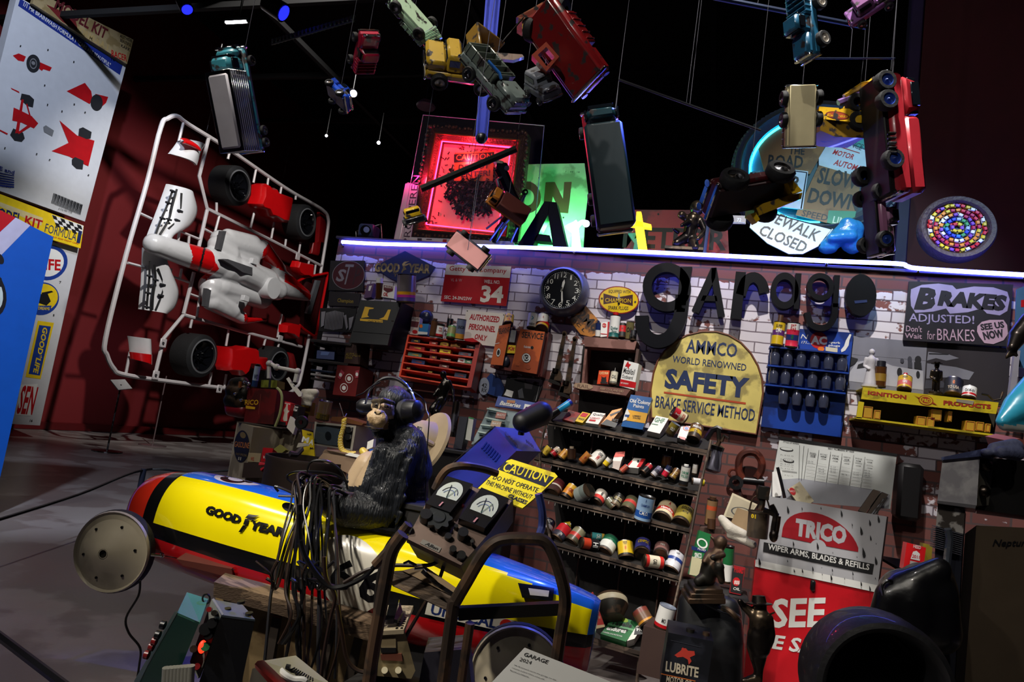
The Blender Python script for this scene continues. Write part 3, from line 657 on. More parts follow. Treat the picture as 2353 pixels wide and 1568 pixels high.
# plates and boards
P2 = PY(4.52)
panel('number_plate','pink-lit long plate with dark lettering leaning at the left of the red artwork','sign',[(205,715),(225,706),(320,735),(245,1245),(95,1240)],P2,.01,M('plate_pinkwhite','#d8cfd8',.4),[('t','PROSPEREN',(235,1260),(330,640),62,M('plate_ink','#3b2440',.5),.0,0)],Z6,pipe=(.003,EDG))
panel('low_sign','low pale sign with small marks lying under the framed artwork','sign',[(240,1195),(1180,1235),(1180,1280),(240,1258)],PY(4.45),.01,M('plate_pinkwhite',''),[('q',[(310,1205),(350,1207),(350,1245),(310,1243)],M('plate_ink','')),('q',[(540,1215),(575,1217),(570,1250),(535,1248)],KR),('q',[(390,1212),(440,1214),(440,1222),(390,1220)],M('plate_ink',''))],Z6)
P3 = PY(4.8)
panel('metal_sign','weathered cream sign with brown letters ON lit green behind the black letter','sign',[(1265,540),(1540,535),(1815,530),(1848,800),(1822,1012),(1795,1450),(1188,1430),(1175,1190),(1222,900)],P3,.02,M('sign_cream','#cdd0b8',.5,wear=('#8b8f78',.3,4)),[
    ('o',(1300,838),(1422,838),(1300,695),.5,M('sign_brown','#6b3a2c',.5)),('q',[(1465,702),(1548,700),(1620,850),(1632,700),(1700,698),(1668,982),(1598,975),(1530,830),(1508,968),(1440,960)],M('sign_brown','')),('e',(1405,662),(1411,662),(1405,656),INK),('e',(1625,1020),(1632,1020),(1625,1012),INK),('t','1 . 44 . 18',(1645,612),(1770,618),14,INK,0)],Z6)
BL = M('letter_black','#080910',.5,var=.05)
PA = PY(4.42)
def letter(name,label,polys,pl,depth,m,zf,rings=(),extra=None,group=None):
    Ps = [[pl.hit(zf(*q)) for q in L_] for L_ in polys]; lo = min((p for L_ in Ps for p in L_),key=lambda p: p.z) if Ps else pl.hit(zf(rings[0][0][0],rings[0][1][1]))
    t = thing(name,label,'letter',lo,group); mb = MB()
    for L_ in Ps: mb.prism(L_,-pl.n*depth,m)
    for ce,a,b,fr_,ang in rings:
        C0,A,B = [pl.hit(zf(*q)) for q in (ce,a,b)]; O = ell(C0,A-C0,B-C0,36); I = ell(C0,(A-C0)*fr_,(B-C0)*fr_*ang,36); mb.ring(O,I,-pl.n*depth,m)
    mb.build('letter_body',t,60); return t
t = letter('metal_letter','big black capital A standing before the green-lit sign on the ledge',[[(1455,872),(1502,876),(1490,985),(1350,1275),(1215,1262)],[(1500,876),(1562,882),(1660,1292),(1532,1287),(1486,985)],[(1392,1165),(1502,1180),(1520,1240),(1355,1225)]],PA,.08,BL,Z6)
MB().tube([PY(4.51).hit(Z6(*q)) for q in ((1400,1262),(1478,1000),(1590,1262))],.008,GRNLED,6).build('glow_strip',t)
WNE = M('white_neon','#b9d8ff',emit=5); YNE = M('yellow_neon','#ffc91a',emit=2.6)
t = letter('neon_letter','glowing white small letter r beside the black capital A',[[(1640,1098),(1662,1082),(1712,1060),(1740,1040),(1748,1100),(1775,1300),(1700,1300),(1702,1150)]],PA,.06,WNE,Z6)
mb = MB(); mb.tube(spline([PA.hit(Z6(*q),-.03) for q in ((1735,1180),(1745,1110),(1785,1065),(1825,1062))],5),.016,WNE,8); mb.sph(PA.hit(Z6(1830,1075),-.03),.024,WNE); mb.build('letter_arm',t)
t = letter('neon_letter','glowing yellow small letter t on the ledge before the red sign',[[(560,1045),(600,1045),(655,1400),(578,1400),(545,1190),(550,1140)],[(490,1135),(548,1122),(690,1160),(690,1192),(600,1180),(505,1168)]],PY(4.45),.05,YNE,Z7)
panel('metal_sign','red board with black letters METEOR behind the yellow letter t','sign',[(500,1028),(1230,1030),(1380,1180),(1400,1600),(412,1575)],PY(4.86),.02,M('meteor_red','#a92028',.45,wear=('#6d1a20',.3,5)),[('t','METEOR',(430,1372),(1365,1398),190,INK,.03),('e',(755,1068),(764,1068),(755,1058),INK)],Z7)
single(MB().prism([PY(4.6).hit(Z7(*q)) for q in ((480,1240),(560,1236),(540,1290),(580,1270),(560,1520),(500,1515),(540,1330))],(0,.02,0),M('teal_plate','#1fae8a',.4)),'metal_scrap','small teal cut metal scrap left of the yellow letter t','scrap')
# dark figures and tools on the ledge
def fig(name,label,cat,pts,t0,scale_v,m,zf,tpl=None,group=None): pass
def A7(a,b,Y): return onY(*Z7(a,b),Y)
Y = 4.5; r1 = px(4.6)
o = thing('bronze_figure','dark bronze kneeling child figure on the ledge before the red METEOR board','statue',A7(985,1400,Y))
k = r1/3.92
organic('body',[('e',A7(1105,1012,Y),(64*k,64*k,70*k)),('c',A7(1085,1085,Y),34*k,A7(1060,1120,Y),62*k),('c',A7(1065,1120,Y),66*k,A7(1030,1270,Y),58*k),('c',A7(1010,1110,Y),30*k,A7(965,1075,Y-.03),36*k),('c',A7(1020,1140,Y-.05),26*k,A7(965,1170,Y-.09),16*k),('c',A7(1130,1120,Y),34*k,A7(1175,1220,Y-.04),26*k),('c',A7(1175,1220,Y-.04),26*k,A7(1110,1290,Y-.09),20*k),
    ('c',A7(1010,1280,Y),52*k,A7(920,1330,Y-.05),40*k),('c',A7(920,1330,Y-.05),36*k,A7(900,1390,Y),22*k),('c',A7(1060,1290,Y),50*k,A7(1090,1370,Y-.06),34*k),('c',A7(1090,1380,Y),36*k,A7(980,1395,Y),26*k),('e',A7(1050,1020,Y-.05),(14*k,14*k,12*k)),('c',A7(930,1230,Y-.03),20*k,A7(890,1200,Y-.05),14*k)],.006,BRONZE,o,3)
MB().box(A7(1000,1402,Y)+V((0,0,.003)),(.26,.14,.02),BRONZE).build('base',o)
mb = MB()
for a,b,cc,d,r in ((1225,990,1172,1415,.011),(1225,990,1268,1030,.02),(1225,1000,1208,1040,.018)): mb.tube([A7(a,b,4.42),A7(cc,d,4.42)],r,M('blue_lit_steel','#7f8fa8',.3,.8))  # blue light on the steel is tinted into its colour
single(mb,'wrench','long steel wrench standing upright beside the bronze child figure','tool')
# welded wrench figure in front of the artwork
Y = 4.38
def A6(a,b,Y): return onY(*Z6(a,b),Y)
TS = M('weld_blueblack','#161a26',.3,.8)
o = thing('scrap_figure','scrap metal figure welded from wrenches standing right of the red artwork','statue',A6(1130,1245,Y))
mb = MB(); mb.box((0,0,0),(.085,.06,.05),TS,.01,Matrix.Translation(A6(1075,565,Y))); mb.box((0,0,0),(.085,.06,.025),CREAM,.006,Matrix.Translation(A6(1045,528,Y)) @ Matrix.Rotation(.25,4,'Y')); mb.cyl(A6(1115,575,Y-.03),A6(1115,575,Y-.05),.018,STEEL); mb.build('head',o)
MB().tube([A6(1060,590,Y),A6(1110,700,Y),A6(1165,830,Y),A6(1215,900,Y)],[.045,.04,.036,.03],TS,8).build('torso',o)
for pts in (((1095,640),(1030,680),(1048,750)),((1180,840),(1240,870),(1280,800))): MB().tube([A6(*q,Y-.03) for q in pts],.013,TS,6).build('arm',o)
for pts in (((1200,900),(1190,1010),(1215,1100),(1190,1245)),((1190,920),(1090,1060),(1030,1130),(1000,1245))): MB().tube([A6(*q,Y) for q in pts],[.028,.024,.02,.016],TS,7).build('leg',o)
mb = MB()
for a,b,cc,d in ((1070,1010,930,1120),(1080,1060,960,1230),(1110,1090,1020,1240),(1210,1110,1150,1245),(1170,1000,1060,1120)): mb.tube([A6(a,b,Y-.04),A6(cc,d,Y-.02)],.008,M('blue_lit_steel',''),6)
mb.tube([A6(1240,890,Y-.05),A6(1278,810,Y-.05)],.012,TS); mb.lathe([(.012,0),(.022,0),(.022,.01),(.012,.01)],TS,14,axisT(A6(1282,795,Y-.05),(0,-1,.1))); mb.build('wrench',o)
o = thing('stage_light','small blue-lit box spotlight at the left end of the ledge','spotlight',onY(850,556,4.42))
mb = MB().box((0,0,0),(.125,.12,.10),M('blue_housing','#2c3a66',.4),.012,Matrix.Translation(onY(848,534,4.45))); mb.build('housing',o)
mb = MB(); mb.cyl(onY(840,530,4.39),onY(840,530,4.37),.04,CHROME); mb.cyl(onY(842,528,4.37),onY(842,528,4.365),.022,M('pale_lens','#9fb4ff',.2)); mb.build('lens',o)
MB().tube([onY(820,556,4.45),onY(818,532,4.45),onY(876,516,4.45),onY(878,556,4.45)],.006,STEEL).build('bracket',o)
# big lit tyre full of road signs
Y = 4.95; PT8 = PL(onY(*Z8(665,1440),Y-.12),(0,-1,.22))
def H8(a,b,off=0): return PT8.hit(Z8(a,b),off)
ce = H8(668,965); a_ = H8(1168,965)-ce; rr = a_.length; b_ = PT8.z*rr*.98
T = frameT(ce,PT8.x,PT8.z,PT8.n)
ty = thing('sign_tyre','huge tyre standing on the ledge, filled with road signs and lit cyan','tyre artwork',T @ V((0,-rr,0)))
TYB = M('blue_grey_tyre','#4c5863',.5,bump=.4,bscale=30)
mb = MB(T).lathe([(rr*.82,-.16),(rr*.96,-.16),(rr,-.1),(rr,.04),(rr*.965,.09),(rr*.93,.07),(rr*.89,.1),(rr*.84,.06),(rr*.8,.05),(rr*.79,-.1)],TYB,72)
for k in range(96):
    a = 2*math.pi*k/96; mb.box((0,0,0),(.02,.03,.16),TYB,.004,T @ Matrix.Rotation(a,4,'Z') @ Matrix.Translation((rr*.995,0,-.02)) @ Matrix.Rotation(.3,4,'X'))
mb.build('tyre',ty)
bd = MB(T).lathe([(.0005,.015),(rr*.8,.015),(rr*.8,-.02),(.0005,-.02)],M('tyre_board','#3f5b66',.6),48).build('back_board',ty)
led = [T @ V((rr*.775*math.cos(a),rr*.775*math.sin(a),.03)) for a in [math.radians(100+k*4) for k in range(45)]]
MB().tube(led,.009,CYNLED,6).build('led_strip',ty)
BL.node_tree.nodes['Principled BSDF'].inputs['Specular IOR Level'].default_value = .15
SB = M('sign_tan','#8a6438',.5,wear=('#6d4c2a',.3,6)); SW = M('sign_white','#c3d6e2',.4); LB = M('sign_letter_black','#14161c',.5)
def signpart(out,m,items,k,nm='road_sign'):
    o = MB().prism([H8(*q,+.03+.012*k) for q in out],-PT8.n*.008,m).build(nm,ty)
    if items: art(MB(),PT8,items,+.03+.012*k+.001,Z8).build('lettering',o)
signpart([(480,640),(760,740),(700,880),(640,980),(380,960),(350,840),(400,720)],SB,[('t','THE',(520,868),(608,872),40,LB,.02),('t','ROAD',(400,940),(598,948),70,LB,.02),('t','TE',(670,770),(730,775),36,LB,.02)],0)
signpart([(770,760),(960,780),(960,1010),(690,930),(690,890)],SW,[('t','MOTOR',(765,868),(880,900),30,KR,.02,.1),('t','AUTOMATIC',(770,928),(980,984),34,KR,.02,.1),('q',[(800,822),(920,860),(920,864),(800,826)],KR)],1)
signpart([(770,740),(960,770),(960,840),(880,810)],M('sign_teal','#3f9c9a',.5),[('t','CHANCE',(800,790),(930,840),26,M('sign_teal_dark','#1d4a50',.5))],2)
signpart([(690,930),(930,1000),(900,1190),(570,1190),(620,1080)],SB,[('t','SLOW',(675,1030),(900,1068),92,LB,.03),('t','DOWN',(622,1140),(905,1190),86,LB,.03)],2)
signpart([(570,1180),(900,1190),(880,1290),(740,1255),(560,1210)],M('sign_green','#2f8f6c',.5),[('q',[(570,1182),(745,1185),(735,1256),(560,1212)],SB),('t','SPEED',(590,1216),(735,1246),36,LB,.02),('t','LIMIT',(765,1256),(880,1276),40,M('sign_pale','#bfe0c8',.5),.02)],3)
signpart([(420,940),(630,965),(600,1180),(350,1150)],SW,[('l',[(430,948),(622,972),(590,1175)],.004,LB),('t','R',(530,1060),(580,1066),70,LB,.03),('q',[(360,1060),(560,1080),(540,1140),(350,1120)],M('sign_blue','#1d3c7c',.5))],3)
signpart([(330,1180),(770,1290),(700,1380),(600,1430),(520,1430),(400,1370),(300,1280)],SW,[('l',[(360,1185),(762,1290),(690,1385)],.004,LB),('t','SIDEWALK',(335,1210),(672,1362),62,LB,.015),('t','CLOSED',(345,1318),(602,1425),60,LB,.015)],7)
signpart([(300,970),(360,960),(350,1010),(290,1010)],M('sign_teal_pale','#5fb8c0',.5),[('t','SO',(300,1005),(345,1005),34,LB)],1)
signpart([(205,1213),(280,1215),(278,1262),(198,1260)],M('sign_navy','#14264e',.4),[('t','72',(228,1248),(252,1249),20,SW,.01),('l',[(205,1254),(275,1256)],.002,SW)],16,'number_tag')
organic('cloth',[('c',at(*Z8(735,1390),4.5),.05,at(*Z8(860,1290),4.5),.07),('c',at(*Z8(760,1340),4.45),.03,at(*Z8(870,1330),4.45),.04),('e',at(*Z8(740,1400),4.5),(.06,.05,.035)),('e',at(*Z8(880,1390),4.5),(.07,.05,.04)),('e',at(*Z8(850,1260),4.5),(.05,.05,.04)),('c',at(*Z8(880,1390),4.5),.05,at(*Z8(890,1290),4.5),.06)],.009,M('blue_sheen_cloth','#2d7fb8',.25,bump=1,bscale=14),None,2)
o = bpy.data.objects['cloth']; o['label'] = 'crumpled shiny blue cloth at the foot of the tyre of road signs'; o['category'] = 'cloth'
# tyre filled with little cars
Pm = PL(onY(*Z8(1465,1500),4.42),(0,-1,.12))
ce = Pm.hit(Z8(1465,1288)); rr = (Pm.hit(Z8(1690,1288))-ce).length; T = frameT(ce,Pm.x,Pm.z,Pm.n)
mt = thing('toy_car_mosaic','round tyre packed with tiny toy cars standing on the ledge at right','tyre artwork',T @ V((0,-rr,0)))
mb = MB(T).lathe([(rr*.76,-.06),(rr*.97,-.06),(rr,-.03),(rr,.015),(rr*.95,.035),(rr*.84,.03),(rr*.78,.015),(rr*.75,-.03)],M('brown_tyre','#4a3a3e',.6,bump=.8,bscale=50),48); mb.build('tyre',mt)
MB(T).lathe([(.0005,.0),(rr*.77,.0),(rr*.77,-.03),(.0005,-.03)],M('mosaic_board','#1c2450',.5),40).build('board',mt)
CC = ['#c8202a','#1f3fc0','#e8e6ee','#2c7ad0','#e08a20','#1a1c2a','#d8c020','#3f9a58','#7a3fb0','#9fb8e0','#b01848','#2436a0']
protos = []
for i,h in enumerate(CC):
    m = M('toy_'+h[1:],h,.25,coat=.4,var=.05); mb = MB(); L = .05
    mb.box((0,0,.006),(L,L*.48,.010),m,.003); mb.box((-.002,0,.014),(L*.5,L*.4,.009),m,.003); mb.box((.0115,0,.0135),(.003,L*.34,.006),GLASS,.001); mb.box((-.0155,0,.0135),(.003,L*.34,.006),GLASS,.001)
    for sx in (-1,1):
        for sy in (-1,1): mb.cyl((sx*L*.3,sy*L*.2,.003),(sx*L*.3,sy*L*.27,.003),.005,RUBBER,n=8)
    me = None; o = mb.build('toy_car',None); protos.append(o.data); bpy.data.objects.remove(o)
k = 0
for ring,n in ((.70,32),(.55,26),(.41,19),(.27,13),(.12,6)):
    for i in range(n):
        a = 2*math.pi*i/n+ring*9; o = bpy.data.objects.new('toy_car',protos[(k*5+i*i) % len(protos)]); COL.objects.link(o); o.parent = mt; k += 1
        Mx = T @ Matrix.Rotation(a,4,'Z') @ Matrix.Translation((rr*ring,0,.002)) @ Matrix.Rotation(math.pi/2+rs.uniform(-.3,.3),4,'Z')
        o.matrix_basis = WM[mt.name].inverted() @ Mx @ Matrix.Translation((0,0,0)) @ Matrix.Scale(.9,4)
# ledge lamps added to strengthen the LED glow and brighten both tyres
lamp('POINT','green_glow',onY(*Z6(1560,1150),4.62),None,16,(.1,1,.25),.03)
lamp('POINT','red_side_glow',H6(300,640,.13),None,4,(1,.04,.25),.03)
lamp('POINT','red_glow',H6(760,480,.05),None,10,(1,.04,.1),.04)
lamp('SPOT','ledge_spot',(1.3,1.9,4.6),(.95,4.7,2.85),300,(.5,.85,1),.06,34,.7)
lamp('SPOT','mosaic_spot',(2.2,2.6,4.2),(1.35,4.4,2.7),45,(.35,.35,1),.06,30,.7)
# ---------------------------------------------------------------- toy vehicles hung from the ceiling
def veh(name,label,q,t,L,fwd,up,W=.42,H=.4,col=RED,roof=None,under=None,low=(.1,.22),hood=(.2,.5,.32),cab=(-.05,.22,.44),bed=None,wheels=(.3,-.3),wr=.1,ww=.1,hub=None,wire=True,tyre=RUBBER,grille=CHROME,cat='toy vehicle',lights=True,extra=None):
    C0 = at(*q,t); f = cv(*fwd).normalized(); u = cv(*up); u = (u-f*u.dot(f)).normalized(); s = u.cross(f)
    T = frameT(C0,f,s,u) @ Matrix.Scale(L,4) @ Matrix.Translation((0,0,-H*.5))
    o = thing(name,label,cat,frameT(C0,f,s,u)); roof = roof or col; under = under or BLACK; hub = hub or STEEL
    MB(T).box((0,0,low[0]),(1,W*.8,.06),under,.01).build('chassis',o)
    mb = MB(T); mb.box((0,0,(low[0]+low[1])/2+.01),(1,W,low[1]-low[0]),col,.03)
    if hood: mb.box(((hood[0]+hood[1])/2,0,(low[1]+hood[2])/2),(hood[1]-hood[0],W*.9,hood[2]-low[1]+.02),col,.04)
    b = mb.build('body',o)
    if cab:
        xm,wd = (cab[0]+cab[1])/2,cab[1]-cab[0]; zh = cab[2]-low[1]
        MB(T).box((xm,0,low[1]+zh/2),(wd,W*.92,zh),roof,.04,taper=.86).build('cab',o)
        g = MB(T); zc = low[1]+zh*.62
        for sy in (-1,1): g.box((xm,sy*W*.435,zc),(wd*.62,.02,zh*.4),GLASS,.004)
        g.box((cab[1]-wd*.06,0,zc),(.03,W*.7,zh*.45),GLASS,.004); g.box((cab[0]+wd*.06,0,zc),(.03,W*.7,zh*.4),GLASS,.004); g.build('window',o)
    if bed:
        k,x0,x1,z1,m = bed[:5]; xm = (x0+x1)/2; wd = x1-x0; mb = MB(T)
        if k == 'open':
            for sy in (-1,1): mb.box((xm,sy*W*.47,(low[1]+z1)/2),(wd,W*.06,z1-low[1]),m,.01)
            mb.box((x0+.015,0,(low[1]+z1)/2),(.03,W,z1-low[1]),m,.01); mb.box((x1-.015,0,(low[1]+z1)/2),(.03,W,z1-low[1]),m,.01); mb.box((xm,0,low[1]+.01),(wd,W*.9,.02),m,.005)
            for i in range(5): mb.box((x0+wd*(i+.5)/5,0,(low[1]+z1)/2),(.015,W*1.05,z1-low[1]),m,.004)
        elif k == 'box': mb.box((xm,0,(low[1]+z1)/2),(wd,W*1.05,z1-low[1]),m,.025)
        elif k == 'ribbed':
            mb.box((xm,0,(low[1]+z1)/2),(wd,W*1.0,z1-low[1]),m,.05)
            for i in range(9):
                z = low[1]+(z1-low[1])*(i+.7)/9.5; mb.box((xm,0,z),(wd*1.01,W*1.03,.012),CHROME,.004)
        elif k == 'tank': mb.cyl((x0,0,(low[1]+z1)/2),(x1,0,(low[1]+z1)/2),(z1-low[1])/2,m,n=20)
        elif k == 'dump':
            R = Matrix.Translation((x0,0,low[1])) @ Matrix.Rotation(-.5,4,'Y') @ Matrix.Translation((-x0,0,-low[1]))
            for sy in (-1,1): mb.box((xm,sy*W*.52,(low[1]+z1)/2),(wd,W*.06,z1-low[1]),m,.01,T @ R)
            mb.box((xm,0,low[1]+.02),(wd,W*1.05,.03),m,.005,T @ R); mb.box((x1,0,(low[1]+z1)/2),(.04,W*1.05,z1-low[1]),m,.01,T @ R)
        mb.build('bed',o)
    for x in wheels:
        for sy in (-1,1):
            p = V((x,sy*(W/2-.02),wr*.8)); d = V((0,sy,0)); TT = T @ axisT(p,d,V((0,0,1)))
            w_ = MB(TT).lathe([(wr*.5,0),(wr*.9,0),(wr,ww*.2),(wr,ww*.8),(wr*.9,ww),(wr*.6,ww)],tyre,16).build('wheel',o)
            MB(TT).lathe([(wr*.6,ww),(wr*.55,ww*.8),(wr*.2,ww*.85),(.001,ww*1.05)],hub,14).build('hub',w_)
    mb = MB(T); mb.box((.505,0,low[0]+.03),(.03,W*1.06,.05),grille,.01); mb.box((-.505,0,low[0]+.03),(.03,W*1.0,.05),grille,.01); mb.build('bumper',o)
    if lights:
        hx = hood[1] if hood else cab[1]; hz = (low[1]+(hood[2] if hood else low[1]+.08))/2
        MB(T).box((hx+.005,0,hz),(.02,W*.5,.07),grille,.01).build('grille',o)
        for sy in (-1,1): MB(T).cyl((hx,sy*W*.34,hz),(hx+.02,sy*W*.34,hz),.04,CHROME,n=12).build('headlight',o)
    if wire:
        tp = V((C0.x+random.uniform(-.05,.05),C0.y,8.5)); MB().tube([C0,tp],.0011,M('hanging_wire','#55555c',.4,.6),4).build('wire',o)
    return o
c2 = lambda h: M('toypaint_'+h[1:],h,.3,coat=.35,var=.12,wear=('#3a3434',.18,25))
TEAL = c2('#3f8f9f'); SILV = M('silver_tin','#a8a5ae',.45,.1)
veh('toy_truck','blue-teal toy lorry with a long ribbed silver trailer hanging nose up at upper left',(540,232),3.0,.43,(-.10,1,.25),(-.35,.2,1),.30,.4,TEAL,TEAL,GREY,(.05,.12),(.40,.5,.22),(.26,.42,.34),('ribbed',-.5,.27,.4,SILV),(.38,-.3,-.42),.05,.05)
veh('toy_truck','magenta-red toy pickup with chrome grille hanging tail down at upper centre left',(840,118),3.1,.19,(.35,.55,.75),(.45,-.8,.35),.5,.4,c2('#b01c3c'),None,c2('#8c2a1c'),(.1,.26),(.15,.5,.36),(-.1,.18,.55),('open',-.5,-.1,.4,c2('#b01c3c')),(.3,-.3),.11,.1)
veh('toy_truck','small bright blue toy truck with open door hanging over the dark hall',(780,220),3.2,.17,(.6,-.65,.5),(.5,.35,-.3),.5,.4,c2('#1648c0'),None,c2('#10265c'),(.1,.24),(.1,.5,.34),(-.2,.12,.5),('open',-.5,-.2,.36,c2('#1648c0')),(.3,-.3),.12,.09)
o = veh('toy_jeep','pale green toy jeep with two ramp flaps hanging underside out at top centre',(950,42),2.9,.22,(-.62,.62,.3),(-.25,-.6,-.75),.52,.3,c2('#b4d8b4'),None,c2('#c4e2c0'),(.08,.2),(.15,.5,.28),None,('open',-.45,.12,.3,c2('#9cc4a0')),(.33,-.28),.12,.09,lights=True)
mb = MB(); mb.prism([at(*q,2.88) for q in ((968,78),(1000,58),(1016,86),(983,100))],FW*.012,c2('#7fae8c'))
for k in range(4): a,b = (971+k*3.6,82+k*4.6),(1003+k*3.6,62+k*6.4); mb.tube([at(*a,2.873),at(*b,2.873)],.003,c2('#9cc4a0'),5)
mb.build('ramp',o); MB().prism([at(*q,2.9) for q in ((946,68),(968,76),(974,102),(952,82))],FW*.012,c2('#8fb09a')).build('ramp',o)
o = veh('toy_dump_truck','mustard yellow toy dump truck hanging beside the blue ceiling post',(1058,150),2.9,.30,(-1,.05,.25),(-.1,.55,.8),.62,.36,c2('#b8952a'),c2('#b8952a'),c2('#4a2a20'),(.08,.2),(.22,.5,.34),(0,.24,.44),('dump',-.5,0,.46,c2('#8a6a2c')),(.3,-.3),.12,.1)
MB().prism([at(*q,2.85) for q in ((1106,118),(1200,125),(1204,130),(1180,138),(1110,132))],FW*.03,c2('#c0a898')).build('tail_board',o)
o = veh('toy_jeep','grey-green toy jeep with chrome wheels hanging nose down before the blue post',(1135,188),2.7,.30,(.62,-.78,.15),(.6,.45,.55),.46,.34,c2('#7f8c88'),None,c2('#5f6c66'),(.1,.22),(.12,.5,.32),None,('open',-.5,.1,.36,c2('#6d786e')),(.3,-.22),.1,.07,hub=CHROME)
MB().tube([at(*q,2.62) for q in ((1122,140),(1148,168),(1152,182))],.006,M('toy_blue_rail','#2a6ac0',.3),5).build('windscreen_frame',o)
o = veh('toy_dump_truck','large red toy dump truck hanging upside down at top centre',(1300,112),2.6,.34,(.55,-.82,.1),(.55,.3,-.75),.52,.34,c2('#a82226'),c2('#b8302a'),c2('#7a1a1c'),(.08,.18),(.16,.5,.32),None,('open',-.3,.14,.34,c2('#a02024')),(),.1)
mb = MB(); mb.prism([at(*q,2.6) for q in ((1186,40),(1250,8),(1268,60),(1285,72),(1248,92),(1232,40))],FW*.05,c2('#b83a2c')); mb.prism([at(*q,2.6) for q in ((1188,38),(1262,-4),(1280,-2),(1200,46))],FW*.14,c2('#c87850')); mb.build('tipping_tray',o)
mb = MB(); mb.ring([at(*q,2.52) for q in ((1222,126),(1255,96),(1285,130),(1256,164))],[at(*q,2.52) for q in ((1236,126),(1255,108),(1275,131),(1256,152))],FW*.05,c2('#b8482c')); mb.build('seat_frame',o)
for q in ((1280,24),(1212,66)): MB().lathe([(.02,0),(.045,.004),(.05,.02),(.045,.036),(.02,.04)],RUBBER,18,axisT(at(*q,2.65),cv(.8,-.3,.4))).build('wheel',o)
MB().tube([at(*q,2.55) for q in ((1203,40),(1160,90),(1153,100))],.003,STEEL,5).build('tow_bar',o)
veh('toy_camper','small grey toy camper with angular body hanging under the red dump truck',(1246,200),2.6,.15,(.4,-.5,.6),(-.25,.75,.6),.55,.5,c2('#6d727c'),c2('#8a8f98'),c2('#2a2c32'),(.1,.3),(.2,.5,.4),(-.5,.2,.62),None,(.3,-.3),.1,.08)
veh('toy_bus','long dark teal toy lorry with red side panels hanging upright over the ledge',(1396,388),3.3,.60,(-.12,1,-.1),(-.05,.1,1),.29,.3,c2('#7a1826'),c2('#123640'),c2('#0e2a38'),(.05,.14),None,(.36,.49,.27),('box',-.5,.35,.27,M('toy_dark_teal','#071d24',.4)),(.36,-.2,-.38),.05,.05,hub=CHROME,lights=False)
veh('toy_car','pink and black toy car hanging underside out before the neon edge',(1076,578),2.7,.17,(.72,-.58,.25),(-.25,.25,-1),.5,.3,c2('#2a2c3a'),None,M('toy_pink_under','#c88888',.4),(.08,.2),(.2,.5,.26),(-.2,.2,.36),None,(.33,-.3),.1,.1,wire=1.05)
o = veh('toy_car','tiny black and yellow toy car hanging at the left of the red artwork',(950,497),2.9,.09,(.25,-.3,.9),(-.2,.8,.3),.9,.7,c2('#181a24'),c2('#d8b020'),BLACK,(.1,.35),None,(-.3,.3,.75),None,(.3,-.3),.15,.12,lights=False)
o = veh('toy_truck','orange-cabbed toy truck with brown trailer hanging before the green sign',(1166,476),2.75,.17,(-.8,.52,.25),(.1,.5,.9),.42,.36,c2('#e08a3a'),c2('#f0953a'),c2('#5a2420'),(.06,.16),None,(.26,.5,.42),('box',-.5,.25,.40,M('toy_brown','#7a3c34',.6)),(),.07,.06,lights=False)
veh('toy_truck','cream toy flatbed truck hanging underside out before the sign tyre',(1837,270),2.9,.25,(-.02,1,.1),(.05,.1,-1),.52,.34,c2('#c4b890'),c2('#b8a880'),M('toy_cream_under','#c9bd94',.4),(.06,.16),(.3,.5,.26),None,('open',-.5,.05,.24,c2('#4c4234')),(.3,-.05),.13,.09)
o = veh('toy_excavator','yellow toy digger with purple arm hanging at upper right above the sign tyre',(1985,220),3.0,.18,(.7,.6,.2),(-.4,.7,.3),.4,.36,c2('#c89a20'),c2('#c89a20'),c2('#8a6a1a'),(.1,.22),(.2,.5,.34),None,None,(.35,-.1),.09,.08)
MB().tube([at(*q,2.96) for q in ((1940,222),(1982,195),(2012,188),(2030,172))],.012,c2('#c89a20'),6).build('boom',o); MB().tube([at(*q,2.96) for q in ((1926,236),(1980,215))],.014,c2('#8a6aa8'),6).build('ram',o)
MB().prism([at(*q,2.94) for q in ((2003,236),(2026,200),(2046,205),(2048,218),(2018,242))],FW*.06,c2('#c86a7a')).build('bucket',o); MB().prism([at(*q,2.98) for q in ((2010,190),(2022,170),(2034,166),(2040,190),(2026,204))],FW*.06,c2('#c89a20')).build('counterweight',o)
t = panel('toy_trailer','long yellow toy trailer body with red oval emblem hanging beside the cream truck','toy vehicle',[(692,600),(935,618),(930,692),(690,668)],PT(Z8(800,640),2.95,cv(-.1,.25,1)),.12,c2('#dcae1c'),[('e',(795,650),(862,658),(795,628),c2('#7a2a24')),('e',(795,650),(855,657),(795,634),c2('#a84a2c')),('t','Express',(735,660),(855,668),22,c2('#dcae1c'),.01,.2)],Z8,part='trailer_body',apart='emblem')
MB().prism([at(*Z8(*q),2.95) for q in ((690,668),(930,692),(945,778),(780,770),(700,735))],FW*.15,c2('#8a6a20')).build('lower_side',t)
o = veh('toy_fire_truck','red toy lorry cab with black underside and blue wheels hanging before the dark red wall',(2040,320),2.85,.50,(.04,-1,.1),(1,.03,-.1),.36,.38,M('toy_fire_red','#c4303c',.3,coat=.3),M('toy_fire_red',''),M('toy_black_under','#08080a',.6),(.1,.24),(-.15,.5,.38),(-.48,-.16,.42),None,(-.40,-.24,.25),.085,.08,hub=M('toy_blue_hub','#27408f',.35),lights=False)
mb = MB()
for k in range(5): a = Z8(1088+k*1,752+k*27); mb.box((0,0,0),(.03,.02,.008),STEEL,.002,Matrix.Translation(at(a[0]+5,a[1],2.72)))
mb.build('vent',o)
o = veh('toy_truck','pink toy pickup with black underside and blue wheels hanging below the red lorry cab',(2018,505),2.9,.30,(.06,-1,.05),(1,.05,-.12),.36,.36,c2('#b87aa0'),c2('#c08ab0'),M('toy_black_under',''),(.08,.2),(.1,.5,.3),(-.15,.1,.42),None,(.32,-.35),.12,.1,hub=M('toy_blue_hub',''))
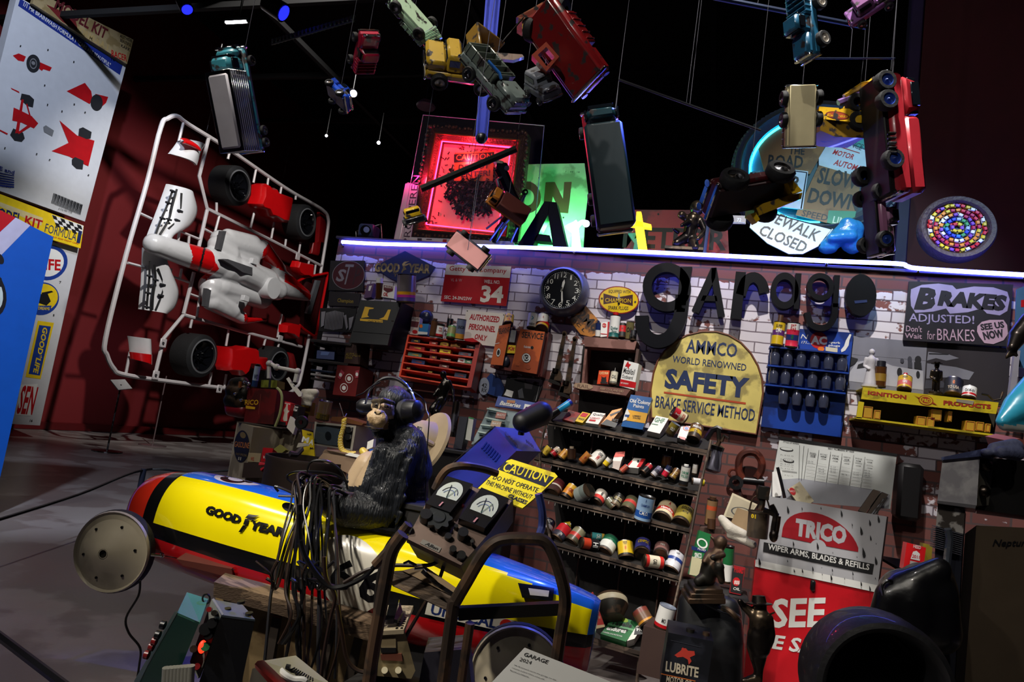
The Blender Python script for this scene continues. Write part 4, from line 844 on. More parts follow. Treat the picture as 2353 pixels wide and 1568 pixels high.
o = veh('toy_jeep','dark red toy jeep with big lugged wheels and yellow dumper bed before the sign tyre',(1720,445),2.5,.34,(-.93,-.22,.35),(.1,.75,-.75),.42,.32,c2('#4a1418'),None,M('toy_maroon_under','#2a0c10',.5),(.1,.24),(.2,.5,.30),None,None,(.32,-.28),.15,.12)
MB().prism([at(*Z8(*q),2.5) for q in ((330,1160),(520,1100),(598,1085),(590,1120),(350,1215),(325,1200))],FW*.1,c2('#a88420')).build('dumper_bed',o)
MB().prism([at(*Z8(*q),2.47) for q in ((500,970),(598,1075),(540,1092),(520,1040),(470,985))],FW*.06,c2('#e0b41c')).build('tailgate',o); MB().prism([at(*Z8(*q),2.46) for q in ((305,1205),(335,1195),(358,1235),(340,1255))],FW*.05,c2('#e0b41c')).build('side_board',o)
veh('toy_truck','teal toy pickup with white-walled wheels hanging nose down at the top right',(1848,62),2.7,.26,(.05,-1,.1),(-.9,-.05,.4),.36,.42,c2('#2c6a8c'),c2('#2c6a8c'),BLACK,(.1,.24),(.15,.5,.34),(-.12,.16,.52),('open',-.5,-.1,.36,c2('#2c6a8c')),(.28,-.3),.12,.1,hub=M('toy_whitewall','#c8c0b4',.4),tyre=RUBBER)
o = veh('toy_plane','mauve toy vehicle hanging half out of the photo at the top right',(1998,12),2.8,.18,(.7,.4,.5),(-.2,.5,.8),.5,.4,c2('#8a5a9a'),c2('#7a4a7a'),c2('#6a3a5a'),(.1,.24),(.1,.5,.34),(-.3,.1,.5),None,(.3,-.3),.1,.08)
# rods, posts and wires of the mobiles
WR = M('hanging_wire','')
def rod(label,a,b,t,r,m,wires=(),nm='mobile_rod',cat='rod',t2=None):
    A,B = at(*a,t),at(*b,t2 or t); o = thing(nm,label,cat,A); MB().tube([A,B],r,m,7).build('rod',o)
    MB().tube([A.lerp(B,.5),V((A.lerp(B,.5).x,A.lerp(B,.5).y,8.5))],.0012,WR,4).build('wire',o)
    for (q,p) in wires: MB().tube([at(*q,t),at(*p,t)],.0012,WR,4).build('wire',o)
    return o
rod('thin grey mobile rod sloping down towards the sign tyre',(1422,183),(1748,300),2.6,.005,M('rod_grey','#55555c',.4,.7),(((1422,183),(1416,250)),((1577,238),(1608,-10))))
rod('thin dark blue mobile rod above the cream truck',(1850,134),(2056,134),2.95,.004,M('rod_blue','#2a3550',.4,.6),(((1850,134),(1842,270)),((1984,134),(1975,215)),((2055,134),(2048,210)),((1984,134),(1990,40))))
rod('thick dark blue mobile beam crossing at the top right',(1640,-6),(1990,62),2.9,.011,M('rod_blue',''),((1740,14),(1748,-30)) and (((1740,14),(1748,-30)),))
rod('black mobile rod crossing before the red artwork',(968,434),(1186,342),2.5,.013,M('rod_black','#050506',.95),(((1082,385),(1100,300)),((1098,400),(1075,575))))
A,B = at(1136,-40,3.6),at(1106,318,3.6)
mb = MB(); d = (B-A)
for k in (-1,1): mb.prism([A+RT*(.028*k-.012)+FW*.0,A+RT*(.028*k+.012),B+RT*(.022*k+.010),B+RT*(.022*k-.010)],FW*.03,M('post_blue','#2a3ec0',.35,.3))
mb.prism([A-RT*.03,A+RT*.03,B+RT*.024,B-RT*.024],FW*.05,M('post_blue',''))
o = thing('hanging_post','slotted blue-lit post hanging from the ceiling above the red artwork','post',B); mb.build('channel',o); MB().sph(B,.03,BLACK).build('end_cap',o)
# ---------------------------------------------------------------- signs and shelves on the brick wall
Z1 = Z(4.612,730,560); Z2 = Z(3.564,1200,560); Z3 = Z(3.41,1740,580); ZA = Z(5.227,700,580)
PW = PY(D-.022)
def wingfoot(x,y,k,m): return [('q',[(x+a*k,y+b*k) for a,b in ((-14,40),(0,10),(-6,-14),(8,-30),(44,-34),(14,-18),(10,0),(22,20),(2,30),(-6,44))],m),('q',[(x+a*k,y+b*k) for a,b in ((14,-12),(48,-22),(30,-6),(12,2))],m)]
panel('oil_sign','dark maroon round sign with letters ST at the left end of the brick wall','sign',[(310,100),(716,100),(700,465),(285,455)],PW,.02,M('sign_dark','#1c171c',.6),[('e',(525,275),(722,285),(545,103),M('sign_grey','#8a8690',.5)),('e',(525,275),(714,285),(545,109),M('sign_maroon','#4a1420',.5)),('t','S',(370,345),(470,360),150,M('sign_grey',''),.03,.1),('t','T',(455,385),(560,390),240,M('sign_grey',''),.0,.2),('t','P',(570,390),(660,395),230,M('sign_maroon_worn','#3a2028',.5),.0,.2)],ZA)
MCR = M('sign_cream_worn','#b59f63',.5,wear=('#6e5f3c',.5,18))
panel('tyre_sign','blue six-sided tyre sign with worn cream lettering near the wall top left','sign',[(925,78),(1242,245),(1180,335),(930,440),(760,360),(590,248)],PW,.015,M('sign_blue_dark','#1a2456',.45),[('t','GOOD',(598,300),(862,312),100,MCR,.05),('t','YEAR',(952,306),(1188,318),96,MCR,.05),('t','TIRES',(800,348),(960,358),30,MCR,.02)]+wingfoot(905,240,1.6,MCR),Z1)
panel('plug_sign','dark board with faded gold lettering under the maroon round sign','sign',[(296,470),(665,495),(650,650),(280,640)],PW,.02,M('sign_dark',''),[('t','Champion',(388,612),(580,626),60,M('gold_worn','#8f7a2c',.5),.02)],ZA)
its = []
for k in range(13): x = 240+k*17; its.append(('q',[(x+18,700+abs(k-6)*4),(x+27,700+abs(k-6)*4),(x+6,935-abs(k-6)*3),(x-3,935-abs(k-6)*3)],M('print_pale','#9a98a0',.6)))
its += [('q',[(470,760),(500,750),(520,900),(500,930)],M('print_pale','')),('q',[(530,790),(590,770),(560,900),(535,940)],M('print_pale','')),('q',[(200,715),(250,710),(230,880),(195,900)],M('print_pale',''))]
panel('car_print','black and white picture of a car grille left of the black cabinet','picture',[(185,670),(630,670),(560,960),(170,945)],PY(D-.012),.01,M('print_black','#121114',.7),its,ZA,apart='printing')
# dark shelves at the left end
def wallshelf(label,a,b,zf,dep,m,th=.02,nm='wall_shelf'):
    p,q = onY(*zf(*a),D-dep),onY(*zf(*b),D-dep); z = (p.z+q.z)/2; t = thing(nm,label,'shelf',(p.x,D-dep/2,z))
    MB().box(((p.x+q.x)/2,D-dep/2,z),(abs(q.x-p.x),dep,th),m,.003).build('plank',t)
    mb = MB()
    for x in (p.x+.03,q.x-.03): mb.box((x,D-.02,z-.06),(.02,.04,.1),m); mb.box((x,D-dep/2,z-.02),(.02,dep*.9,.02),m)
    mb.build('bracket',t); return t
SHD = M('shelf_dark','#2c2624',.6)
wallshelf('dark wall shelf below the car grille picture',(70,1062),(560,1105),ZA,.2,SHD); wallshelf('dark wall shelf above the stack of magazines',(40,1290),(520,1352),ZA,.2,SHD)
carton('blue packet lying on the dark shelf below the car grille picture',(150,1165),(362,1180),(140,1275),D-.19,M('pack_blue','#2a3f7a',.4),.05,20,0,[('q',[(200,1195),(300,1200),(280,1240),(190,1235)],M('pack_lightblue','#5a78b8',.4))],ZA)
for k,(h,lb) in enumerate((('#1c2740','dark blue'),('#b8b4b0','white'),('#3a3230','brown'))):
    p = onY(*ZA(60,1410+k*52),D-.22); mb = MB().box((0,0,0),(.19,.12,.014),c(h),.003,Matrix.Translation(p+V((.1,.06,0))) @ Matrix.Rotation(.12*k-.1,4,'Z')); single(mb,'magazine',lb+' magazine lying in the pile left of the red box with badges','magazine','magazines by the red box')
carton('dark rusty box with gold lettering standing above the red box with badges',(500,1090),(690,1105),(470,1330),D-.2,M('rust_dark','#3a2019',.6),.12,5,0,[('t','AUTO-LITE',(490,1245),(668,1258),40,M('gold_worn',''),.02),('t','SPARK',(488,1280),(575,1285),30,M('gold_worn',''),.02)],ZA,'rusty_box')
Z4 = Z(4.525,500,780)
RB = M('box_deep_red','#6a1414',.45)
ro = [('e',(cx,cy),(cx+40,cy+2),(cx+2,cy-48),WHITE) for cx,cy in ((1367,408),(1313,505))]+[('o',(cx,cy),(cx+34,cy+2),(cx+2,cy-40),.6,RB) for cx,cy in ((1367,408),(1313,505))]
ro += [('q',[(1285,312),(1320,350),(1275,418),(1248,395)],M('badge_pink','#a83a4c',.5)),('e',(1278,370),(1294,372),(1279,350),WHITE),('q',[(1432,330),(1470,320),(1462,400),(1430,405)],M('badge_pink','')),('e',(1448,365),(1462,367),(1449,345),WHITE)]
carton('deep red metal box with round white badges hung behind the ape head',(1245,268),(1482,285),(1195,575),D-.25,RB,.2,4,0,ro,Z4,'metal_box','box')
# black cabinet with yellow emblem and things on it
pl = PP(Z1(360,940),D-.32,10,6); YL = M('emblem_yellow','#d8a912',.45)
cb = panel('metal_cabinet','black metal cabinet with broken yellow emblem under the blue tyre sign','cabinet',[(452,600),(888,622),(768,962),(372,930)],pl,.04,M('cabinet_black','#15171b',.4),[('q',[(500,668),(596,682),(590,692),(545,698),(528,760),(545,778),(460,790)],YL),('q',[(450,796),(690,810),(688,840),(448,818)],YL),('q',[(745,700),(775,700),(740,812),(650,800),(700,780),(722,745)],YL),('t','CHECKOUT',(530,836),(685,842),24,M('cabinet_black',''),.02),('q',[(780,815),(805,816),(804,824),(780,823)],STEEL)],Z1,part='door',apart='emblem')
MB().prism([pl.hit(Z1(*q),-.045) for q in ((452,598),(888,620),(740,1085),(330,1055))],(0,.24,0),M('cabinet_black','')).build('body',cb)
MB().prism([pl.hit(Z1(*q),.001) for q in ((372,935),(766,967),(742,1078),(338,1048))],(0,.04,0),M('cabinet_black','')).build('drawer',cb)
Yc = D-.2
can('amber bottle with white cap on the black cabinet',Z1(650,592),Z1(655,420),80/4.6,Yc,[(M('amber_glass','#4a2c14',.15,coat=.5),1)],name='bottle',cat='bottle',ratio=2,lid=M('amber_glass',''),spout=(.3,.9,WHITE))
carton('small purple box standing left of the amber bottle',(522,432),(600,420),(488,580),Yc,M('purple_card','#5a3a66',.5),.05,5,0,[('q',[(545,450),(575,445),(555,500),(535,500)],WHITE)],Z1)
carton('white tin with maroon shield between the amber bottle and the big silver can',(692,432),(822,450),(676,565),Yc-.02,WHITE,.04,4,0,[('q',[(700,440),(806,452),(795,505),(740,520),(697,490)],M('shield_maroon','#5a1424',.5)),('t','PRODUCTS',(705,468),(800,478),22,WHITE,.01),('t','OIL',(692,556),(742,560),40,KR,.03)],Z1)
can('big silver can with yellow and magenta foot on the black cabinet',Z1(935,630),Z1(945,330),200/4.612,Yc-.06,[(M('can_violet','#4a3a7a',.35),.14),(M('can_magenta','#b02a8c',.35),.1),(M('can_yellow','#d89a18',.35),.12),(M('can_silver','#9a8f94',.3,.6),.64)],ratio=1.5,name='paint_can')
# red and white well sign, personnel sign
PWS = PY(D-.03)
panel('well_sign','red and white oil well sign with number 34 high on the brick wall','sign',[(1365,220),(2052,243),(1997,662),(1303,610)],PWS,.012,M('well_red','#a8121f',.35),[('q',[(1365,220),(2052,243),(2036,365),(1345,328)],M('sign_offwhite','#dcd6cf',.4)),('t','Getty Oil Company',(1392,302),(1998,330),66,M('well_red',''),.01),('t','VL & W',(1408,400),(1528,405),32,M('faded_pink','#c08a90',.5),0),('t','WELL NO.',(1760,420),(1930,430),38,WHITE,.01),('t','34',(1718,622),(1958,634),180,M('sign_offwhite',''),.04),('t','SEC. 24-3N/23W',(1338,585),(1630,605),36,WHITE,.01)],Z1)
panel('personnel_sign','white sign with red lettering AUTHORIZED PERSONNEL ONLY below the well sign','sign',[(1578,705),(1985,745),(1890,1092),(1500,1050)],PWS,.012,M('sign_offwhite',''),[('t','AUTHORIZED',(1606,806),(1922,840),64,M('well_red',''),.03,.1),('t','PERSONNEL',(1598,908),(1878,942),62,M('well_red',''),.03,.1),('t','ONLY',(1658,1012),(1786,1036),58,M('well_red',''),.03,.1),('e',(1585,714),(1591,714),(1585,708),INK),('e',(1970,757),(1976,757),(1970,751),INK)],Z1)
# clock
o_ = onY(*Z2(352,405),D); R = (onY(*Z2(552,405),D)-o_).length*1.0; T = axisT(o_,(0,-1,0),V((0,0,-1)))
ck = thing('wall_clock','round grey wall clock with black face above the licence plate','clock',o_-V((0,0,R)))
CG = M('clock_grey','#5c6478',.35,wear=('#4a5060',.4,6),coat=.2)
MB(T).lathe([(R*.97,0),(R*1.02,.02),(R,.06),(R*.9,.11),(R*.82,.125),(R*.78,.115),(R*.77,.095)],CG,40).build('case',ck)
F = MB(T).lathe([(.0005,.095),(R*.78,.095)],M('clock_face','#14161c',.25,coat=.5),40).build('face',ck)
fp = lambda a,r,h=.098: o_+V((math.sin(a)*r*R,-h,math.cos(a)*r*R))
mb = MB()
for k in range(12):
    a = 2*math.pi*k/12; s = str(k or 12); p = fp(a,.6); w_ = .075*R*(.45 if s == '1' else 1.5 if s in ('10','12') else .9 if s == '11' else 1); mb.text(s,p-V((w_,0,.1*R)),V((2*w_,0,0)),V((0,0,.2*R)),WHITE,.0)
for k in range(60): mb.cyl(fp(k*math.pi/30,.72),fp(k*math.pi/30,.72,.099),R*(.017 if k % 5 else .024),WHITE,n=6)
mb.build('numerals',F)
for a,L_,w_ in ((.12,.42,.05),(math.radians(172),.62,.035)):
    x = V((math.cos(a),0,-math.sin(a))); b0 = fp(a,-.1,.102); MB().prism([b0+x*R*w_*.6,fp(a,L_*.7,.102)+x*R*w_,fp(a,L_,.102),fp(a,L_*.7,.102)-x*R*w_,b0-x*R*w_*.6],(0,-.002,0),WHITE).build('hand',ck)
PL8 = M('plate_orange','#b8762a',.5,wear=('#5a3a20',.5,12))
panel('licence_plate','rusty orange licence plate tilted under the wall clock','licence plate',[(385,628),(520,508),(700,715),(562,765),(480,745)],PY(D-.02),.006,PL8,[('t','2M6',(440,592),(585,728),82,M('plate_letter','#2a1c18',.5),.03),('t','BC L',(412,632),(505,728),24,M('plate_letter',''),.02),('e',(505,532),(511,534),(507,525),INK)],Z2)
panel('oval_sign','small yellow oval sign with dark bow tie emblem beside the black letter g','sign',ell((790,462,0),(166,10,0),(4,-113,0),40) and [(q.x,q.y) for q in ell((790,462,0),(166,10,0),(4,-113,0),40)],PY(D-.03),.012,M('oval_border','#8a1a1c',.4),[('e',(790,462),(948,471),(794,357),M('oval_yellow','#e0bc18',.35)),('q',[(665,408),(780,440),(905,418),(905,512),(780,480),(665,498)],M('bow_dark','#3c1418',.45)),('q',[(784,420),(794,400),(802,440),(800,500),(784,512),(780,470)],STEEL),('t','EQUIPPED WITH',(708,408),(885,414),30,INK,.01),('t','SPARK PLUGS',(702,540),(868,546),30,INK,.01),('t','CHAMPION',(678,480),(890,486),34,M('oval_yellow',''),.0),('e',(652,450),(660,450),(652,442),STEEL),('e',(925,478),(933,478),(925,470),STEEL)],Z2)
# the big letters
def band(pl,path,wpx,zf): return [pl.hit(zf(*q)) for q in path]
PLt = PY(D-.085)
def bandpoly(path,w):
    P = spline([(a,b,0) for a,b in path],4); out = []; inn = []
    for i,p in enumerate(P):
        d = (P[min(i+1,len(P)-1)]-P[max(i-1,0)]).normalized(); n = V((-d.y,d.x,0)); ww = w; out.append(p+n*ww); inn.append(p-n*ww)
    return [[(out[i].x,out[i].y),(out[i+1].x,out[i+1].y),(inn[i+1].x,inn[i+1].y),(inn[i].x,inn[i].y)] for i in range(len(P)-1)]
G = 'black letters on the brick wall'
letter('wall_letter','large black letter g standing out from the wall above the arched yellow sign',[[(1296,190),(1392,190),(1330,560),(1262,560)]]+bandpoly([(1310,420),(1300,560),(1262,680),(1200,770),(1110,800),(1030,770),(985,700),(978,590)],55),PLt,.06,BL,Z2,[((1182,355),(1382,362),(1186,156),.62,1.0)],group=G)
letter('wall_letter','narrow black capital A among the letters on the brick wall',[[(1545,200),(1590,196),(1580,280),(1445,572),(1388,545)],[(1552,200),(1592,196),(1660,590),(1605,602),(1548,280)],[(1480,425),(1590,428),(1600,472),(1462,468)]],PLt,.06,BL,Z2,group=G)
letter('wall_letter','black letter r between the capital A and the small letter a on the wall',[[(1750,228),(1832,234),(1792,622),(1703,610)]]+bandpoly([(1790,420),(1830,310),(1900,275),(1960,320),(1985,400)],42),PLt,.06,BL,Z2,group=G)
letter('wall_letter','black small letter a above the two spray cans on the wall',[[(302,164),(348,166),(326,446),(286,442)]],PLt,.06,BL,Z3,[((215,300),(325,306),(220,158),.62,1.0)],group=G)
letter('wall_letter','second smaller black letter g above the blue spark plug rack',[[(605,178),(650,180),(632,430),(592,430)]]+bandpoly([(612,400),(605,500),(560,575),(490,592),(420,560),(392,470)],24),PLt,.06,BL,Z3,[((497,270),(604,278),(500,162),.62,1.0)],group=G)
t = letter('wall_letter','solid black letter e at the right end of the wall lettering',[[(q.x,q.y) for q in ell((815,335,0),(120,6,0),(4,-164,0),36)]],PLt,.06,BL,Z3,group=G)
art(MB(),PLt,[('q',[(760,380),(860,372),(862,392),(766,402)],M('slit_blue','#22305e',.4))],.002,Z3).build('slit',t)
# open display shelf with tins
BP = M('shelf_pinkbrown','#8a6058',.65,wear=('#6a443c',.5,9))
ds = thing('display_shelf','weathered pinkish-brown open shelf box under the oval sign','shelf',onY(*Z2(650,1230),D-.1))
pf = PY(D-.17)
def bx(pts,y0,dep,m,zf,nm,par): return MB().prism([PY(y0).hit(zf(*q)) for q in pts],(0,dep,0),m).build(nm,par)
bx([(505,760),(938,800),(920,870),(510,842)],D-.17,.17,BP,Z2,'top_shelf',ds); bx([(432,1140),(888,1196),(850,1246),(420,1182)],D-.19,.19,BP,Z2,'lower_shelf',ds)
bx([(500,830),(950,860),(880,1200),(470,1150)],D-.02,.02,M('shelf_back','#1d1614',.8),Z2,'back_panel',ds); bx([(515,838),(535,840),(505,1150),(485,1148)],D-.16,.15,BP,Z2,'side_panel',ds); bx([(935,860),(958,866),(905,1200),(885,1198)],D-.16,.15,M('shelf_side','#4a342e',.7),Z2,'side_panel',ds)
bx([(470,1190),(850,1240),(815,1450),(455,1400)],D-.06,.06,M('shelf_back',''),Z2,'lower_panel',ds)
mb = art(MB(),PY(D-.19),[('e',(500,1168),(580,1176),(502,1142),M('stamp_pale','#a58a70',.7)),('t','RAIL',(450,1180),(550,1190),30,M('stamp_dark','#6a5040',.7),.02),('t','KEEP COOL AND DRY',(640,1195),(830,1222),18,M('stamp_pale',''),.01),('t','HANDLE WITH CARE',(640,1216),(800,1238),14,M('stamp_pale',''),.01)],.002,Z2); mb.build('lettering',ds)
Ys = D-.11
def zc(label,b,tp,d,bands,zf,Y,txt=None,tc=None,**k): s = zf(1,0)[0]-zf(0,0)[0]; return can(label,zf(*b),zf(*tp),d*s,Y,bands,txt,tc,**k)
GT = 'tins on top of the open shelf'
zc('navy and white slim bottle at the left end of the open shelf top',(618,770),(624,650),44,[(WHITE,.5),(NAVY,.5)],Z2,Ys,ratio=2.6,group=GT,name='bottle',cat='bottle',spout=(.15,.4,NAVY))
carton('white box with red edge on the open shelf top',(645,648),(715,640),(640,765),Ys-.02,WHITE,.04,2,0,[('q',[(700,642),(715,640),(708,770),(694,768)],KR),('e',(672,670),(690,672),(673,652),KR),('t','PER 10',(655,676),(690,678),12,WHITE,.0),('q',[(642,735),(695,740),(694,746),(642,741)],KR)],Z2,group=GT)
zc('tall white spray can with red cap and teal foot on the open shelf top',(745,780),(765,590),84,[(M('can_teal','#1d5a58',.35),.2),(WHITE,.8)],Z2,Ys-.03,[('Quaker',.42,.16,M('can_teal','')),('State',.3,.1,M('can_teal',''))],ratio=2.3,group=GT,name='spray_can',spout=(.14,.55,KR))
zc('black can with red diamond label on the open shelf top',(815,775),(822,660),72,[(INK,.35),(KR,.5),(INK,.15)],Z2,Ys-.01,'*',INK,ratio=1.7,group=GT)
zc('khaki can at the right end of the open shelf top',(868,790),(888,640),66,[(M('khaki','#6d6440',.4),1)],Z2,Ys,'OIL',INK,ratio=2.2,group=GT); zc('squat silver can before the khaki can',(905,795),(912,715),55,[(STEEL,1)],Z2,Ys-.05,ratio=1.5,group=GT)
carton('orange-red tin with black cat picture in the open shelf',(628,1040),(716,1040),(612,1150),D-.12,M('tin_orange','#d84a24',.35),.03,3,0,[('t','CATS PAW',(632,1072),(706,1074),22,M('tin_cream','#e8d8a0',.4),.02),('e',(668,1120),(690,1122),(669,1096),INK),('q',[(650,1105),(648,1085),(662,1098),(676,1098),(688,1086),(688,1108)],INK),('q',[(640,1130),(700,1134),(698,1150),(640,1146)],INK)],Z2,'tin','tin',side=M('tin_red','#a8201c',.4))
zc('small cream oil tin with thin spout in the open shelf',(740,1160),(758,1050),62,[(M('tin_grey','#6a675e',.4),.18),(M('tin_creamwhite','#c9c4ae',.4),.82)],Z2,D-.12,'OIL',INK,ratio=1.9,name='tin',cat='tin',spout=(.3,.06,WHITE))
t = carton('white rectangular oil tin with red foot at the right of the open shelf',(836,955),(955,985),(795,1165),D-.17,WHITE,.06,4,-14,[('q',[(806,1110),(935,1138),(926,1184),(795,1165)],KR),('q',[(852,985),(868,962),(874,985),(892,990),(876,1008),(868,1030),(860,1008),(842,1006)],KR),('t','Mobiloil',(824,1060),(915,1078),46,INK,.01),('t','Outboard',(815,1098),(902,1114),28,INK,.0),('t','NET CONTENTS',(806,1146),(868,1156),12,WHITE)],Z2,'oil_tin','tin')
MB().cyl(onY(*Z2(880,958),D-.14),onY(*Z2(882,940),D-.14),.012,BLACK).build('cap',t)
def pwrench(label,a,b,hd,Y):
    o = thing('pipe_wrench',label,'wrench',onY(*Z2(*b),Y)); A,B,H = [onY(*Z2(*q),Y) for q in (a,b,hd)]; d = (B-A).normalized()
    mb = MB(); s = V((d.z,0,-d.x)); w_ = .013; mb.prism([A+s*w_*.7,A-s*w_*.7,B-s*w_*1.2,B+s*w_*1.2],(0,.025,0),IRON); mb.cyl(A,A+V((0,.025,0)),w_*1.2,IRON); mb.build('handle',o)
    MB().prism([B+s*.02,B+s*.035+d*.02,H+s*.04,H-s*.03,H-s*.03-d*.03,B-s*.02],(0,.035,0),IRON).build('fixed_jaw',o)
    MB().prism([H+s*.015-d*.045,H+s*.04-d*.035,H+s*.05+d*.02,H-s*.03+d*.03,H-s*.025+d*.015,H+s*.015],(0,.03,0),M('jaw_black','#191614',.5,.5)).build('moving_jaw',o)
    MB().cyl(B+s*.01-d*.01,B+s*.01+d*.015,.02,STEEL).build('nut',o); MB().cyl(A+V((0,-.01,0)),A+V((0,D-Y,0)),.005,STEEL).build('hook',o)
pwrench('left of two dark pipe wrenches hanging between the orange cabinet and the open shelf',(345,735),(285,1040),(278,1120),D-.06)
pwrench('right and lower of two dark pipe wrenches hanging beside the open shelf',(430,780),(372,1140),(355,1225),D-.07)
# orange service cabinet
OR = M('service_orange','#c8602c',.5,wear=('#9a4420',.35,7)); ORD = M('service_dark','#5c1c18',.5)
sc = thing('service_cabinet','orange two-door parts cabinet with SERVICE lettering on the brick wall','cabinet',onY(1180,860,D-.1))
MB().prism([PY(D-.10).hit(q) for q in ((1152,758),(1262,764),(1245,866),(1136,848))],(0,.10,0),ORD).build('body',sc)
MB().prism([PY(D-.12).hit(q) for q in ((1128,838),(1240,860),(1238,866),(1126,844))],(0,.12,0),ORD).build('base_shelf',sc)
d1 = MB().prism([PL(onY(1174,850,D-.15),(-.1,-1,0)).hit(q) for q in ((1196,756),(1252,763),(1233,860),(1174,850))],(.0,.05,0),OR,ORD).build('door',sc)
pp = PL(onY(1174,850,D-.15),(-.1,-1,0)); art(MB(),pp,[('t','SERVICE',(2160,998),(2385,1020),66,INK,.02),('t','Federated',(2182,1105),(2262,1112),26,WHITE,.02,.2),('e',(2272,1103),(2288,1104),(2273,1086),INK),('e',(2210,1212),(2258,1218),(2214,1160),INK),('o',(2210,1212),(2254,1218),(2214,1165),.75,WHITE),('t','BCA',(2180,1232),(2242,1238),44,WHITE,.02),('e',(2228,1310),(2255,1314),(2229,1285),M('service_stain','#8a3c1c',.6)),('t','SINCE 1910',(2100,1300),(2130,1304),8,INK)],.001,Z1).build('lettering',d1)
pp = PL(onY(1127,838,D-.18),(.35,-1,0)); d2 = MB().prism([pp.hit(q) for q in ((1147,749),(1174,744),(1155,840),(1127,838))],(.0,.02,0),OR,ORD).build('door',sc)
art(MB(),pp,[('t','BEARING',(1925,960),(2042,938),58,INK,.02),('e',(1915,1155),(1938,1152),(1918,1108),INK),('o',(1915,1155),(1936,1152),(1918,1112),.7,WHITE),('q',[(1880,1060),(1925,1050),(1925,1056),(1880,1066)],WHITE)],.001,Z1).build('lettering',d2)
carton('yellow packet inside the orange cabinet between its doors',(2010,1075),(2100,1080),(2000,1160),D-.12,YEL,.015,0,0,[('t','Kit',(2015,1130),(2085,1135),40,KR,.03,.2)],Z1)
single(MB().sph(onY(*Z1(1990,1250),D-.115),(.03,.02,.035),M('ball_dark','#2a2c38',.3)),'rubber_bulb','dark round bulb inside the orange cabinet','bulb')
single(MB().box(onY(*Z1(2070,985),D-.115),(.04,.02,.08),GREY),'grey_packet','grey packet at the top inside the orange cabinet','packet')
zc('yellow grease tin on the orange cabinet',(2020,860),(2032,770),105,[(M('tin_yellow','#c9a22a',.35),1)],Z1,D-.1,[('MOTOR',.6,.24,INK),('OIL',.3,.2,KR)],ratio=1.2); zc('white tin with blue arrow on the orange cabinet',(2262,900),(2285,740),100,[(WHITE,1)],Z1,D-.1,[('>',.6,.3,M('arrow_blue','#2a8ab0',.4)),('FREEZE',.2,.14,INK)],ratio=1.7)
zc('round white tin with red ring behind the yellow tin on the orange cabinet',(160,665),(175,590),95,[(WHITE,1)],Z2,D-.08,'O',KR,ratio=.9); zc('low red and yellow tin at the right end of the orange cabinet',(155,710),(170,668),110,[(M('tin_yellow',''),.5),(KR,.5)],Z2,D-.12,'GREASE',KR,ratio=.8)
# black framed print below it, round badge
panel('framed_print','dark framed photograph hanging under the orange cabinet','picture',[(1165,866),(1246,888),(1232,925),(1155,910)],PY(D-.03),.02,M('print_black',''),[('l',[(1173,870),(1243,872),(1231,922)],.002,WHITE),('q',[(1164,895),(1180,900),(1176,914),(1158,908)],WHITE),('q',[(1190,898),(1200,892),(1204,915),(1192,915)],M('print_grey','')),('q',[(1205,880),(1225,882),(1222,895),(1206,893)],M('print_dim','#4a4448',.6))],None)
panel('round_badge','blue tin badge with white disc left of the dark framed photograph','sign',[(1128,858),(1150,872),(1160,895),(1150,915),(1120,905),(1108,880)],PY(D-.03),.02,M('badge_blue','#1c3a7a',.4),[('e',(1112,888),(1124,890),(1114,868),M('badge_white','#8f96a8',.5)),('t','42',(1106,890),(1118,892),10,INK,.02),('t','RX',(1106,901),(1118,903),9,INK,.02)])
# arched yellow brake sign
AY = M('arch_yellow','#d2c06c',.45,wear=('#978950',.36,7)); AB = M('arch_blue','#1c2c54',.5); ABR = M('arch_brown','#6a3a22',.5)
arc = [(1052,1200),(1075,1060),(1110,960),(1165,880),(1250,805),(1350,750),(1470,722),(1590,722),(1690,750),(1790,810),(1870,895),(1930,1000),(1965,1110),(1972,1230),(1915,1562),(1380,1478),(1060,1425)]
panel('brake_sign','large worn yellow arched sign reading SAFETY in the middle of the wall','sign',arc,PY(D-.035),.015,AY,[('t','AMMCO',(1338,893),(1755,935),112,AB,.02),('t','WORLD RENOWNED',(1228,972),(1832,1045),56,AB,.01),('t','SAFETY',(1160,1184),(1845,1272),165,AB,.05),('q',[(1160,1212),(1832,1302),(1830,1318),(1160,1226)],M('arch_red','#b0441c',.5)),('t','BRAKE SERVICE METHOD',(1085,1340),(1900,1458),96,AB,.01)],Z2,pipe=(.006,ABR))
# blue spark plug rack with hanging jars
BR = M('rack_blue','#173f9c',.4,wear=('#122c70',.3,6))
pr = PP(Z3(340,1400),D-.03,0,0)
ac = panel('plug_rack','blue spark plug rack with three ledges of glass jars on the brick wall','rack',[(335,600),(755,632),(655,1455),(30,1368),(100,742),(320,760)],pr,.025,BR,[('e',(482,690),(550,696),(486,624),M('ac_red','#c01c24',.4)),('t','AC',(418,720),(545,728),66,WHITE,.05),('t','spark',(562,718),(652,724),22,WHITE,.02),('t','plugs',(558,742),(648,748),22,WHITE,.02),('t','N',(340,675),(398,680),34,WHITE,0,.2),('t','171...',(345,715),(410,720),20,WHITE,.01,.2),('q',[(725,640),(738,646),(722,690),(716,730),(690,770),(660,784),(655,765),(680,735),(695,690)],WHITE),('e',(500,758),(526,760),(502,740),ORANGE),('q',[(535,740),(630,752),(628,785),(535,772)],M('rack_cream','#cfc6a8',.5))],Z3,part='back_panel')
for a,b,e in (((98,738),(722,798),.09),((80,885),(718,947),.09),((62,1035),(692,1106),.09)):
    q = [(a[0],a[1]-5),(b[0],b[1]-5),(b[0],b[1]+7),(a[0],a[1]+7)]; MB().prism([PY(D-.12).hit(Z3(*k)) for k in q],(0,.095,0),BR).build('ledge',ac)
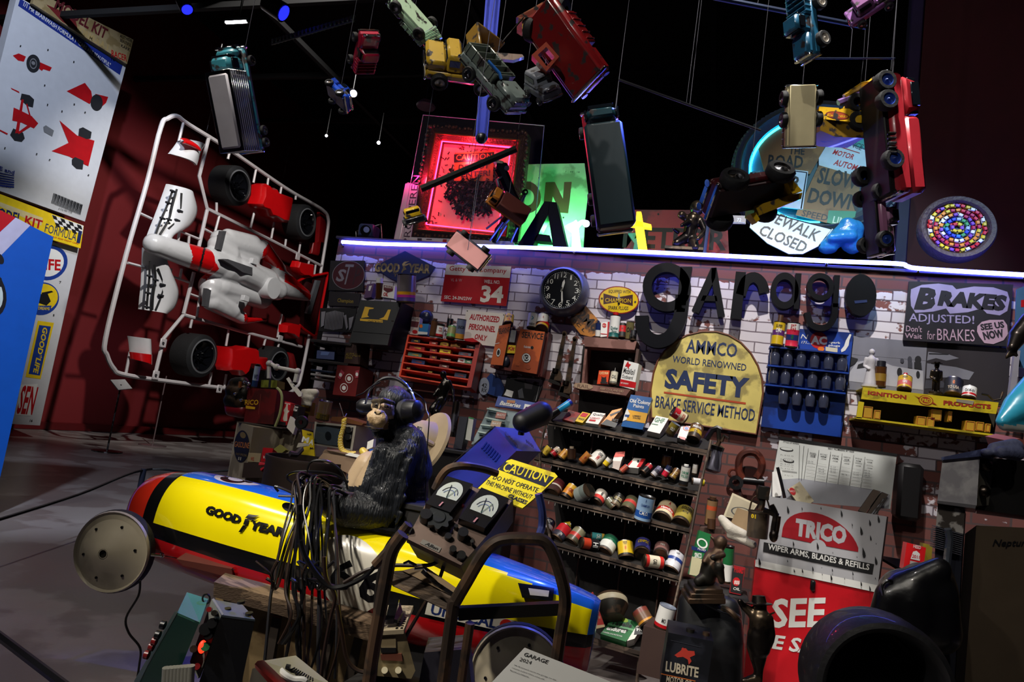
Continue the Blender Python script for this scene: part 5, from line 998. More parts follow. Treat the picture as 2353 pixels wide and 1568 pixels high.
bx([(58,1160),(110,1165),(665,1235),(652,1450),(30,1366)],D-.05,.02,BR,Z3,'apron',ac)
JG = M('jar_glass','#3c4054',.12,coat=.6,var=.2)
rows = [('top',[(140,825),(242,833),(345,841),(450,848),(560,860),(665,872)],745),('middle',[(128,970),(222,978),(325,992),(432,1004),(542,1014),(650,1024)],893),('lowest',[(205,1132),(310,1142),(415,1152),(520,1162)],1045)]
ordn = ['first','second','third','fourth','fifth','sixth']
for rn,L_,_ in rows:
    for k,(a,b) in enumerate(L_):
        B = onY(*Z3(a-6,b+62),D-.085); Tt = onY(*Z3(a+4,b-64),D-.085); d = Tt-B; r_ = .5*66/3.41*px(4.4)*1.0; L = d.length; T = axisT(B,d)
        o = thing('glass_jar','%s small glass jar from the left hanging under the %s ledge of the blue rack' % (ordn[k],rn),'jar',T,'glass jars in the blue rack')
        MB(T).lathe([(.0005,0),(r_*.7,0),(r_*.86,L*.04),(r_*.98,L*.3),(r_,L*.7),(r_*.8,L*.86),(r_*.8,L)],JG,16).build('glass',o); MB(T).lathe([(r_*.84,L*.86),(r_*.84,L),(.0005,L)],M('jar_lid','#3a3c48',.4,.5),14).build('lid',o)
zc('yellow and purple bottle with brown neck on top of the blue rack',(150,738),(178,550),92,[(M('bottle_yellow','#c9a81c',.35),.4),(M('bottle_purple','#5a2a6a',.35),.25),(M('bottle_yellow',''),.35)],Z3,D-.1,[('SUPER',.8,.12,INK),('DRI',.62,.16,WHITE)],ratio=2.1,name='bottle',cat='bottle',spout=(.3,.45,M('neck_brown','#4a3020',.4)))
zc('red, white and blue can beside the yellow bottle on the blue rack',(265,748),(288,552),94,[(M('can_redpink','#d02a48',.35),.25),(M('can_bluegreen','#23306a',.35),.25),(M('can_redpink',''),.22),(WHITE,.28)],Z3,D-.1,[('SPIT',.86,.12,KR),('FIRE',.72,.12,KR),('#',.42,.2,GREEN)],ratio=2.0)
# brakes sign and pictures
BKS = M('brakes_board','#16131f',.6); BKW = M('brakes_white','#9c93c0',.5)
panel('brakes_sign','hand-painted black sign reading BRAKES ADJUSTED at the right end of the wall','sign',[(1190,228),(2006,252),(1966,738),(1144,690)],PY(D-.03),.015,BKS,[
    ('q',[(1205,290),(1290,255),(1420,245),(1530,260),(1560,290),(1700,268),(1850,275),(1960,310),(1978,370),(1960,460),(1900,495),(1800,480),(1760,440),(1650,470),(1510,482),(1480,440),(1380,465),(1240,475),(1205,420),(1200,350)],BKW),
    ('t','B',(1225,450),(1400,455),175,BKS,.06,.25),('t','RAKES',(1410,420),(1950,465),125,BKS,.07,.15),('t','ADJUSTED!',(1188,560),(1700,582),82,BKW,.01),('t',"Don't",(1165,620),(1290,628),48,M('brakes_pink','#b89ab0',.5),.01),('t','Wait',(1155,672),(1290,680),40,M('brakes_pink',''),.01),('t','for',(1330,682),(1392,686),68,M('brakes_pink',''),.0),('t','BRAKES',(1410,690),(1705,700),92,M('brakes_pink',''),.0),
    ('q',[(1725,580),(1760,545),(1820,530),(1930,530),(1958,570),(1965,640),(1930,690),(1850,720),(1780,712),(1740,660),(1722,620)],M('brakes_pink','')),('t','SEE US',(1755,615),(1940,592),52,BKS,.05),('t','NOW',(1780,690),(1940,665),66,BKS,.05)],Z3)
GP = [M('photo_grey%d' % i,h,.6) for i,h in enumerate(('#3c3d48','#777884','#a9aab4','#17171d'))]
panel('wall_photograph','large black and white photograph of a white car and people above the yellow rack','picture',[(748,655),(1332,708),(1302,1120),(700,1075)],PY(D-.008),.006,GP[1],[('q',[(748,655),(1332,708),(1322,850),(735,800)],GP[1]),('q',[(725,940),(780,860),(860,845),(960,850),(1060,890),(1300,930),(1300,1080),(720,1010)],GP[2]),('q',[(790,880),(840,862),(850,905),(780,915)],GP[3]),('e',(1115,940),(1135,942),(1116,905),GP[3]),('e',(1260,960),(1275,962),(1260,930),GP[3]),('e',(1260,840),(1285,842),(1262,812),GP[3]),('q',[(1230,860),(1285,865),(1290,920),(1230,910)],GP[3]),('e',(1195,840),(1212,842),(1196,815),GP[0]),('q',[(1180,860),(1215,862),(1215,910),(1180,905)],GP[0]),('e',(1135,850),(1150,852),(1136,832),GP[0]),('q',[(720,815),(790,835),(770,870),(720,900)],GP[3])],Z3,apart='printing')
panel('wall_photograph','darker black and white photograph behind the small bronze figure at the right','picture',[(1334,708),(1985,755),(1955,1200),(1302,1120)],PY(D-.008),.006,M('photo_dark','#241f26',.6),[('q',[(1340,780),(1500,800),(1580,830),(1480,850),(1400,830),(1330,850)],GP[1]),('q',[(1330,870),(1560,900),(1700,940),(1660,1000),(1500,980),(1325,990)],GP[1]),('q',[(1320,1000),(1450,1010),(1500,1060),(1310,1070)],GP[0]),('q',[(1345,790),(1500,796),(1500,804),(1345,800)],GP[3])],Z3,apart='printing')
# yellow ignition rack
IY = M('ignition_yellow','#c9b31c',.45,wear=('#8f7f18',.25,8)); IR = M('ignition_red','#9a2a14',.5)
ig = thing('ignition_rack','long yellow ignition parts rack with open compartments at the right of the wall','rack',onY(*Z3(1300,1400),D-.1))
hd = bx([(830,1057),(1892,1178),(1872,1268),(815,1150)],D-.2,.012,IY,Z3,'header',ig)
art(MB(),PY(D-.2),[('t','IGNITION',(865,1116),(1168,1153),32,IR,.05),('t','PRODUCTS',(1458,1196),(1832,1230),36,IR,.05),('e',(1322,1160),(1380,1168),(1324,1122),IR),('o',(1322,1160),(1372,1167),(1324,1127),.8,IY),('t','P&D',(1290,1172),(1356,1180),28,IY,.02),('q',[(1225,1118),(1270,1140),(1270,1148)],IR),('q',[(1378,1175),(1415,1200),(1372,1186)],IR),('q',[(1560,1150),(1700,1165),(1690,1195),(1560,1172)],M('tape_grey','#8a8270',.6))],.001,Z3).build('lettering',hd)
bx([(826,1060),(1886,1180),(1886,1186),(826,1066)],D-.19,.19,IY,Z3,'top',ig); bx([(815,1100),(1880,1220),(1840,1440),(790,1320)],D-.02,.02,M('ignition_back','#2a2410',.8),Z3,'back',ig)
bx([(776,1290),(1850,1425),(1848,1440),(774,1304)],D-.2,.2,IY,Z3,'tray',ig); bx([(795,1168),(838,1176),(820,1302),(776,1298)],D-.2,.012,IY,Z3,'end_plate',ig)
for a,b,w_,h in ((870,1250,75,92),(945,1270,50,70),(1288,1318,70,70),(1362,1330,60,78),(1408,1272,80,84),(1515,1285,30,80),(1672,1358,74,78),(1748,1362,60,70),(1812,1375,40,66)):
    q = [(a-w_/2,b-h/2),(a+w_/2,b-h/2+w_*.1),(a+w_/2-8,b+h/2+w_*.1),(a-w_/2-8,b+h/2)]; ob = bx(q,D-.18,.06,M('carton_mustard','#b58a1c',.55),Z3,'compartment_box',ig)
    art(MB(),PY(D-.18),[('l',[(q[0][0]+6,q[0][1]+6),(q[1][0]-6,q[1][1]+6),(q[2][0]-6,q[2][1]-6),(q[3][0]+6,q[3][1]-6),(q[0][0]+6,q[0][1]+6)],.0012,IR)],.001,Z3).build('outline',ob)
Yi = D-.12
def ifig(name,label,q,h,m,hat=False,robe=False,arms=True,cat='figurine'):
    B = onY(*Z3(*q),Yi); s = h; o = thing(name,label,cat,B); U = V((.0,0,1)); X = V((1,0,0))
    L_ = [('e',B+U*s*.88,(s*.075,s*.08,s*.09)),('c',B+U*s*.78,s*.05,B+U*s*.66,s*.11),('c',B+U*s*.66,s*.12,B+U*s*.42,s*.095)]
    if robe: L_ += [('c',B+U*s*.42,s*.1,B+U*s*.05,s*.16)]
    else: L_ += [('c',B+U*s*.4-X*s*.05,s*.07,B+U*s*.05-X*s*.06,s*.05),('c',B+U*s*.4+X*s*.05,s*.07,B+U*s*.05+X*s*.07,s*.05),('e',B+U*s*.03-X*s*.07-V((0,s*.03,0)),(s*.05,s*.09,s*.035)),('e',B+U*s*.03+X*s*.08-V((0,s*.03,0)),(s*.05,s*.09,s*.035))]
    if arms: L_ += [('c',B+U*s*.7-X*s*.13,s*.045,B+U*s*.5-X*s*.16,s*.035),('c',B+U*s*.5-X*s*.16,s*.035,B+U*s*.42-X*s*.06-V((0,s*.1,0)),s*.03),('c',B+U*s*.7+X*s*.13,s*.045,B+U*s*.45+X*s*.15,s*.035)]
    organic('body',L_,s*.018,m,o,3)
    if hat: MB().lathe([(.0005,s*1.02),(s*.09,s*1.0),(s*.1,s*.94),(s*.17,s*.95),(s*.16,s*.93),(.0005,s*.92)],m,14,Matrix.Translation(B)).build('hat',o)
    MB().cyl(B-V((0,0,.006)),B+V((0,0,.006)),s*.2,m).build('base',o); return o
ifig('figurine','white robed figurine standing on the yellow rack before the car photograph',(880,1048),.215,M('plaster_white','#b9b6bb',.6),robe=True)
ifig('figurine','small bronze figurine with wide hat standing on the yellow rack',(1395,1105),.17,BRONZE,hat=True)
zc('brown bottle with yellow label standing next to the white figurine',(958,1060),(968,895),88,[(M('amber_glass',''),.25),(M('label_dim','#8a6a1c',.5),.4),(M('amber_glass',''),.35)],Z3,Yi,ratio=1.9,name='bottle',cat='bottle',spout=(.25,.8,M('cap_dark','#1c1c24',.4)))
zc('yellow bottle with pink label on the yellow rack',(1150,1085),(1160,985),104,[(M('tin_yellow',''),.2),(M('label_pink','#c8605a',.45),.4),(M('tin_yellow',''),.4)],Z3,Yi,[('HEET',.8,.16,INK),('GAS',.45,.2,WHITE)],ratio=1.2,name='bottle',cat='bottle',spout=(.35,.3,KR))
zc('black bottle with orange mark right of the small bronze figurine',(1530,1130),(1542,1010),130,[(INK,1)],Z3,Yi,[('TO USA',.3,.2,M('mark_pale','#b8a890',.5)),('@',.62,.24,ORANGE)],ratio=1.2,name='bottle',cat='bottle',spout=(.3,.25,M('neck_brown','')))
zc('small white can with red band at the right of the yellow rack',(1655,1150),(1668,1062),100,[(WHITE,.15),(KR,.2),(WHITE,.65)],Z3,Yi-.03,'OAM-IN',INK,ratio=1.0)
single(MB().tube([onY(*Z3(a,b),Yi) for a,b in ((1760,1110),(1810,1120),(1850,1160),(1905,1150),(1925,1095))],.006,IRON),'wire_tool','bent wire tool lying at the right end of the yellow rack','tool')
# orange rack of small parts
pd = PP(Z1(880,1410),D-.22,9,4); OS = M('rack_orange','#d8401c',.4,wear=('#a82c14',.3,9)); OSD = M('rack_redinside','#3c0c0a',.6)
def dq(u,v): return ((960+(1690-960)*u)*(1-v)+(870+(1590-870)*u)*v,(975+75*u)*(1-v)+(1400+120*u)*v)
dr = thing('parts_rack','orange-red tilted rack of small parts on seven ledges above the bronze sculpture','rack',pd.hit(Z1(880,1410)))
MB().prism([pd.hit(Z1(*dq(u,v)),-.10) for u,v in ((0,0),(1,0),(1,1),(0,1))],-pd.n*.02,OSD).build('back',dr)
for k in range(7):
    v = k/6; MB().prism([pd.hit(Z1(*dq(u,vv))) for u,vv in ((0,v-.012),(1,v-.012),(1,v+.018),(0,v+.018))],-pd.n*.10,OS).build('ledge',dr)
MB().prism([pd.hit(Z1(*dq(u,v)),.003) for u,v in ((-.012,-.02),(.012,-.02),(.012,1.02),(-.012,1.02))],-pd.n*.12,OS).build('side_panel',dr)
MB().prism([pd.hit(Z1(*dq(u,v)),.003) for u,v in ((.985,-.02),(1.05,.0),(1.05,1.0),(.985,1.02))],-pd.n*.15,M('rack_redside','#a01c12',.4)).build('side_panel',dr)
rws = ['top','second','third','fourth','fifth','lowest']
for r_,u,w_,h,hx_,lb in ((0,.12,.13,.6,'#1c2234','black tyre-shaped packet'),(0,.38,.12,.5,'#c03024','red and cream round tin'),(0,.54,.12,.6,'#e0bc28','yellow and white box'),(0,.70,.14,.6,'#d08a28','orange flip card'),(0,.92,.12,.6,'#1c2440','navy box'),(1,.16,.22,.62,'#b01c24','long red packet'),(1,.40,.10,.5,'#8a2030','small maroon pouch'),(1,.57,.16,.62,'#e8d01c','bright yellow box'),(1,.86,.18,.55,'#5f6a80','grey-blue box'),(2,.15,.2,.62,'#5f8a78','green and grey box'),(2,.42,.1,.55,'#7a3038','small red tin'),(2,.60,.15,.35,'#8a4a38','flat brown disc'),(2,.83,.1,.7,'#d8d6d2','white box'),(2,.93,.1,.6,'#4f8a68','green box'),(3,.22,.19,.7,'#22387a','blue oblong tin'),(3,.60,.14,.5,'#6a2a28','brown round tin'),(4,.10,.05,.4,'#7a5a38','tiny brass fitting'),(4,.42,.06,.3,'#8a7a2c','tiny yellow fitting'),(4,.86,.17,.7,'#2a3358','dark blue oblong tin')):
    v1 = (r_+.96)/6; v0 = v1-h*.145; q = [dq(u-w_/2,v0),dq(u+w_/2,v0),dq(u+w_/2,v1-.012),dq(u-w_/2,v1-.012)]
    mb = MB().prism([pd.hit(Z1(*k),-.02) for k in q],-pd.n*.05,c(hx_,.4))
    art(mb,PL(pd.hit(Z1(*q[0]),-.02),pd.n),[('q',[(q[0][0]*.7+q[2][0]*.3,q[0][1]*.65+q[2][1]*.35),(q[1][0]*.75+q[3][0]*.25,q[1][1]*.65+q[3][1]*.35),(q[1][0]*.75+q[3][0]*.25,q[1][1]*.3+q[2][1]*.7),(q[0][0]*.7+q[2][0]*.3,q[0][1]*.3+q[3][1]*.7)],c(('#d8d0c0','#c8a030','#802020')[int(u*10) % 3],.45))],.001,Z1)
    single(mb,'small_packet','%s on the %s ledge of the orange rack' % (lb,rws[r_]),'packet','small parts in the orange rack')
Yr = D-.16; GR = 'tins on the orange rack'
carton('white and maroon box at the left end of the orange rack top',(1000,775),(1085,785),(975,960),Yr,M('box_pinkwhite','#c9b8b4',.5),.05,4,0,[('q',[(995,820),(1075,830),(1060,890),(985,880)],M('shield_maroon','')),('e',(1030,935),(1058,938),(1032,915),KR),('t','PLUG',(1000,808),(1070,815),26,INK,.02)],Z1,group=GR)
carton('bright blue tin with orange sun on the orange rack',(1085,848),(1180,852),(1060,965),Yr,M('tin_skyblue','#2a7ab8',.4),.05,4,0,[('e',(1095,875),(1112,876),(1096,855),ORANGE),('q',[(1062,930),(1165,940),(1162,965),(1060,962)],WHITE)],Z1,'tin','tin',GR)
zc('slim brown bottle on the orange rack',(1215,985),(1245,815),75,[(M('amber_brown','#5a3820',.35),1)],Z1,Yr,ratio=2,name='bottle',cat='bottle',group=GR,spout=(.12,.6,M('neck_brown','')))
zc('white can with red pennant on the orange rack',(1285,995),(1312,850),82,[(KR,.2),(WHITE,.65),(IRON,.15)],Z1,Yr-.02,[('FINE',.65,.12,KR),('CLEAN',.48,.12,KR)],ratio=1.8,group=GR)
zc('pale green can with cream label on the orange rack',(1405,1010),(1430,880),95,[(M('can_lightgreen','#5a9a58',.4),.3),(M('label_olive','#8a8450',.45),.6),(M('can_lightgreen',''),.1)],Z1,Yr-.03,ratio=1.5,group=GR)
zc('grey-blue can with yellow splash on the orange rack',(1500,1020),(1530,800),98,[(M('splash_yellow','#c88a2c',.4),.25),(M('can_greyblue','#66708a',.35),.75)],Z1,Yr-.02,[('UNION',.6,.16,INK)],ratio=2.1,group=GR)
zc('small black bottle with pointed spout behind the pale green can',(1395,890),(1408,800),66,[(BLACK,1)],Z1,Yr+.05,'*',KR,ratio=1.4,name='bottle',cat='bottle',group=GR,spout=(.5,.15,BLACK))
single(MB().sph(onY(*Z1(1150,780),D-.06),(.05,.04,.05),M('ball_blueblack','#20263e',.3)),'horn_bulb','dark blue rubber horn bulb behind the blue tin on the orange rack','horn')
single(MB().prism([onY(*Z1(*q),D-.18) for q in ((1545,1010),(1640,1000),(1700,1040),(1640,1045),(1560,1030))],(0,.05,0),KR),'red_pouch','small red pouch at the right end of the orange rack top','pouch')
# ---------------------------------------------------------------- leaning rack of oil cans
ZR = Z(4.127,1200,880); ZS = Z(3.842,1200,1160); ZT = Z(2.76,1640,1000); ZB = Z(3.35,1560,1100); ZU = Z(2.58,1980,960)
LIP = M('rack_lip','#6a5a4e',.5,.3,wear=('#3c322c',.5,14)); RKB = M('rack_dark','#120e0d',.8)
SH = [((1252,968),(1634,1042),3.74),((1228,1054),(1604,1136),3.70),((1240,1139),(1584,1222),3.66),((1262,1248),(1562,1332),3.62),((1330,1462),(1476,1506),3.56)]
rk = thing('can_rack','tall leaning metal rack with sloping shelves of oil cans before the brick wall','rack',onY(1440,1500,3.7))
for k,(a,b,Y) in enumerate(SH):
    A,B = onY(*a,Y),onY(*b,Y); sl = V((0,.17,.075))
    MB().prism([A-V((0,0,.018)),B-V((0,0,.018)),B+V((0,0,.012)),A+V((0,0,.012))],(0,.008,0),LIP).build('lip',rk)
    MB().prism([A-V((0,0,.004)),B-V((0,0,.004)),B-V((0,0,.004))+sl,A-V((0,0,.004))+sl],(0,0,-.006),RKB).build('shelf',rk)
    if k < 4:
        mb = MB()
        for i in range(22): p = A.lerp(B,(i+.5)/22)-V((0,-.002,.018)); mb.box(p-V((0,0,.008)),(.0022,.002,.014),M('hook_white','#b8b4ae',.4,.3),0)
        mb.build('price_hooks',rk)
for pts in (((1634,1012,3.73),(1606,1132,3.68),(1588,1225,3.64),(1560,1345,3.6),(1548,1400,3.58)),((1256,965,3.73),(1240,1040,3.71),(1246,1145,3.66),(1266,1250,3.62),(1290,1400,3.58))): MB().tube([onY(*q) for q in pts],.007,LIP,6).build('post',rk)
MB().prism([onY(1256,975,3.93),onY(1620,1035,3.93),onY(1500,1500,3.85),onY(1300,1440,3.85)],(0,.02,0),RKB).build('back',rk)
for x in (1345,1440,1530): MB().tube([onY(x+20,1000+(x-1440)*.2,3.9),onY(x-30,1440+(x-1440)*.3,3.83)],.005,M('wire_rust','#5a463c',.5,.4),5).build('wire',rk)
shn = ['top','second','third','fourth','lowest']
def rc(sh,label,b,t,d,bands,txt=None,tc=None,zf=ZR,ratio=1.35,dy=.045,**k):
    s = zf(1,0)[0]-zf(0,0)[0]; B_ = [(c(m,.35) if isinstance(m,str) else m,f) for m,f in bands]
    return can(label+' on the %s rack shelf' % shn[sh],zf(*b),zf(*t),d*s,SH[sh][2]+dy,B_,txt,tc,ratio,'cans in the leaning rack',**k)
w_,k_,r_c = '#d8d4cc','#141418','#b8202a'
# top shelf
T0 = SH[0][2]
fl = thing('flashlight','cyan-bodied torch with black head leaning at the left end of the can rack','torch',onY(1262,960,T0))
A,B = onY(1262,958,T0-.02),onY(1312,924,T0+.04); d = B-A
MB().cyl(A,A+d*.42,.026,BLACK,.021).build('head',fl); MB().cyl(A+d*.4,A+d*.92,.02,M('torch_cyan','#1fa0d8',.3,coat=.3)).build('body',fl); MB().cyl(A+d*.9,B,.021,M('torch_blue','#1c30a8',.3)).build('end_cap',fl)
def rbx(label,tl,tr,bl,m,items=(),dp=.04,lean=42,zf=ZR,sh=0,dy=.04,yaw=0,**k): return carton(label+' on the %s rack shelf' % shn[sh],tl,tr,bl,SH[sh][2]+dy,m if not isinstance(m,str) else c(m),dp,lean,yaw,items,zf,group='cartons in the leaning rack',**k)
rbx('worn red flat tin',(440,258),(552,288),(382,345),M('tin_red_worn','#8a2f28',.4,wear=('#5a3a30',.4,20)))
rbx('yellow flat tin with red panel',(572,274),(648,292),(495,362),'#d8b41c',[('q',[(575,282),(630,294),(600,328),(545,316)],c('#b8202a')),('t','WAX',(528,348),(588,360),22,INK,.03)])
rbx('white flat tin with black lettering',(670,276),(790,292),(600,378),w_,[('t','Quality',(668,312),(775,326),26,INK,.01,.2),('q',[(640,345),(700,352),(692,368),(632,360)],KR),('t','LIGHT',(645,338),(735,348),14,KR)])
rbx('orange and black open carton',(852,262),(948,240),(742,395),M('carton_orange','#d8821c',.45),[('q',[(745,392),(800,345),(905,385),(880,425)],INK),('q',[(830,300),(925,262),(930,275),(838,318)],INK),('t','PARTS',(845,360),(905,375),26,INK,.02)],.06,30)
rbx('tall blue and yellow rectangular paint tin',(1030,112),(1232,142),(938,412),M('tin_blue','#1d5a9c',.25,coat=.4),[('q',[(1002,255),(1190,290),(1165,385),(972,355)],M('tin_gold','#e0a428',.35)),('t','Old Colony',(1016,195),(1212,222),46,WHITE,.03),('t','Paints',(1052,230),(1152,246),32,WHITE,.02),('t','Your',(1085,158),(1112,162),14,WHITE,.01),('t','LAMBERT',(1045,318),(1125,330),16,INK,.02),('t','COLORS',(1048,338),(1120,348),15,INK,.02),('q',[(985,260),(1000,240),(1004,262),(1022,300),(1000,305),(990,350),(952,365),(968,310)],WHITE),('q',[(975,300),(1018,306),(1008,328),(972,320)],M('tin_blue2','#1a3f7a',.35))],.07,8,yaw=0)
rbx('white carton with green lettering',(1270,312),(1388,338),(1185,455),w_,[('t','GHF',(1250,370),(1345,388),48,GREEN,.04,.2),('q',[(1230,385),(1290,395),(1285,402),(1225,392)],GREEN)],.07,35)
rc(0,'red and cream drum lying sideways at the back',(1548,350),(1425,268),105,[('#d8c8a8',.55),(r_c,.45)],[('NIBLCO',.3,.2,KR),('X',.72,.3,WHITE)],dy=.10,ratio=1.3)
rc(0,'brown can showing its pale grey lid',(1392,490),(1460,388),95,[('#4a3c1c',.5),('#8a7a28',.5)],'OLD',WHITE,lid=M('lid_bluegrey','#8a93a4',.3,.4),ratio=1.5,back=-.3,dy=.0)
rbx('white carton with red and blue ring',(1510,405),(1598,412),(1470,520),w_,[('o',(1558,432),(1592,436),(1560,408),.7,KR),('e',(1558,432),(1575,434),(1559,420),BLUE),('q',[(1480,505),(1550,520),(1545,545),(1500,530)],KR)],.05,35)
rc(0,'brown and yellow can at the right end',(1618,545),(1660,420),130,[('#3a2c20',.3),('#c8a41c',.28),('#6a4a2a',.42)],[('Mazola',.75,.2,WHITE),('OIL',.42,.16,INK)])
o = thing('vice_clamp','black iron clamp bolted on the top right corner of the can rack','clamp',onY(1650,1030,T0));
mb = MB(); mb.tube([onY(*ZR(a,b),T0) for a,b in ((1740,540),(1800,450),(1850,430),(1890,450))],.016,BLACK,7); mb.build('jaw',o); MB().tube([onY(*ZR(a,b),T0-.02) for a,b in ((1860,440),(1870,560),(1850,600))],.012,IRON,7).build('screw',o); MB().tube([onY(*ZR(a,b),T0-.03) for a,b in ((1890,560),(1915,500),(1950,530))],.009,IRON,6).build('handle',o)
# second shelf
rc(1,'yellow can at the left end',(195,690),(268,610),78,[('#3a3020',.15),('#d8b83a',.85)],'O',c('#8a6a20'))
rc(1,'red can with cream top',(272,695),(352,632),80,[('#c02030',.5),('#c8b8a0',.5)],'OIL',INK)
rc(1,'amber oblong can',(362,722),(430,645),78,[('#d89a3a',1)],'o',c('#8a3020'))
rc(1,'brown jug with pale cap',(468,725),(470,625),84,[('#3a2418',1)],ratio=1.2,name='jug',spout=(.22,.5,M('cap_pale','#b8a890',.4)))
mb = MB(); p = onY(*ZR(520,585),T0-.02+.15); mb.lathe([(.0005,0),(.035,0),(.04,.03),(.038,.03),(.034,.004),(.0005,.004)],BLACK,20,axisT(p,(0,-.3,1))); single(mb,'oil_pan','small black pan above the brown jug on the second rack shelf','pan')
rc(1,'orange slim can',(552,760),(640,668),74,[('#c8702c',.3),('#d88a3a',.7)],'#',c('#b83020'))
rc(1,'large white can with red dog picture',(648,775),(748,680),128,[('#d8d4cc',1)],[('DOG',.72,.2,INK),('W',.42,.4,KR)])
rc(1,'small yellow can half hidden by the dog can',(778,792),(835,718),62,[('#d8b81c',.6),('#d8d4cc',.4)])
rbx('white and red upright carton',(888,658),(975,650),(832,800),w_,[('q',[(888,658),(975,650),(968,700),(868,705)],M('carton_red','#d03a28',.4)),('q',[(850,740),(940,745),(915,830),(835,800)],M('carton_grey','#a89890',.5)),('q',[(815,745),(860,735),(858,800),(822,810)],INK)],.05,25,sh=1)
rc(1,'dull red small can',(930,850),(1000,790),60,[('#a84a38',1)])
rbx('white and red flat tin',(1060,712),(1170,722),(990,800),w_,[('q',[(1130,720),(1168,722),(1120,800),(1085,798)],KR),('e',(1100,745),(1112,747),(1102,733),INK),('q',[(1000,775),(1040,735),(1045,745),(1008,790)],KR)],.04,50,sh=1)
rc(1,'black slim can with red end',(1140,858),(1215,785),70,[('#161414',.6),('#a02028',.4)],ratio=1.8)
rc(1,'grey and violet tube',(1232,888),(1315,805),66,[('#a8a4a8',.4),('#6a6680',.6)],'NEED',INK,ratio=1.8)
rc(1,'red and blue tube',(1338,895),(1405,790),62,[('#c81c38',.5),('#d8d4d8',.12),('#22284a',.38)],ratio=2)
rc(1,'brown and gold can',(1410,915),(1475,828),76,[('#8a6a28',.3),('#6a4a2c',.7)],'AID',c('#c8a860'),ratio=1.6)
rc(1,'upright white bottle with green lettering',(1525,975),(1556,790),88,[('#18181a',.22),('#d0d0c8',.78)],[('CHROME',.68,.14,M('bottle_green','#1d7a5a',.4)),('POLISH',.5,.14,M('bottle_green',''))],ratio=2.1,name='bottle',back=.1,dy=-.01,spout=(.08,.5,WHITE))
rc(1,'round amber bottle in the shadow',(1360,790),(1375,690),90,[(M('amber_glass',''),1)],dy=.15,name='bottle',ratio=1.1)
rc(1,'small white capped bottle at the right end',(1630,870),(1645,770),50,[('#c8c0b4',.6),('#d8d4cc',.4)],name='bottle',ratio=1.7,dy=.08)
rc(1,'silver and yellow can lying across the right end',(1600,930),(1725,948),68,[('#c8c8cc',.7),('#b8a41c',.3)],ratio=1.8,dy=-.01)
# third shelf
rc(2,'maroon can with white band',(275,1065),(345,955),150,[('#4a3434',.4),('#d8d0c8',.12),('#6a2f34',.48)])
rc(2,'orange and gold can',(405,1100),(490,985),118,[('#18161a',.18),('#d88a28',.5),('#e0b038',.32)],'OIL',c('#8a2a1c'))
rc(2,'grey can showing its flat lid',(640,1015),(538,1068),150,[('#6a7470',.5),('#8a9490',.5)],lid=M('lid_grey','#9aa0a0',.35,.3),ratio=1.0,dy=.0)
rc(2,'white can with red label and black emblem',(690,1150),(762,1050),130,[('#2a2624',.15),('#c83a34',.3),('#d8cfc4',.55)],[('@',.6,.3,INK)])
rc(2,'olive drab can tipped sideways',(880,1190),(815,1110),95,[('#4a4a38',.5),('#5a5a44',.5)],ratio=1.3)
rc(2,'dark can with pale ring lettering',(862,1180),(925,1080),112,[('#6a5f4c',.3),('#24221e',.7)],'OLDER',c('#b8a878'))
rc(2,'olive can with red band',(985,1225),(1050,1115),140,[('#55523c',.4),('#b03a34',.25),('#6a6850',.35)])
rc(2,'light blue upright can with dark blue triangle',(1135,1310),(1188,1075),160,[('#8aa8c8',.12),('#1f4f9c',.28),('#8fb0d4',.6)],[('CHAMPLIN',.66,.1,M('can_navytext','#1c3a7a',.4)),('C.M.O.',.36,.14,WHITE),('A',.86,.12,M('can_navytext',''))],ratio=1.5,dy=-.02,back=.5)
rc(2,'cream can with red banner',(1318,1310),(1385,1180),185,[('#3a3632',.1),('#d8c8a8',.2),('#c82a24',.25),('#d8c4a0',.45)],[('Havoline',.42,.16,WHITE),('A',.78,.2,KR)])
rc(2,'gold and black can at the right end',(1495,1350),(1555,1215),172,[('#2a2820',.12),('#9a8a3a',.88)],[('GOLDEN',.76,.2,INK),('MOTOR',.5,.12,INK)])
# fourth shelf
rc(3,'navy and white can at the left end',(205,250),(238,155),115,[('#c8c4c8',.45),('#22243a',.55)],[('MOTOR',.75,.18,WHITE),('OIL',.58,.16,WHITE)],None,ZS)
rc(3,'yellow can lying behind the red one',(330,190),(430,180),60,[('#b89a24',1)],None,None,ZS,dy=.13)
rc(3,'red and dark can',(295,315),(388,205),132,[('#24222a',.12),('#3a3848',.3),('#c8202c',.58)],[('70',.28,.16,WHITE)],None,ZS)
rc(3,'khaki can with red band',(425,345),(515,235),130,[('#4a4636',.3),('#a83028',.28),('#77735a',.42)],None,None,ZS)
rc(3,'small teal can lying at the back',(600,272),(725,290),62,[('#3f8f94',.8),('#b8943c',.2)],'OIL',c('#d8e0d8'),ZS,dy=.12)
rc(3,'red, gold and black can lying sideways',(515,335),(665,362),100,[('#b83a20',.5),('#18161a',.5)],[('HI',.75,.3,WHITE)],None,ZS,ratio=1.6,dy=.0)
rc(3,'green and white can',(715,435),(790,310),152,[('#5a5654',.12),('#c8cac4',.5),('#1f5f44',.38)],[('W',.5,.3,WHITE)],None,ZS)
rc(3,'yellow can with orange square',(920,478),(908,335),142,[('#1c1a18',.15),('#d8b41c',.85)],[('QUAKER',.84,.1,INK),('STATE',.74,.08,INK),('#',.5,.26,c('#d86a1c'))],None,ZS,back=.8)
rc(3,'purple can with yellow lettering',(1055,440),(1068,340),142,[('#1c1c24',.15),('#3f3f8a',.85)],[('CENPEC',.62,.24,YEL)],None,ZS)
rc(3,'cream and red can lying on the front lip',(1068,490),(1240,518),110,[('#c02a24',.2),('#d8cfb8',.6),('#c02a24',.2)],[('CAR',.5,.2,INK)],None,ZS,ratio=1.6,dy=-.02)
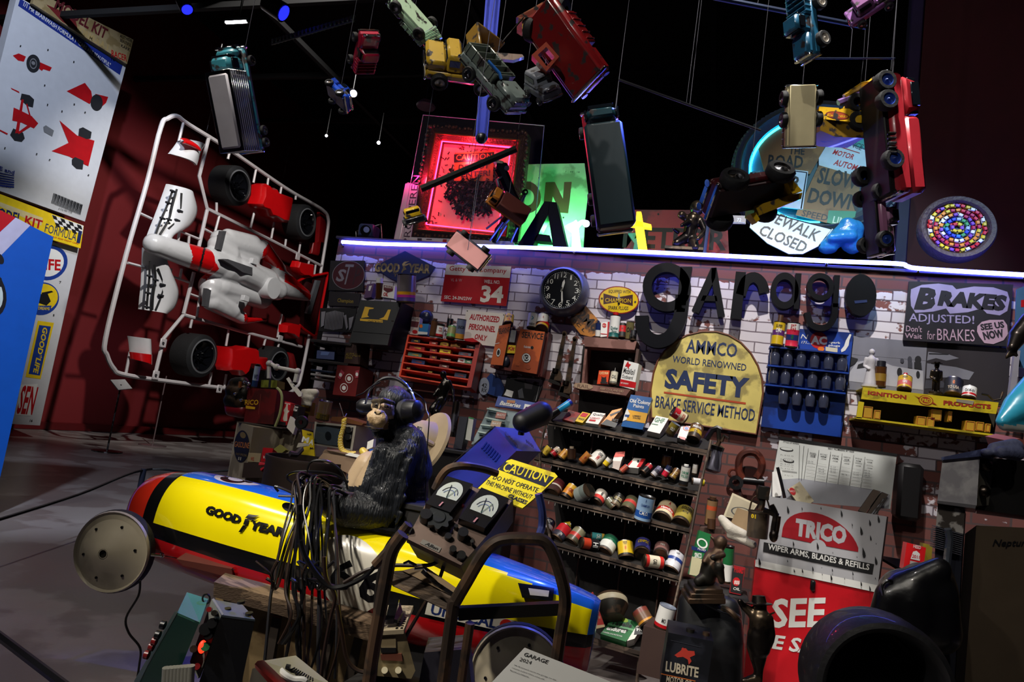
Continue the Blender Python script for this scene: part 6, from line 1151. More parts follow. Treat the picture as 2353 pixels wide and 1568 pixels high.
rc(3,'dusty pink can',(1218,455),(1235,375),132,[('#3a3030',.2),('#8a6460',.8)],[('TIDE',.6,.16,WHITE)],None,ZS)
rc(3,'white can with blue and red label at the right end',(1305,590),(1372,440),150,[('#b8b8bc',.15),('#c8c8d0',.3),('#24408c',.2),('#d0d0d8',.35)],[('GULF',.86,.1,INK),('X',.52,.2,NAVY)],None,ZS)
# bottom shelf
p = onY(*ZS(800,1000),3.6); q = onY(*ZS(740,870),3.72); mb = MB(); T = axisT(p,V((-.25,.55,.6))); r_ = .085
mb.lathe([(.0005,0),(r_*.6,0),(r_,.06),(r_,.09),(r_*.85,.11),(.0005,.11)],[IRON,IRON,M('drum_cream','#a89e84',.5),IRON,IRON],26,T); single(mb,'oil_drum','dark round drum with cream rim lying on the lowest shelf of the can rack','drum')
panel('paper_sign','red and cream folded paper sign standing before the lowest rack shelf','sign',[(600,790),(625,772),(730,1080),(615,1110)],PP(ZS(620,1100),3.5,10,20),.01,M('paper_red','#a8302c',.6),[('q',[(620,1070),(728,1060),(730,1080),(616,1105)],M('paper_cream','#c8b088',.6)),('t','NOT FOR SALE',(635,1000),(690,1008),22,M('paper_cream',''),.01)],ZS)
rbx('green flat antifreeze carton with white script',(822,978),(1042,1045),(690,1140),M('carton_green','#1f6a38',.4),[('e',(905,1020),(935,1030),(910,1002),c('#8aa830')),('q',[(760,1045),(1010,1105),(1000,1122),(750,1060)],M('carton_lightgreen','#5f9a6a',.5)),('t','Tavelle',(790,1060),(965,1092),46,INK,.03,.3),('t','ANTIFREEZE',(765,1090),(930,1120),18,INK,.04),('t','endures',(742,1105),(915,1140),40,WHITE,.03,.3),('t','A WINTER LONG PROTECTION',(710,1130),(880,1170),12,WHITE,.01)],.05,55,ZS,4,.0)
rbx('white and black flat carton beside the green one',(1010,1070),(1075,1050),(925,1205),w_,[('q',[(1000,1085),(1070,1075),(1060,1145),(985,1150)],INK),('t','PR',(1012,1118),(1058,1118),28,WHITE,.03)],.05,50,ZS,4,-.01)
rc(4,'brown and orange can lying behind the white carton',(1105,1060),(1030,930),150,[('#c88a2c',.2),('#6a4a34',.5),('#7a3a30',.3)],None,None,ZS,dy=.06,ratio=1.2)
bxm = M('brown_board_box','#3a2620',.65)
t = thing('cardboard_box','dark brown box standing on the floor at the right foot of the can rack','box',onY(*ZS(1030,1490),3.3)); pl = PP(ZS(1020,1490),3.3,2,6)
MB().prism([pl.hit(ZS(*q)) for q in ((1072,1070),(1290,1130),(1215,1545),(1010,1490))],(.02,.2,0),bxm).build('carton',t)
can('white and red can standing on the dark brown box',ZS(1232,1085),ZS(1288,895),150/3.842,3.36,[(KR,.18),(WHITE,.82)],[('MO',.4,.2,INK)],ratio=1.35,lid=M('lid_bluegrey',''),back=.1)
# things right of the rack
t = thing('spray_tank','silver metal spray tank with dark collar hanging right of the can rack','tank',onY(*ZR(1790,860),3.75)); A,B = onY(*ZR(1790,850),3.8),onY(*ZR(1845,640),3.8); d = B-A; r_ = .034
MB(axisT(A,d)).lathe([(.0005,0),(r_*.7,0),(r_*1.3,.015),(r_*1.25,d.length*.4),(r_,d.length*.7),(r_*.96,d.length)],M('tank_silver','#8f8d9c',.3,.8),22).build('body',t); MB(axisT(B,d)).lathe([(r_*1.0,0),(r_*1.05,.02),(r_*.5,.03),(.0005,.03)],BLACK,18).build('collar',t)
t = thing('shackle','red-brown horseshoe shackle with bolt hanging on the brick wall','shackle',onY(*ZT(220,300),D-.07)); RSH = M('shackle_red','#7a3a2c',.4,.4,wear=('#4a241c',.4,12))
MB().tube(spline([onY(*ZT(a,b),D-.07) for a,b in ((182,285),(160,225),(165,150),(205,112),(265,115),(303,165),(300,225),(272,275))],5),.022,RSH,9).build('bow',t)
mb = MB(); mb.cyl(onY(*ZT(165,285),D-.07),onY(*ZT(318,300),D-.07),.022,BLACK); mb.lathe([(.02,0),(.04,0),(.04,.03),(.02,.03)],BLACK,16,axisT(onY(*ZT(140,305),D-.1),(0,-1,.1))); mb.build('bolt',t)
MB().tube(ell(onY(*ZT(124,245),D-.05),V((.024,0,0)),V((0,0,.024)),16),.008,RSH,6,True).build('ring',t)
zc('brown bottle with orange-red label right of the can rack',(235,360),(262,160),80,[(M('bottle_tan','#8a6a48',.45),.6),(M('label_orange','#c8522c',.5),.18),(M('bottle_tan',''),.22)],ZB,3.75,ratio=2.2,name='bottle',cat='bottle',spout=(.1,.6,M('neck_brown','')))
mb = MB(); mb.prism([onY(*ZB(*q),3.78) for q in ((160,380),(330,390),(360,430),(150,420))],(0,.15,0),M('ledge_brown','#4a352c',.7)); single(mb,'small_ledge','small brown wooden ledge under the tan bottle right of the can rack','shelf')
single(MB().cyl(onY(*ZB(250,388),3.72),onY(*ZB(252,310),3.72),.02,M('neck_brown','')),'dark_bottle','small dark bottle standing before the tan bottle right of the rack','bottle')
CRD = M('card_cream','#b8ad90',.65)
panel('photo_card','tilted cream card leaning behind the small cardboard box','card',[(412,110),(605,200),(520,330),(342,290)],PP(ZB(342,290),3.72,20),.006,CRD,[('q',[(420,130),(590,208),(515,315),(360,285)],M('card_inner','#9a9078',.65)),('o',(480,260),(560,275),(485,222),.85,INK)],ZB,apart='picture')
panel('cardboard_box','small tan cardboard box between the cream card and the brown bucket','box',[(450,225),(555,262),(522,415),(398,345)],PP(ZB(398,345),3.62,12,-12),.1,M('card_tan','#8a7252',.75),[],ZB)
organic('crumpled_paper',[('c',onY(*ZB(330,310),3.6),.02,onY(*ZB(400,390),3.58),.028),('c',onY(*ZB(400,390),3.58),.028,onY(*ZB(500,430),3.58),.022),('c',onY(*ZB(390,440),3.58),.016,onY(*ZB(480,470),3.58),.018),('c',onY(*ZB(480,470),3.58),.02,onY(*ZB(570,510),3.58),.02),('c',onY(*ZB(440,420),3.58),.018,onY(*ZB(430,450),3.58),.018)],.007,M('paper_white','#b8b2a6',.7,bump=1,bscale=18),None,1)
o = bpy.data.objects['crumpled_paper']; o['label'] = 'crumpled off-white paper under the tan cardboard box'; o['category'] = 'paper'
t = thing('bucket','brown metal bucket with yellow mark hanging left of the wiper cabinet','bucket',onY(*ZB(605,455),3.5)); p = onY(*ZB(600,455),3.5); q = onY(*ZB(618,252),3.5); d = q-p; rb_ = .075*.62
MB(axisT(p,d)).lathe([(.0005,0),(rb_,0),(rb_*1.02,d.length),(rb_*1.07,d.length),(rb_*1.07,d.length-.008),(rb_*.96,d.length-.006),(.0005,d.length-.008)],M('bucket_brown','#4a3e30',.5,wear=('#362c22',.4,8)),26).build('body',t)
mb = MB(); T = axisT(p,d); v,f = glyphs('01',.04,0); mb.add([T @ V(((rb_*1.03)*math.sin(-.75+.5*a),-(rb_*1.03)*math.cos(-.75+.5*a),d.length*(.72+.16*b))) for a,b in v],f,YEL); mb.build('lettering',t)
MB().tube(spline([q+V((-.045,-.02,0)),q+V((-.03,-.02,.06)),q+V((.02,-.02,.07)),q+V((.05,-.02,0))],5),.004,IRON).build('handle',t)
# cans and statue on the fuel jug
carton('green and white tall oil can beside the rack post',(160,400),(250,432),(80,740),3.5,M('can_green','#1d6a3a',.4),.05,6,10,[('q',[(100,600),(210,630),(180,760),(80,740)],M('can_palecream','#b8b290',.5)),('o',(180,500),(222,512),(182,462),.7,WHITE),('q',[(98,520),(215,550),(210,575),(96,548)],NAVY),('t','SINCO',(120,610),(175,616),40,WHITE,.03),('t','FLUID',(145,548),(205,562),16,WHITE,.01)],ZB,'oil_can','can')
zc('green and white bottle behind the dark statue',(365,800),(388,520),80,[(WHITE,.5),(M('can_green',''),.5)],ZB,3.62,ratio=3,name='bottle',cat='bottle')
carton('red tin with white tree emblem left of the wiper cabinet',(425,672),(512,690),(388,880),3.5,M('tin_redblack','#8a1820',.4),.05,5,0,[('q',[(412,690),(502,705),(478,890),(396,872)],INK),('t','PYRAMID',(425,722),(495,735),40,KR,.03),('e',(442,795),(470,800),(446,762),KR),('t','###',(424,815),(466,822),34,WHITE,.01),('t','OIL',(418,858),(470,866),22,WHITE,.01)],ZB,'tin','tin')
FJ = M('fuel_jug_black','#0d0f13',.45,coat=.2)
jg = thing('fuel_jug','large black fuel jug carrying a dark statue left of the red wiper cabinet','jug',onY(1640,1520,3.05)); Yj = 3.05
def JB(a,b,o=0): return onY(*ZB(a,b),Yj+o)
organic('body',[('c',JB(100,960,.1),.06,JB(110,1180,.1),.08),('c',JB(370,1010,.1),.06,JB(350,1240,.1),.085),('c',JB(230,970,.1),.07,JB(220,1260,.1),.09),('c',JB(130,1200,.12),.09,JB(130,1600,.12),.09),('c',JB(340,1250,.12),.09,JB(320,1600,.12),.095),('c',JB(230,1250,.12),.1,JB(220,1600,.12),.1)],.015,FJ,jg,6)
MB().tube(spline([JB(60,910),JB(180,940),JB(300,1000),JB(400,1040),JB(460,1080)],4),.013,M('jug_seam','#2a2e36',.5),7).build('seam',jg)
MB().tube(spline([JB(340,1000,-.03),JB(390,1020,-.06),JB(440,1070,-.06),JB(460,1090,-.02)],4),.012,IRON,7).build('handle',jg)
st = thing('bronze_figure','dark crouching statue on a stepped base on top of the black fuel jug','statue',JB(200,920)); k = px(3.2)/3.35
mb = MB()
for a,b,w_2,h in ((185,905,250,40),(190,868,225,40),(200,832,190,34)): mb.box((0,0,0),(w_2*k,.12,h*k),IRON,.004,frameT(JB(a,b),RT,FW,UP))
mb.build('base',st)
organic('body',[('e',JB(320,495),(46*k,46*k,52*k)),('c',JB(300,560),40*k,JB(240,680),62*k),('c',JB(240,680),62*k,JB(220,760),60*k),('c',JB(300,560),28*k,JB(340,590,-.03),22*k),('c',JB(340,590,-.03),22*k,JB(260,610,-.06),20*k),('c',JB(230,590),30*k,JB(200,640,-.03),24*k),('c',JB(230,740),44*k,JB(310,680,-.05),36*k),('c',JB(310,680,-.05),32*k,JB(330,790,-.04),24*k),('c',JB(210,760),46*k,JB(150,790,-.03),34*k),('c',JB(270,470),14*k,JB(240,440),8*k),('c',JB(350,470),12*k,JB(375,480),6*k)],.006,IRON,st,3)
LB_ = M('lubrite_black','#0e1016',.4,wear=('#1c1e26',.4,8)); pl = PP(ZS(1230,1560),2.75,0,4)
t = carton('black square oil can with red winged horse emblem at the bottom edge',(1290,1130),(1690,1210),(1215,1600),2.75,LB_,.2,0,4,[('q',[(1330,1340),(1400,1290),(1418,1260),(1440,1290),(1520,1295),(1525,1330),(1480,1350),(1495,1385),(1470,1415),(1462,1370),(1420,1345),(1370,1350),(1345,1330)],M('horse_red','#b03428',.5)),('q',[(1405,1268),(1425,1300),(1470,1300),(1445,1270)],M('horse_red','')),('t','LUBRITE',(1262,1472),(1552,1532),92,M('lubrite_cream','#b8ae98',.5),.03),('q',[(1225,1490),(1530,1556),(1528,1564),(1222,1498)],M('horse_orange','#b8642c',.5)),('t','MOTOR OIL',(1270,1568),(1500,1618),60,M('lubrite_cream',''),.02),('q',[(1310,1195),(1580,1258),(1580,1264),(1310,1201)],M('lubrite_dim','#2a2c36',.5))],ZS,'oil_can','can')
mb = MB()
for a,b,r_ in ((1480,1150,.016),(1620,1180,.013)): p = onY(*ZS(a,b),2.83); mb.cyl(p-V((0,0,.02)),p+V((0,0,.022)),r_,IRON)
mb.build('cap',t)
cb = thing('bronze_figure','bronze figure in wide-brimmed hat standing before the red wiper cabinet','statue',onY(*ZB(600,1560),2.9)); Yj = 2.9; k = px(3.05)/3.35
organic('body',[('e',JB(625,985),(44*k,44*k,54*k)),('c',JB(620,1030),26*k,JB(628,1075),66*k),('c',JB(628,1085),72*k,JB(615,1200),60*k),('c',JB(610,1210),70*k,JB(615,1290),78*k),('c',JB(580,1300),50*k,JB(612,1460),34*k),('c',JB(640,1300),46*k,JB(615,1460),32*k),('c',JB(612,1460),32*k,JB(612,1560),28*k),('c',JB(575,1050),34*k,JB(500,985),26*k),('c',JB(500,985),26*k,JB(470,945,-.03),20*k),('c',JB(690,1080),34*k,JB(715,1210),26*k),('c',JB(715,1210),26*k,JB(705,1275),20*k),('c',JB(560,1200),14*k,JB(560,1300),18*k),('c',JB(590,1545),34*k,JB(500,1560,-.02),20*k)],.006,BRONZE,cb,3)
MB().lathe([(.0005,50*k),(40*k,46*k),(48*k,6*k),(84*k,0),(82*k,-6*k),(.0005,-4*k)],BRONZE,20,axisT(JB(618,960),(-.15,.1,1))).build('hat',cb)
MB().tube([JB(690,1050),JB(735,1032,-.02)],6*k,BRONZE,5).build('pistol',cb)
Yj = 3.4
mb = MB(); mb.tube(spline([JB(650,240),JB(720,270),JB(765,290)],4),.012,BRONZE); mb.tube(spline([JB(710,205),JB(745,280),JB(735,360),JB(722,450)],4),.014,BRONZE); mb.tube(spline([JB(765,290),JB(755,370),JB(735,470)],4),.013,BRONZE); mb.sph(JB(730,440),(.02,.02,.03),BRONZE,10,8)
o = single(mb,'bronze_figure','small bronze diver figurine hanging before the white wiper panel','figurine')
mb = MB(); mb.tube(spline([JB(640,60),JB(620,110),JB(640,180),JB(625,240)],4),.016,IRON); mb.box(JB(650,110),(.05,.05,.06),IRON); single(mb,'tap_fitting','dark iron pipe fitting above the brown bucket','fitting')
# ---------------------------------------------------------------- red and white wiper cabinet
Yt = 3.72; pt_ = PP(ZT(265,835),Yt,3,-3); TW = M('cabinet_white','#aeaeb2',.4,var=.06); TR = M('cabinet_red','#c01420',.35,wear=('#9a1018',.25,3))
tc_ = thing('wiper_cabinet','red and white wiper blade cabinet with half-round red emblem and rain drops','cabinet',onY(*ZT(600,1560),Yt))
def TQ(q,o=0): return pt_.hit(ZT(*q),o)
MB().prism([TQ(q) for q in ((262,838),(1035,1000),(985,1640),(180,1640))],-pt_.n*.42,TR).build('body',tc_)
hp = MB().prism([TQ(q,.004) for q in ((335,385),(1098,518),(1035,1000),(265,835))],-pt_.n*.03,TW,TR).build('front_panel',tc_)
MB().prism([TQ(q,-.03) for q in ((335,390),(1108,520),(1045,1000),(268,838))],-pt_.n*.38,M('cabinet_side','#2a0c10',.5)).build('bin',tc_)
drop = lambda x,y,s: ('q',[(x-1.5*s,y-9*s),(x+2*s,y-2*s),(x+3.4*s,y+4*s),(x+2.2*s,y+7*s),(x-.6*s,y+6.5*s),(x-1.6*s,y+2*s)],INK)
tr = [('q',[(265,790),(1042,955),(1036,1000),(262,835)],WHITE)]
tr += [('q',[(430,645)]+[(680+250*math.cos(a)*.98-30*math.sin(a),700+250*math.cos(a)*.2-205*math.sin(a)) for a in [math.radians(180-k*9) for k in range(1,20)]]+[(916,742),(720,706)],M('trico_red','#9a1420',.4))]
tr += [('e',(662,715),(714,724),(668,664),TW),('q',[(610,705),(716,732),(716,760),(606,740)],TW)]
tr += [('t','TRICO',(512,640),(838,700),115,TW,.06)]
tr += [('q',[(318,680),(1018,820),(1006,886),(312,740)],INK),('t','WIPER ARMS, BLADES & REFILLS',(342,732),(985,866),44,WHITE,.02)]
for x,y,s in ((385,485,4),(470,475,3),(560,468,1.2),(680,464,1),(810,498,2.6),(990,558,2.6),(1045,535,3),(935,610,3.4),(995,655,2.2),(878,570,1.2),(658,705,2.8),(505,690,2),(950,750,4.2),(1028,800,3.4),(755,748,.8),(908,775,.8),(290,805,3),(468,800,1.2),(510,862,1.6),(562,862,1.8),(628,850,2),(752,858,1.4),(745,905,2.4),(882,880,1.6),(935,945,2),(990,975,2.2),(688,885,.9),(830,912,.9),(685,842,.6),(1030,690,.8),(1025,910,1)): tr.append(drop(x,y,s))
art(MB(),pt_,tr,.0055,ZT).build('lettering',hp)
art(MB(),pt_,[('t','SEE',(366,1226),(742,1220),185,WHITE,.03,.25),('e',(762,1196),(772,1197),(763,1184),WHITE),('t','BE SAFE',(290,1345),(800,1420),92,WHITE,.03,.25)],.002,ZT).build('lettering',tc_)
p = TQ((628,955),.01); MB().box(p,(.022,.03,.05),BLACK,.006).build('latch',tc_)
CH = M('chart_paper','#c3c6c2',.6,var=.05); pc = PP(ZT(370,290),Yt+.2,8,-3)
bk = MB().prism([pc.hit(ZT(*q)) for q in ((420,10),(1162,122),(1120,470),(350,400))],-pc.n*.015,CH).build('chart_board',tc_)
MB().prism([pc.hit(ZT(*q),.004) for q in ((418,8),(1165,120),(1162,136),(416,26))],-pc.n*.02,BLACK).build('top_rail',tc_)
ch = [('q',[(385,285),(540,275),(1040,350),(1120,380),(1110,470),(350,410)],M('bin_grey','#9a9ca4',.5)),('t','STYLES OF WIPERS',(440,48),(540,62),10,INK,.01),('t','BEST NUMBERS BY SIZE',(725,90),(890,112),12,INK,.01),('e',(462,90),(505,96),(463,78),INK),('e',(462,88),(500,93),(463,79),CH),('e',(475,162),(510,168),(476,150),INK),('e',(475,160),(505,165),(476,151),CH),('l',[(545,65),(540,285)],.0012,INK),('l',[(572,70),(556,288)],.0012,INK),('l',[(435,225),(528,236)],.001,INK)]
for i,x in enumerate((600,668,742,815,888,960)):
    ch += [('l',[(x,85+(x-600)*.15),(x-28,280+(x-600)*.15)],.0009,INK),('t',('WHEEL','BAYONET','SIDE','NARROW','WIDE','HOOK')[i],(x+8,118+(x-600)*.12),(x+52,126+(x-600)*.12),10,INK,.01),('t','ARM',(x+12,134+(x-600)*.12),(x+44,139+(x-600)*.12),10,INK,.01)]
    for j in range(6): ch.append(('l',[(x-8-j*2,170+j*20+(x-600)*.15),(x+48-j*2,180+j*20+(x-600)*.15)],.0005,GREY))
    for j in range(1+i % 3): ch.append(('t','%d-%d' % (13+i,14+j),(x-4,170+(i*37) % 60+j*15+(x-600)*.15),(x+30,175+(i*37) % 60+j*15+(x-600)*.15),9,INK,.0))
for j in range(4): ch.append(('t','Fr. %d 12 15' % j,(425,130+j*28),(505,140+j*28),8,INK,.0))
art(MB(),pc,ch,.001,ZT).build('chart_print',bk)
for lb,tl,tr_,bl,m,it in (('white upright blade carton in the bin of the wiper cabinet',(372,235),(430,225),(372,395),WHITE,[]),('white blade carton with red oval leaning in the bin of the wiper cabinet',(470,345),(545,295),(560,470),CREAM,[('e',(500,358),(520,365),(498,335),KR),('t','ANCO',(484,362),(514,364),12,WHITE,.0)]),('first brown blade carton at the right of the wiper bin',(1015,345),(1060,360),(920,480),M('carton_brown','#5a4a3e',.65),[]),('second brown blade carton at the right of the wiper bin',(1068,362),(1108,378),(975,495),M('carton_brown2','#4a3c32',.65),[])): carton(lb,tl,tr_,bl,Yt+.12,m,.03,10,0,it,ZT,'blade_carton','box','blade cartons in the wiper cabinet')
mb = MB(); mb.tube([onY(*ZT(a,b),Yt+.06) for a,b in ((405,205),(428,300),(450,400))],.008,BLACK,6); single(mb,'windscreen_wiper','black wiper blade standing among the white cartons of the wiper cabinet','wiper blade')
mb = MB()
for k in range(4): mb.tube([onY(*ZT(1100-k*8,395+k*4),Yt+.1),onY(*ZT(1030-k*10,500+k*2),Yt+.1)],.004,STEEL if k % 2 else BLACK,5)
single(mb,'blade_refills','bundle of thin metal blade refills at the right of the wiper bin','refills')
# ---------------------------------------------------------------- fuel pump and dark things at the right edge
tp = 2.35; PUW = M('pump_white','#b8b6b8',.5,wear=('#8f8d92',.4,6)); PUB = M('pump_brown','#4a3e30',.6)
def AU(a,b,o=0): return at(*ZU(a,b),tp+o)
fp_ = thing('fuel_pump','old white and brown fuel pump cabinet at the right edge of the photo','fuel pump',AU(700,1600))
nF = ray(2250,1300).normalized()*.24
MB().prism([AU(480,245),AU(700,228),AU(682,522),AU(448,495)],nF,PUW).build('head',fp_)
MB().prism([AU(470,236,-.01),AU(715,186,-.01),AU(780,210,-.01),AU(782,240,-.01),AU(700,230,-.01),AU(478,252,-.01)],nF,M('pump_blue_trim','#6f7aa4',.5,wear=('#3a4060',.5,12))).build('top_trim',fp_)
MB().prism([AU(448,492,-.01),AU(680,520,-.01),AU(672,540,-.01),AU(446,508,-.01)],nF,M('trim_ribbed','#77757a',.4,.4)).build('lower_trim',fp_)
MB().prism([AU(700,228,.01),AU(785,240,.06),AU(752,520,.06),AU(684,522,.01)],nF,M('pump_grey','#6a665e',.5)).build('side_plate',fp_)
mb = MB()
for a,b in ((735,285),(722,438)): mb.sph(AU(a,b,.02),(.022,.022,.022),STEEL,12,8)
mb.build('bolt',fp_)
MB().prism([AU(784,242,.06),AU(1100,262,.06),AU(1100,600,.06),AU(680,545,.06)],nF,M('pump_dark','#0c0b0b',.6)).build('dark_box',fp_)
MB().prism([AU(452,512,.01),AU(612,548,.01),AU(602,690,.01),AU(440,642,.01)],nF,M('peeling_white','#a8a4a0',.6,wear=('#3a3430',.55,22))).build('neck',fp_)
mb = MB(); mb.prism([AU(440,640,.02),AU(602,690,.02),AU(545,1640,.02),AU(405,1640,.02)],nF,M('pillar_dark','#3a3c48',.35,.5))
for k in range(11): mb.prism([AU(438-k*1.5,646+k*12,.0),AU(602-k,694+k*12,.0),AU(602-k,699+k*12,.0),AU(438-k*1.5,651+k*12,.0)],FW*.02,M('pillar_rib','#8a8c98',.3,.7))
mb.build('pillar',fp_)
MB().tube([AU(510,660,-.02),AU(522,720,-.02),AU(500,900,-.02),AU(480,1100,-.02),AU(455,1640,-.02)],.012,M('pillar_chrome','#9aa4b4',.25,.9),7).build('chrome_strip',fp_)
p = MB().prism([AU(680,640,.05),AU(1100,660,.05),AU(1100,1700,.05),AU(600,1700,.05)],nF,PUB).build('panel',fp_)
MB().prism([AU(612,690,.03),AU(680,640,.05),AU(600,1700,.05),AU(545,1700,.03)],nF,M('pump_darkbrown','#1a1110',.6)).build('corner_post',fp_)
art(MB(),PT(ZU(800,740),tp+.048,-FW),[('t','Neptune',(775,775),(1010,775),52,INK,.02,.3)],.001,ZU).build('lettering',p)
mb = MB(); mb.prism([at(*q,2.4) for q in ((2318,1014),(2344,1008),(2353,1012),(2353,1050),(2332,1052))],FW*.12,M('red_book','#8a4a44',.6)); single(mb,'red_box','dull red box on top of the fuel pump at the right edge','box')
organic('cloth',[('c',at(2285,1032,2.33),.022,at(2330,1028,2.36),.03),('c',at(2300,1040,2.3),.02,at(2335,1042,2.33),.026),('e',at(2268,1040,2.32),(.02,.02,.014))],.006,M('cloth_slate','#3c415c',.7,bump=.8,bscale=30),None,2)
for n_ in ('cloth','cloth.001'):
    o = bpy.data.objects[n_]
    if not o.get('label'): o['label'] = 'slate blue folded cloth on top of the fuel pump'; o['category'] = 'cloth'
t = thing('toy_boat','turquoise boat-like toy with white underside jutting in at the right edge','toy',at(2353,1000,2.6))
organic('hull',[('c',at(2300,970,2.6),.02,at(2345,935,2.65),.06),('c',at(2345,935,2.65),.06,at(2400,900,2.7),.09),('c',at(2305,980,2.6),.018,at(2400,985,2.65),.03)],.009,None,t,4,lambda p: M('toy_turquoise','#2f94b0',.3,coat=.3) if (CAMP+(p-CAMP)).dot(UP) > at(2340,975,2.62).dot(UP) else M('toy_underwhite','#b0b4ae',.5))
t = thing('bronze_figure','bronze arm reaching down into the photo at the right edge beside the BRAKES sign','statue',at(2330,825,3.2))
organic('arm',[('c',at(2370,740,3.2),.05,at(2338,775,3.2),.042),('c',at(2338,775,3.2),.04,at(2326,800,3.15),.024)]+[('c',at(2325,800,3.15),.012,at(2312+k*5,822-k*2,3.14),.007) for k in range(4)]+[('c',at(2330,800,3.15),.01,at(2336,818,3.13),.007)],.006,BRONZE,t,2)
single(MB().prism([PY(4.15).hit(q) for q in ((2333,805),(2345,806),(2330,935),(2316,932))],(0,.03,0),M('post_pale','#8a8894',.6)),'wall_post','pale narrow upright post beside the dark photograph at the right edge','post')
panel('blue_poster','blue-lit pale poster cut by the right edge next to the BRAKES sign','poster',[(2336,665),(2400,640),(2400,860),(2330,840)],PY(4.2),.01,M('poster_blue','#3f6a94',.5),[('q',[(2346,690),(2400,680),(2400,705),(2346,706)],KR)],None)
# dark shelf with red tin, black coat, tyre
t = thing('wall_shelf','dark shelf holding the red tin right of the wiper cabinet','shelf',at(*ZU(300,925),3.2)); MB().prism([at(*ZU(*q),3.15) for q in ((225,895),(420,930),(420,945),(225,912))],FW*.2,BLACK).build('plank',t)
carton('bright red tin with white arched label right of the wiper cabinet',(268,742),(382,772),(246,898),3.25,M('tin_brightred','#d01c20',.3),.06,2,0,[('q',[(296,820),(305,795),(325,790),(345,808),(345,850),(290,838)],WHITE),('t','2011',(298,832),(342,842),22,KR,.03),('q',[(288,848),(340,860),(336,888),(284,874)],M('label_grey','#a8a4a0',.5)),('t','HEED',(306,772),(350,782),20,WHITE,.01)],ZU,'tin','tin')
carton('dim yellow tin behind the bright red tin',(365,745),(420,760),(355,890),3.32,M('tin_dimyellow','#8a7a20',.5),.05,2,0,[],ZU,'tin','tin')
BC = M('black_leather','#0a0a0d',.32,coat=.3,bump=.3,bscale=20)
t = thing('black_fender','big black rounded fender in front of the fuel pump pillar','fender',AU(300,1320,-.15))
organic('shell',[('c',AU(190,1010,-.1),.035,AU(300,985,-.1),.05),('c',AU(300,985,-.1),.05,AU(460,900,-.1),.04),('c',AU(170,1060,-.1),.05,AU(130,1200,-.1),.05),('c',AU(260,1060,-.08),.09,AU(250,1190,-.08),.09),('c',AU(380,1040,-.06),.1,AU(390,1220,-.06),.1),('c',AU(440,960,-.06),.06,AU(440,1260,-.06),.08)],.012,BC,t,6)
MB().tube(spline([AU(128,1060,-.12),AU(122,1000,-.12),AU(150,970,-.12),AU(180,975,-.12)],5),.006,STEEL).build('wire',t)
t = thing('grey_tube','grey curved tube with pale blue label below the black fender','tube',AU(215,1550,-.1)); MB().tube(spline([AU(300,1280,-.12),AU(240,1310,-.12),AU(225,1420,-.12),AU(205,1560,-.12)],5),.026,GREY,10).build('body',t)
art(MB(),PT(ZU(205,1500),tp-.15,-FW),[('q',[(208,1425),(232,1490),(225,1540),(183,1520)],M('label_paleblue','#6fb0c8',.5)),('t','BLU',(195,1512),(222,1516),26,WHITE,.0)],.002,ZU).build('sticker',t)
single(MB().prism([AU(300,1430,-.05),AU(400,1450,-.05),AU(380,1640,-.05),AU(250,1640,-.05)],FW*.1,M('box_mauve','#4c4048',.6)),'mauve_box','dim mauve box beside the grey tube at the bottom right','box')
ce = at(2012,1570,1.95); T = axisT(ce,cv(-.1,.1,1)); R = 158*px(1.95)
t = thing('black_tyre','large black tyre standing before the red cabinet at the bottom right','tyre',ce-V((0,0,R)))
MB(T).lathe([(R*.72,-.06),(R*.97,-.08),(R,-.04),(R,.04),(R*.95,.07),(R*.88,.075),(R*.8,.06),(R*.75,.02),(R*.72,-.06)],M('tyre_black','#141417',.5,bump=.2,coat=.2),48).build('tyre',t)
MB(T).lathe([(R*.74,-.05),(R*.7,-.04),(R*.66,-.06),(.0005,-.06)],M('hub_dark','#0c0d10',.3,.6),36).build('rim',t)
single(MB().prism([AU(90,1260,-.12),AU(110,1262,-.12),AU(75,1640,-.12),AU(40,1640,-.12)],FW*.05,M('dark_strip','#26242a',.5)),'upright_strip','thin dark upright strip between the tyre and the fender','strip')
single(MB().box(onY(2085,1130,4.23),(.12,.13,.3),M('dark_lantern','#121012',.5,.3),.02),'lantern','dark lantern shape on the brick wall right of the wiper chart','lantern')
carton('small glass block tray on the brick wall right of the wiper chart',(232,425),(330,440),(232,470),4.24,M('glass_block','#6a6470',.15),.05,0,0,[],ZU,'glass_tray','tray')
# ---------------------------------------------------------------- crowded bench behind the race car
ZC = Z(5.6,500,820); ZD = Z(4.9,960,800); Yb = 3.5
def CB(a,b,Y=Yb): return onY(*ZC(a,b),Y)
OWH = M('old_white_wood','#a39a88',.6,wear=('#6f6656',.4,9),stretch=(1,1,.3))
wc = thing('white_cabinet','worn white wooden cabinet with dark oval sign at the left end of the bench','cabinet',CB(300,1520))
pl = PP(ZC(130,1500),Yb-.1,0,-22); q0 = [(252,838),(462,905),(345,1660),(110,1620)]
f = MB().prism([pl.hit(ZC(*q)) for q in q0],-pl.n*.3,OWH).build('side_panel',wc)
art(MB(),pl,[('e',(308,1150),(405,1180),(330,950),M('oval_black','#17130f',.45)),('t','GASOLINE',(212,1160),(402,1182),70,M('oval_orange','#b8702a',.5),.0),('e',(325,1010),(362,1020),(328,970),M('oval_gold','#6a5a34',.5)),('t','OLD SPECIAL',(230,1262),(378,1290),28,M('oval_gold',''),.01),('t','II',(262,1330),(300,1336),40,M('oval_pale','#8f8c80',.5),.02)],.003,ZC).build('oval_sign',f)
MB().prism([CB(462,905),CB(1070,965),CB(1030,1420),CB(400,1400)],(0,.3,0),OWH).build('front',wc)
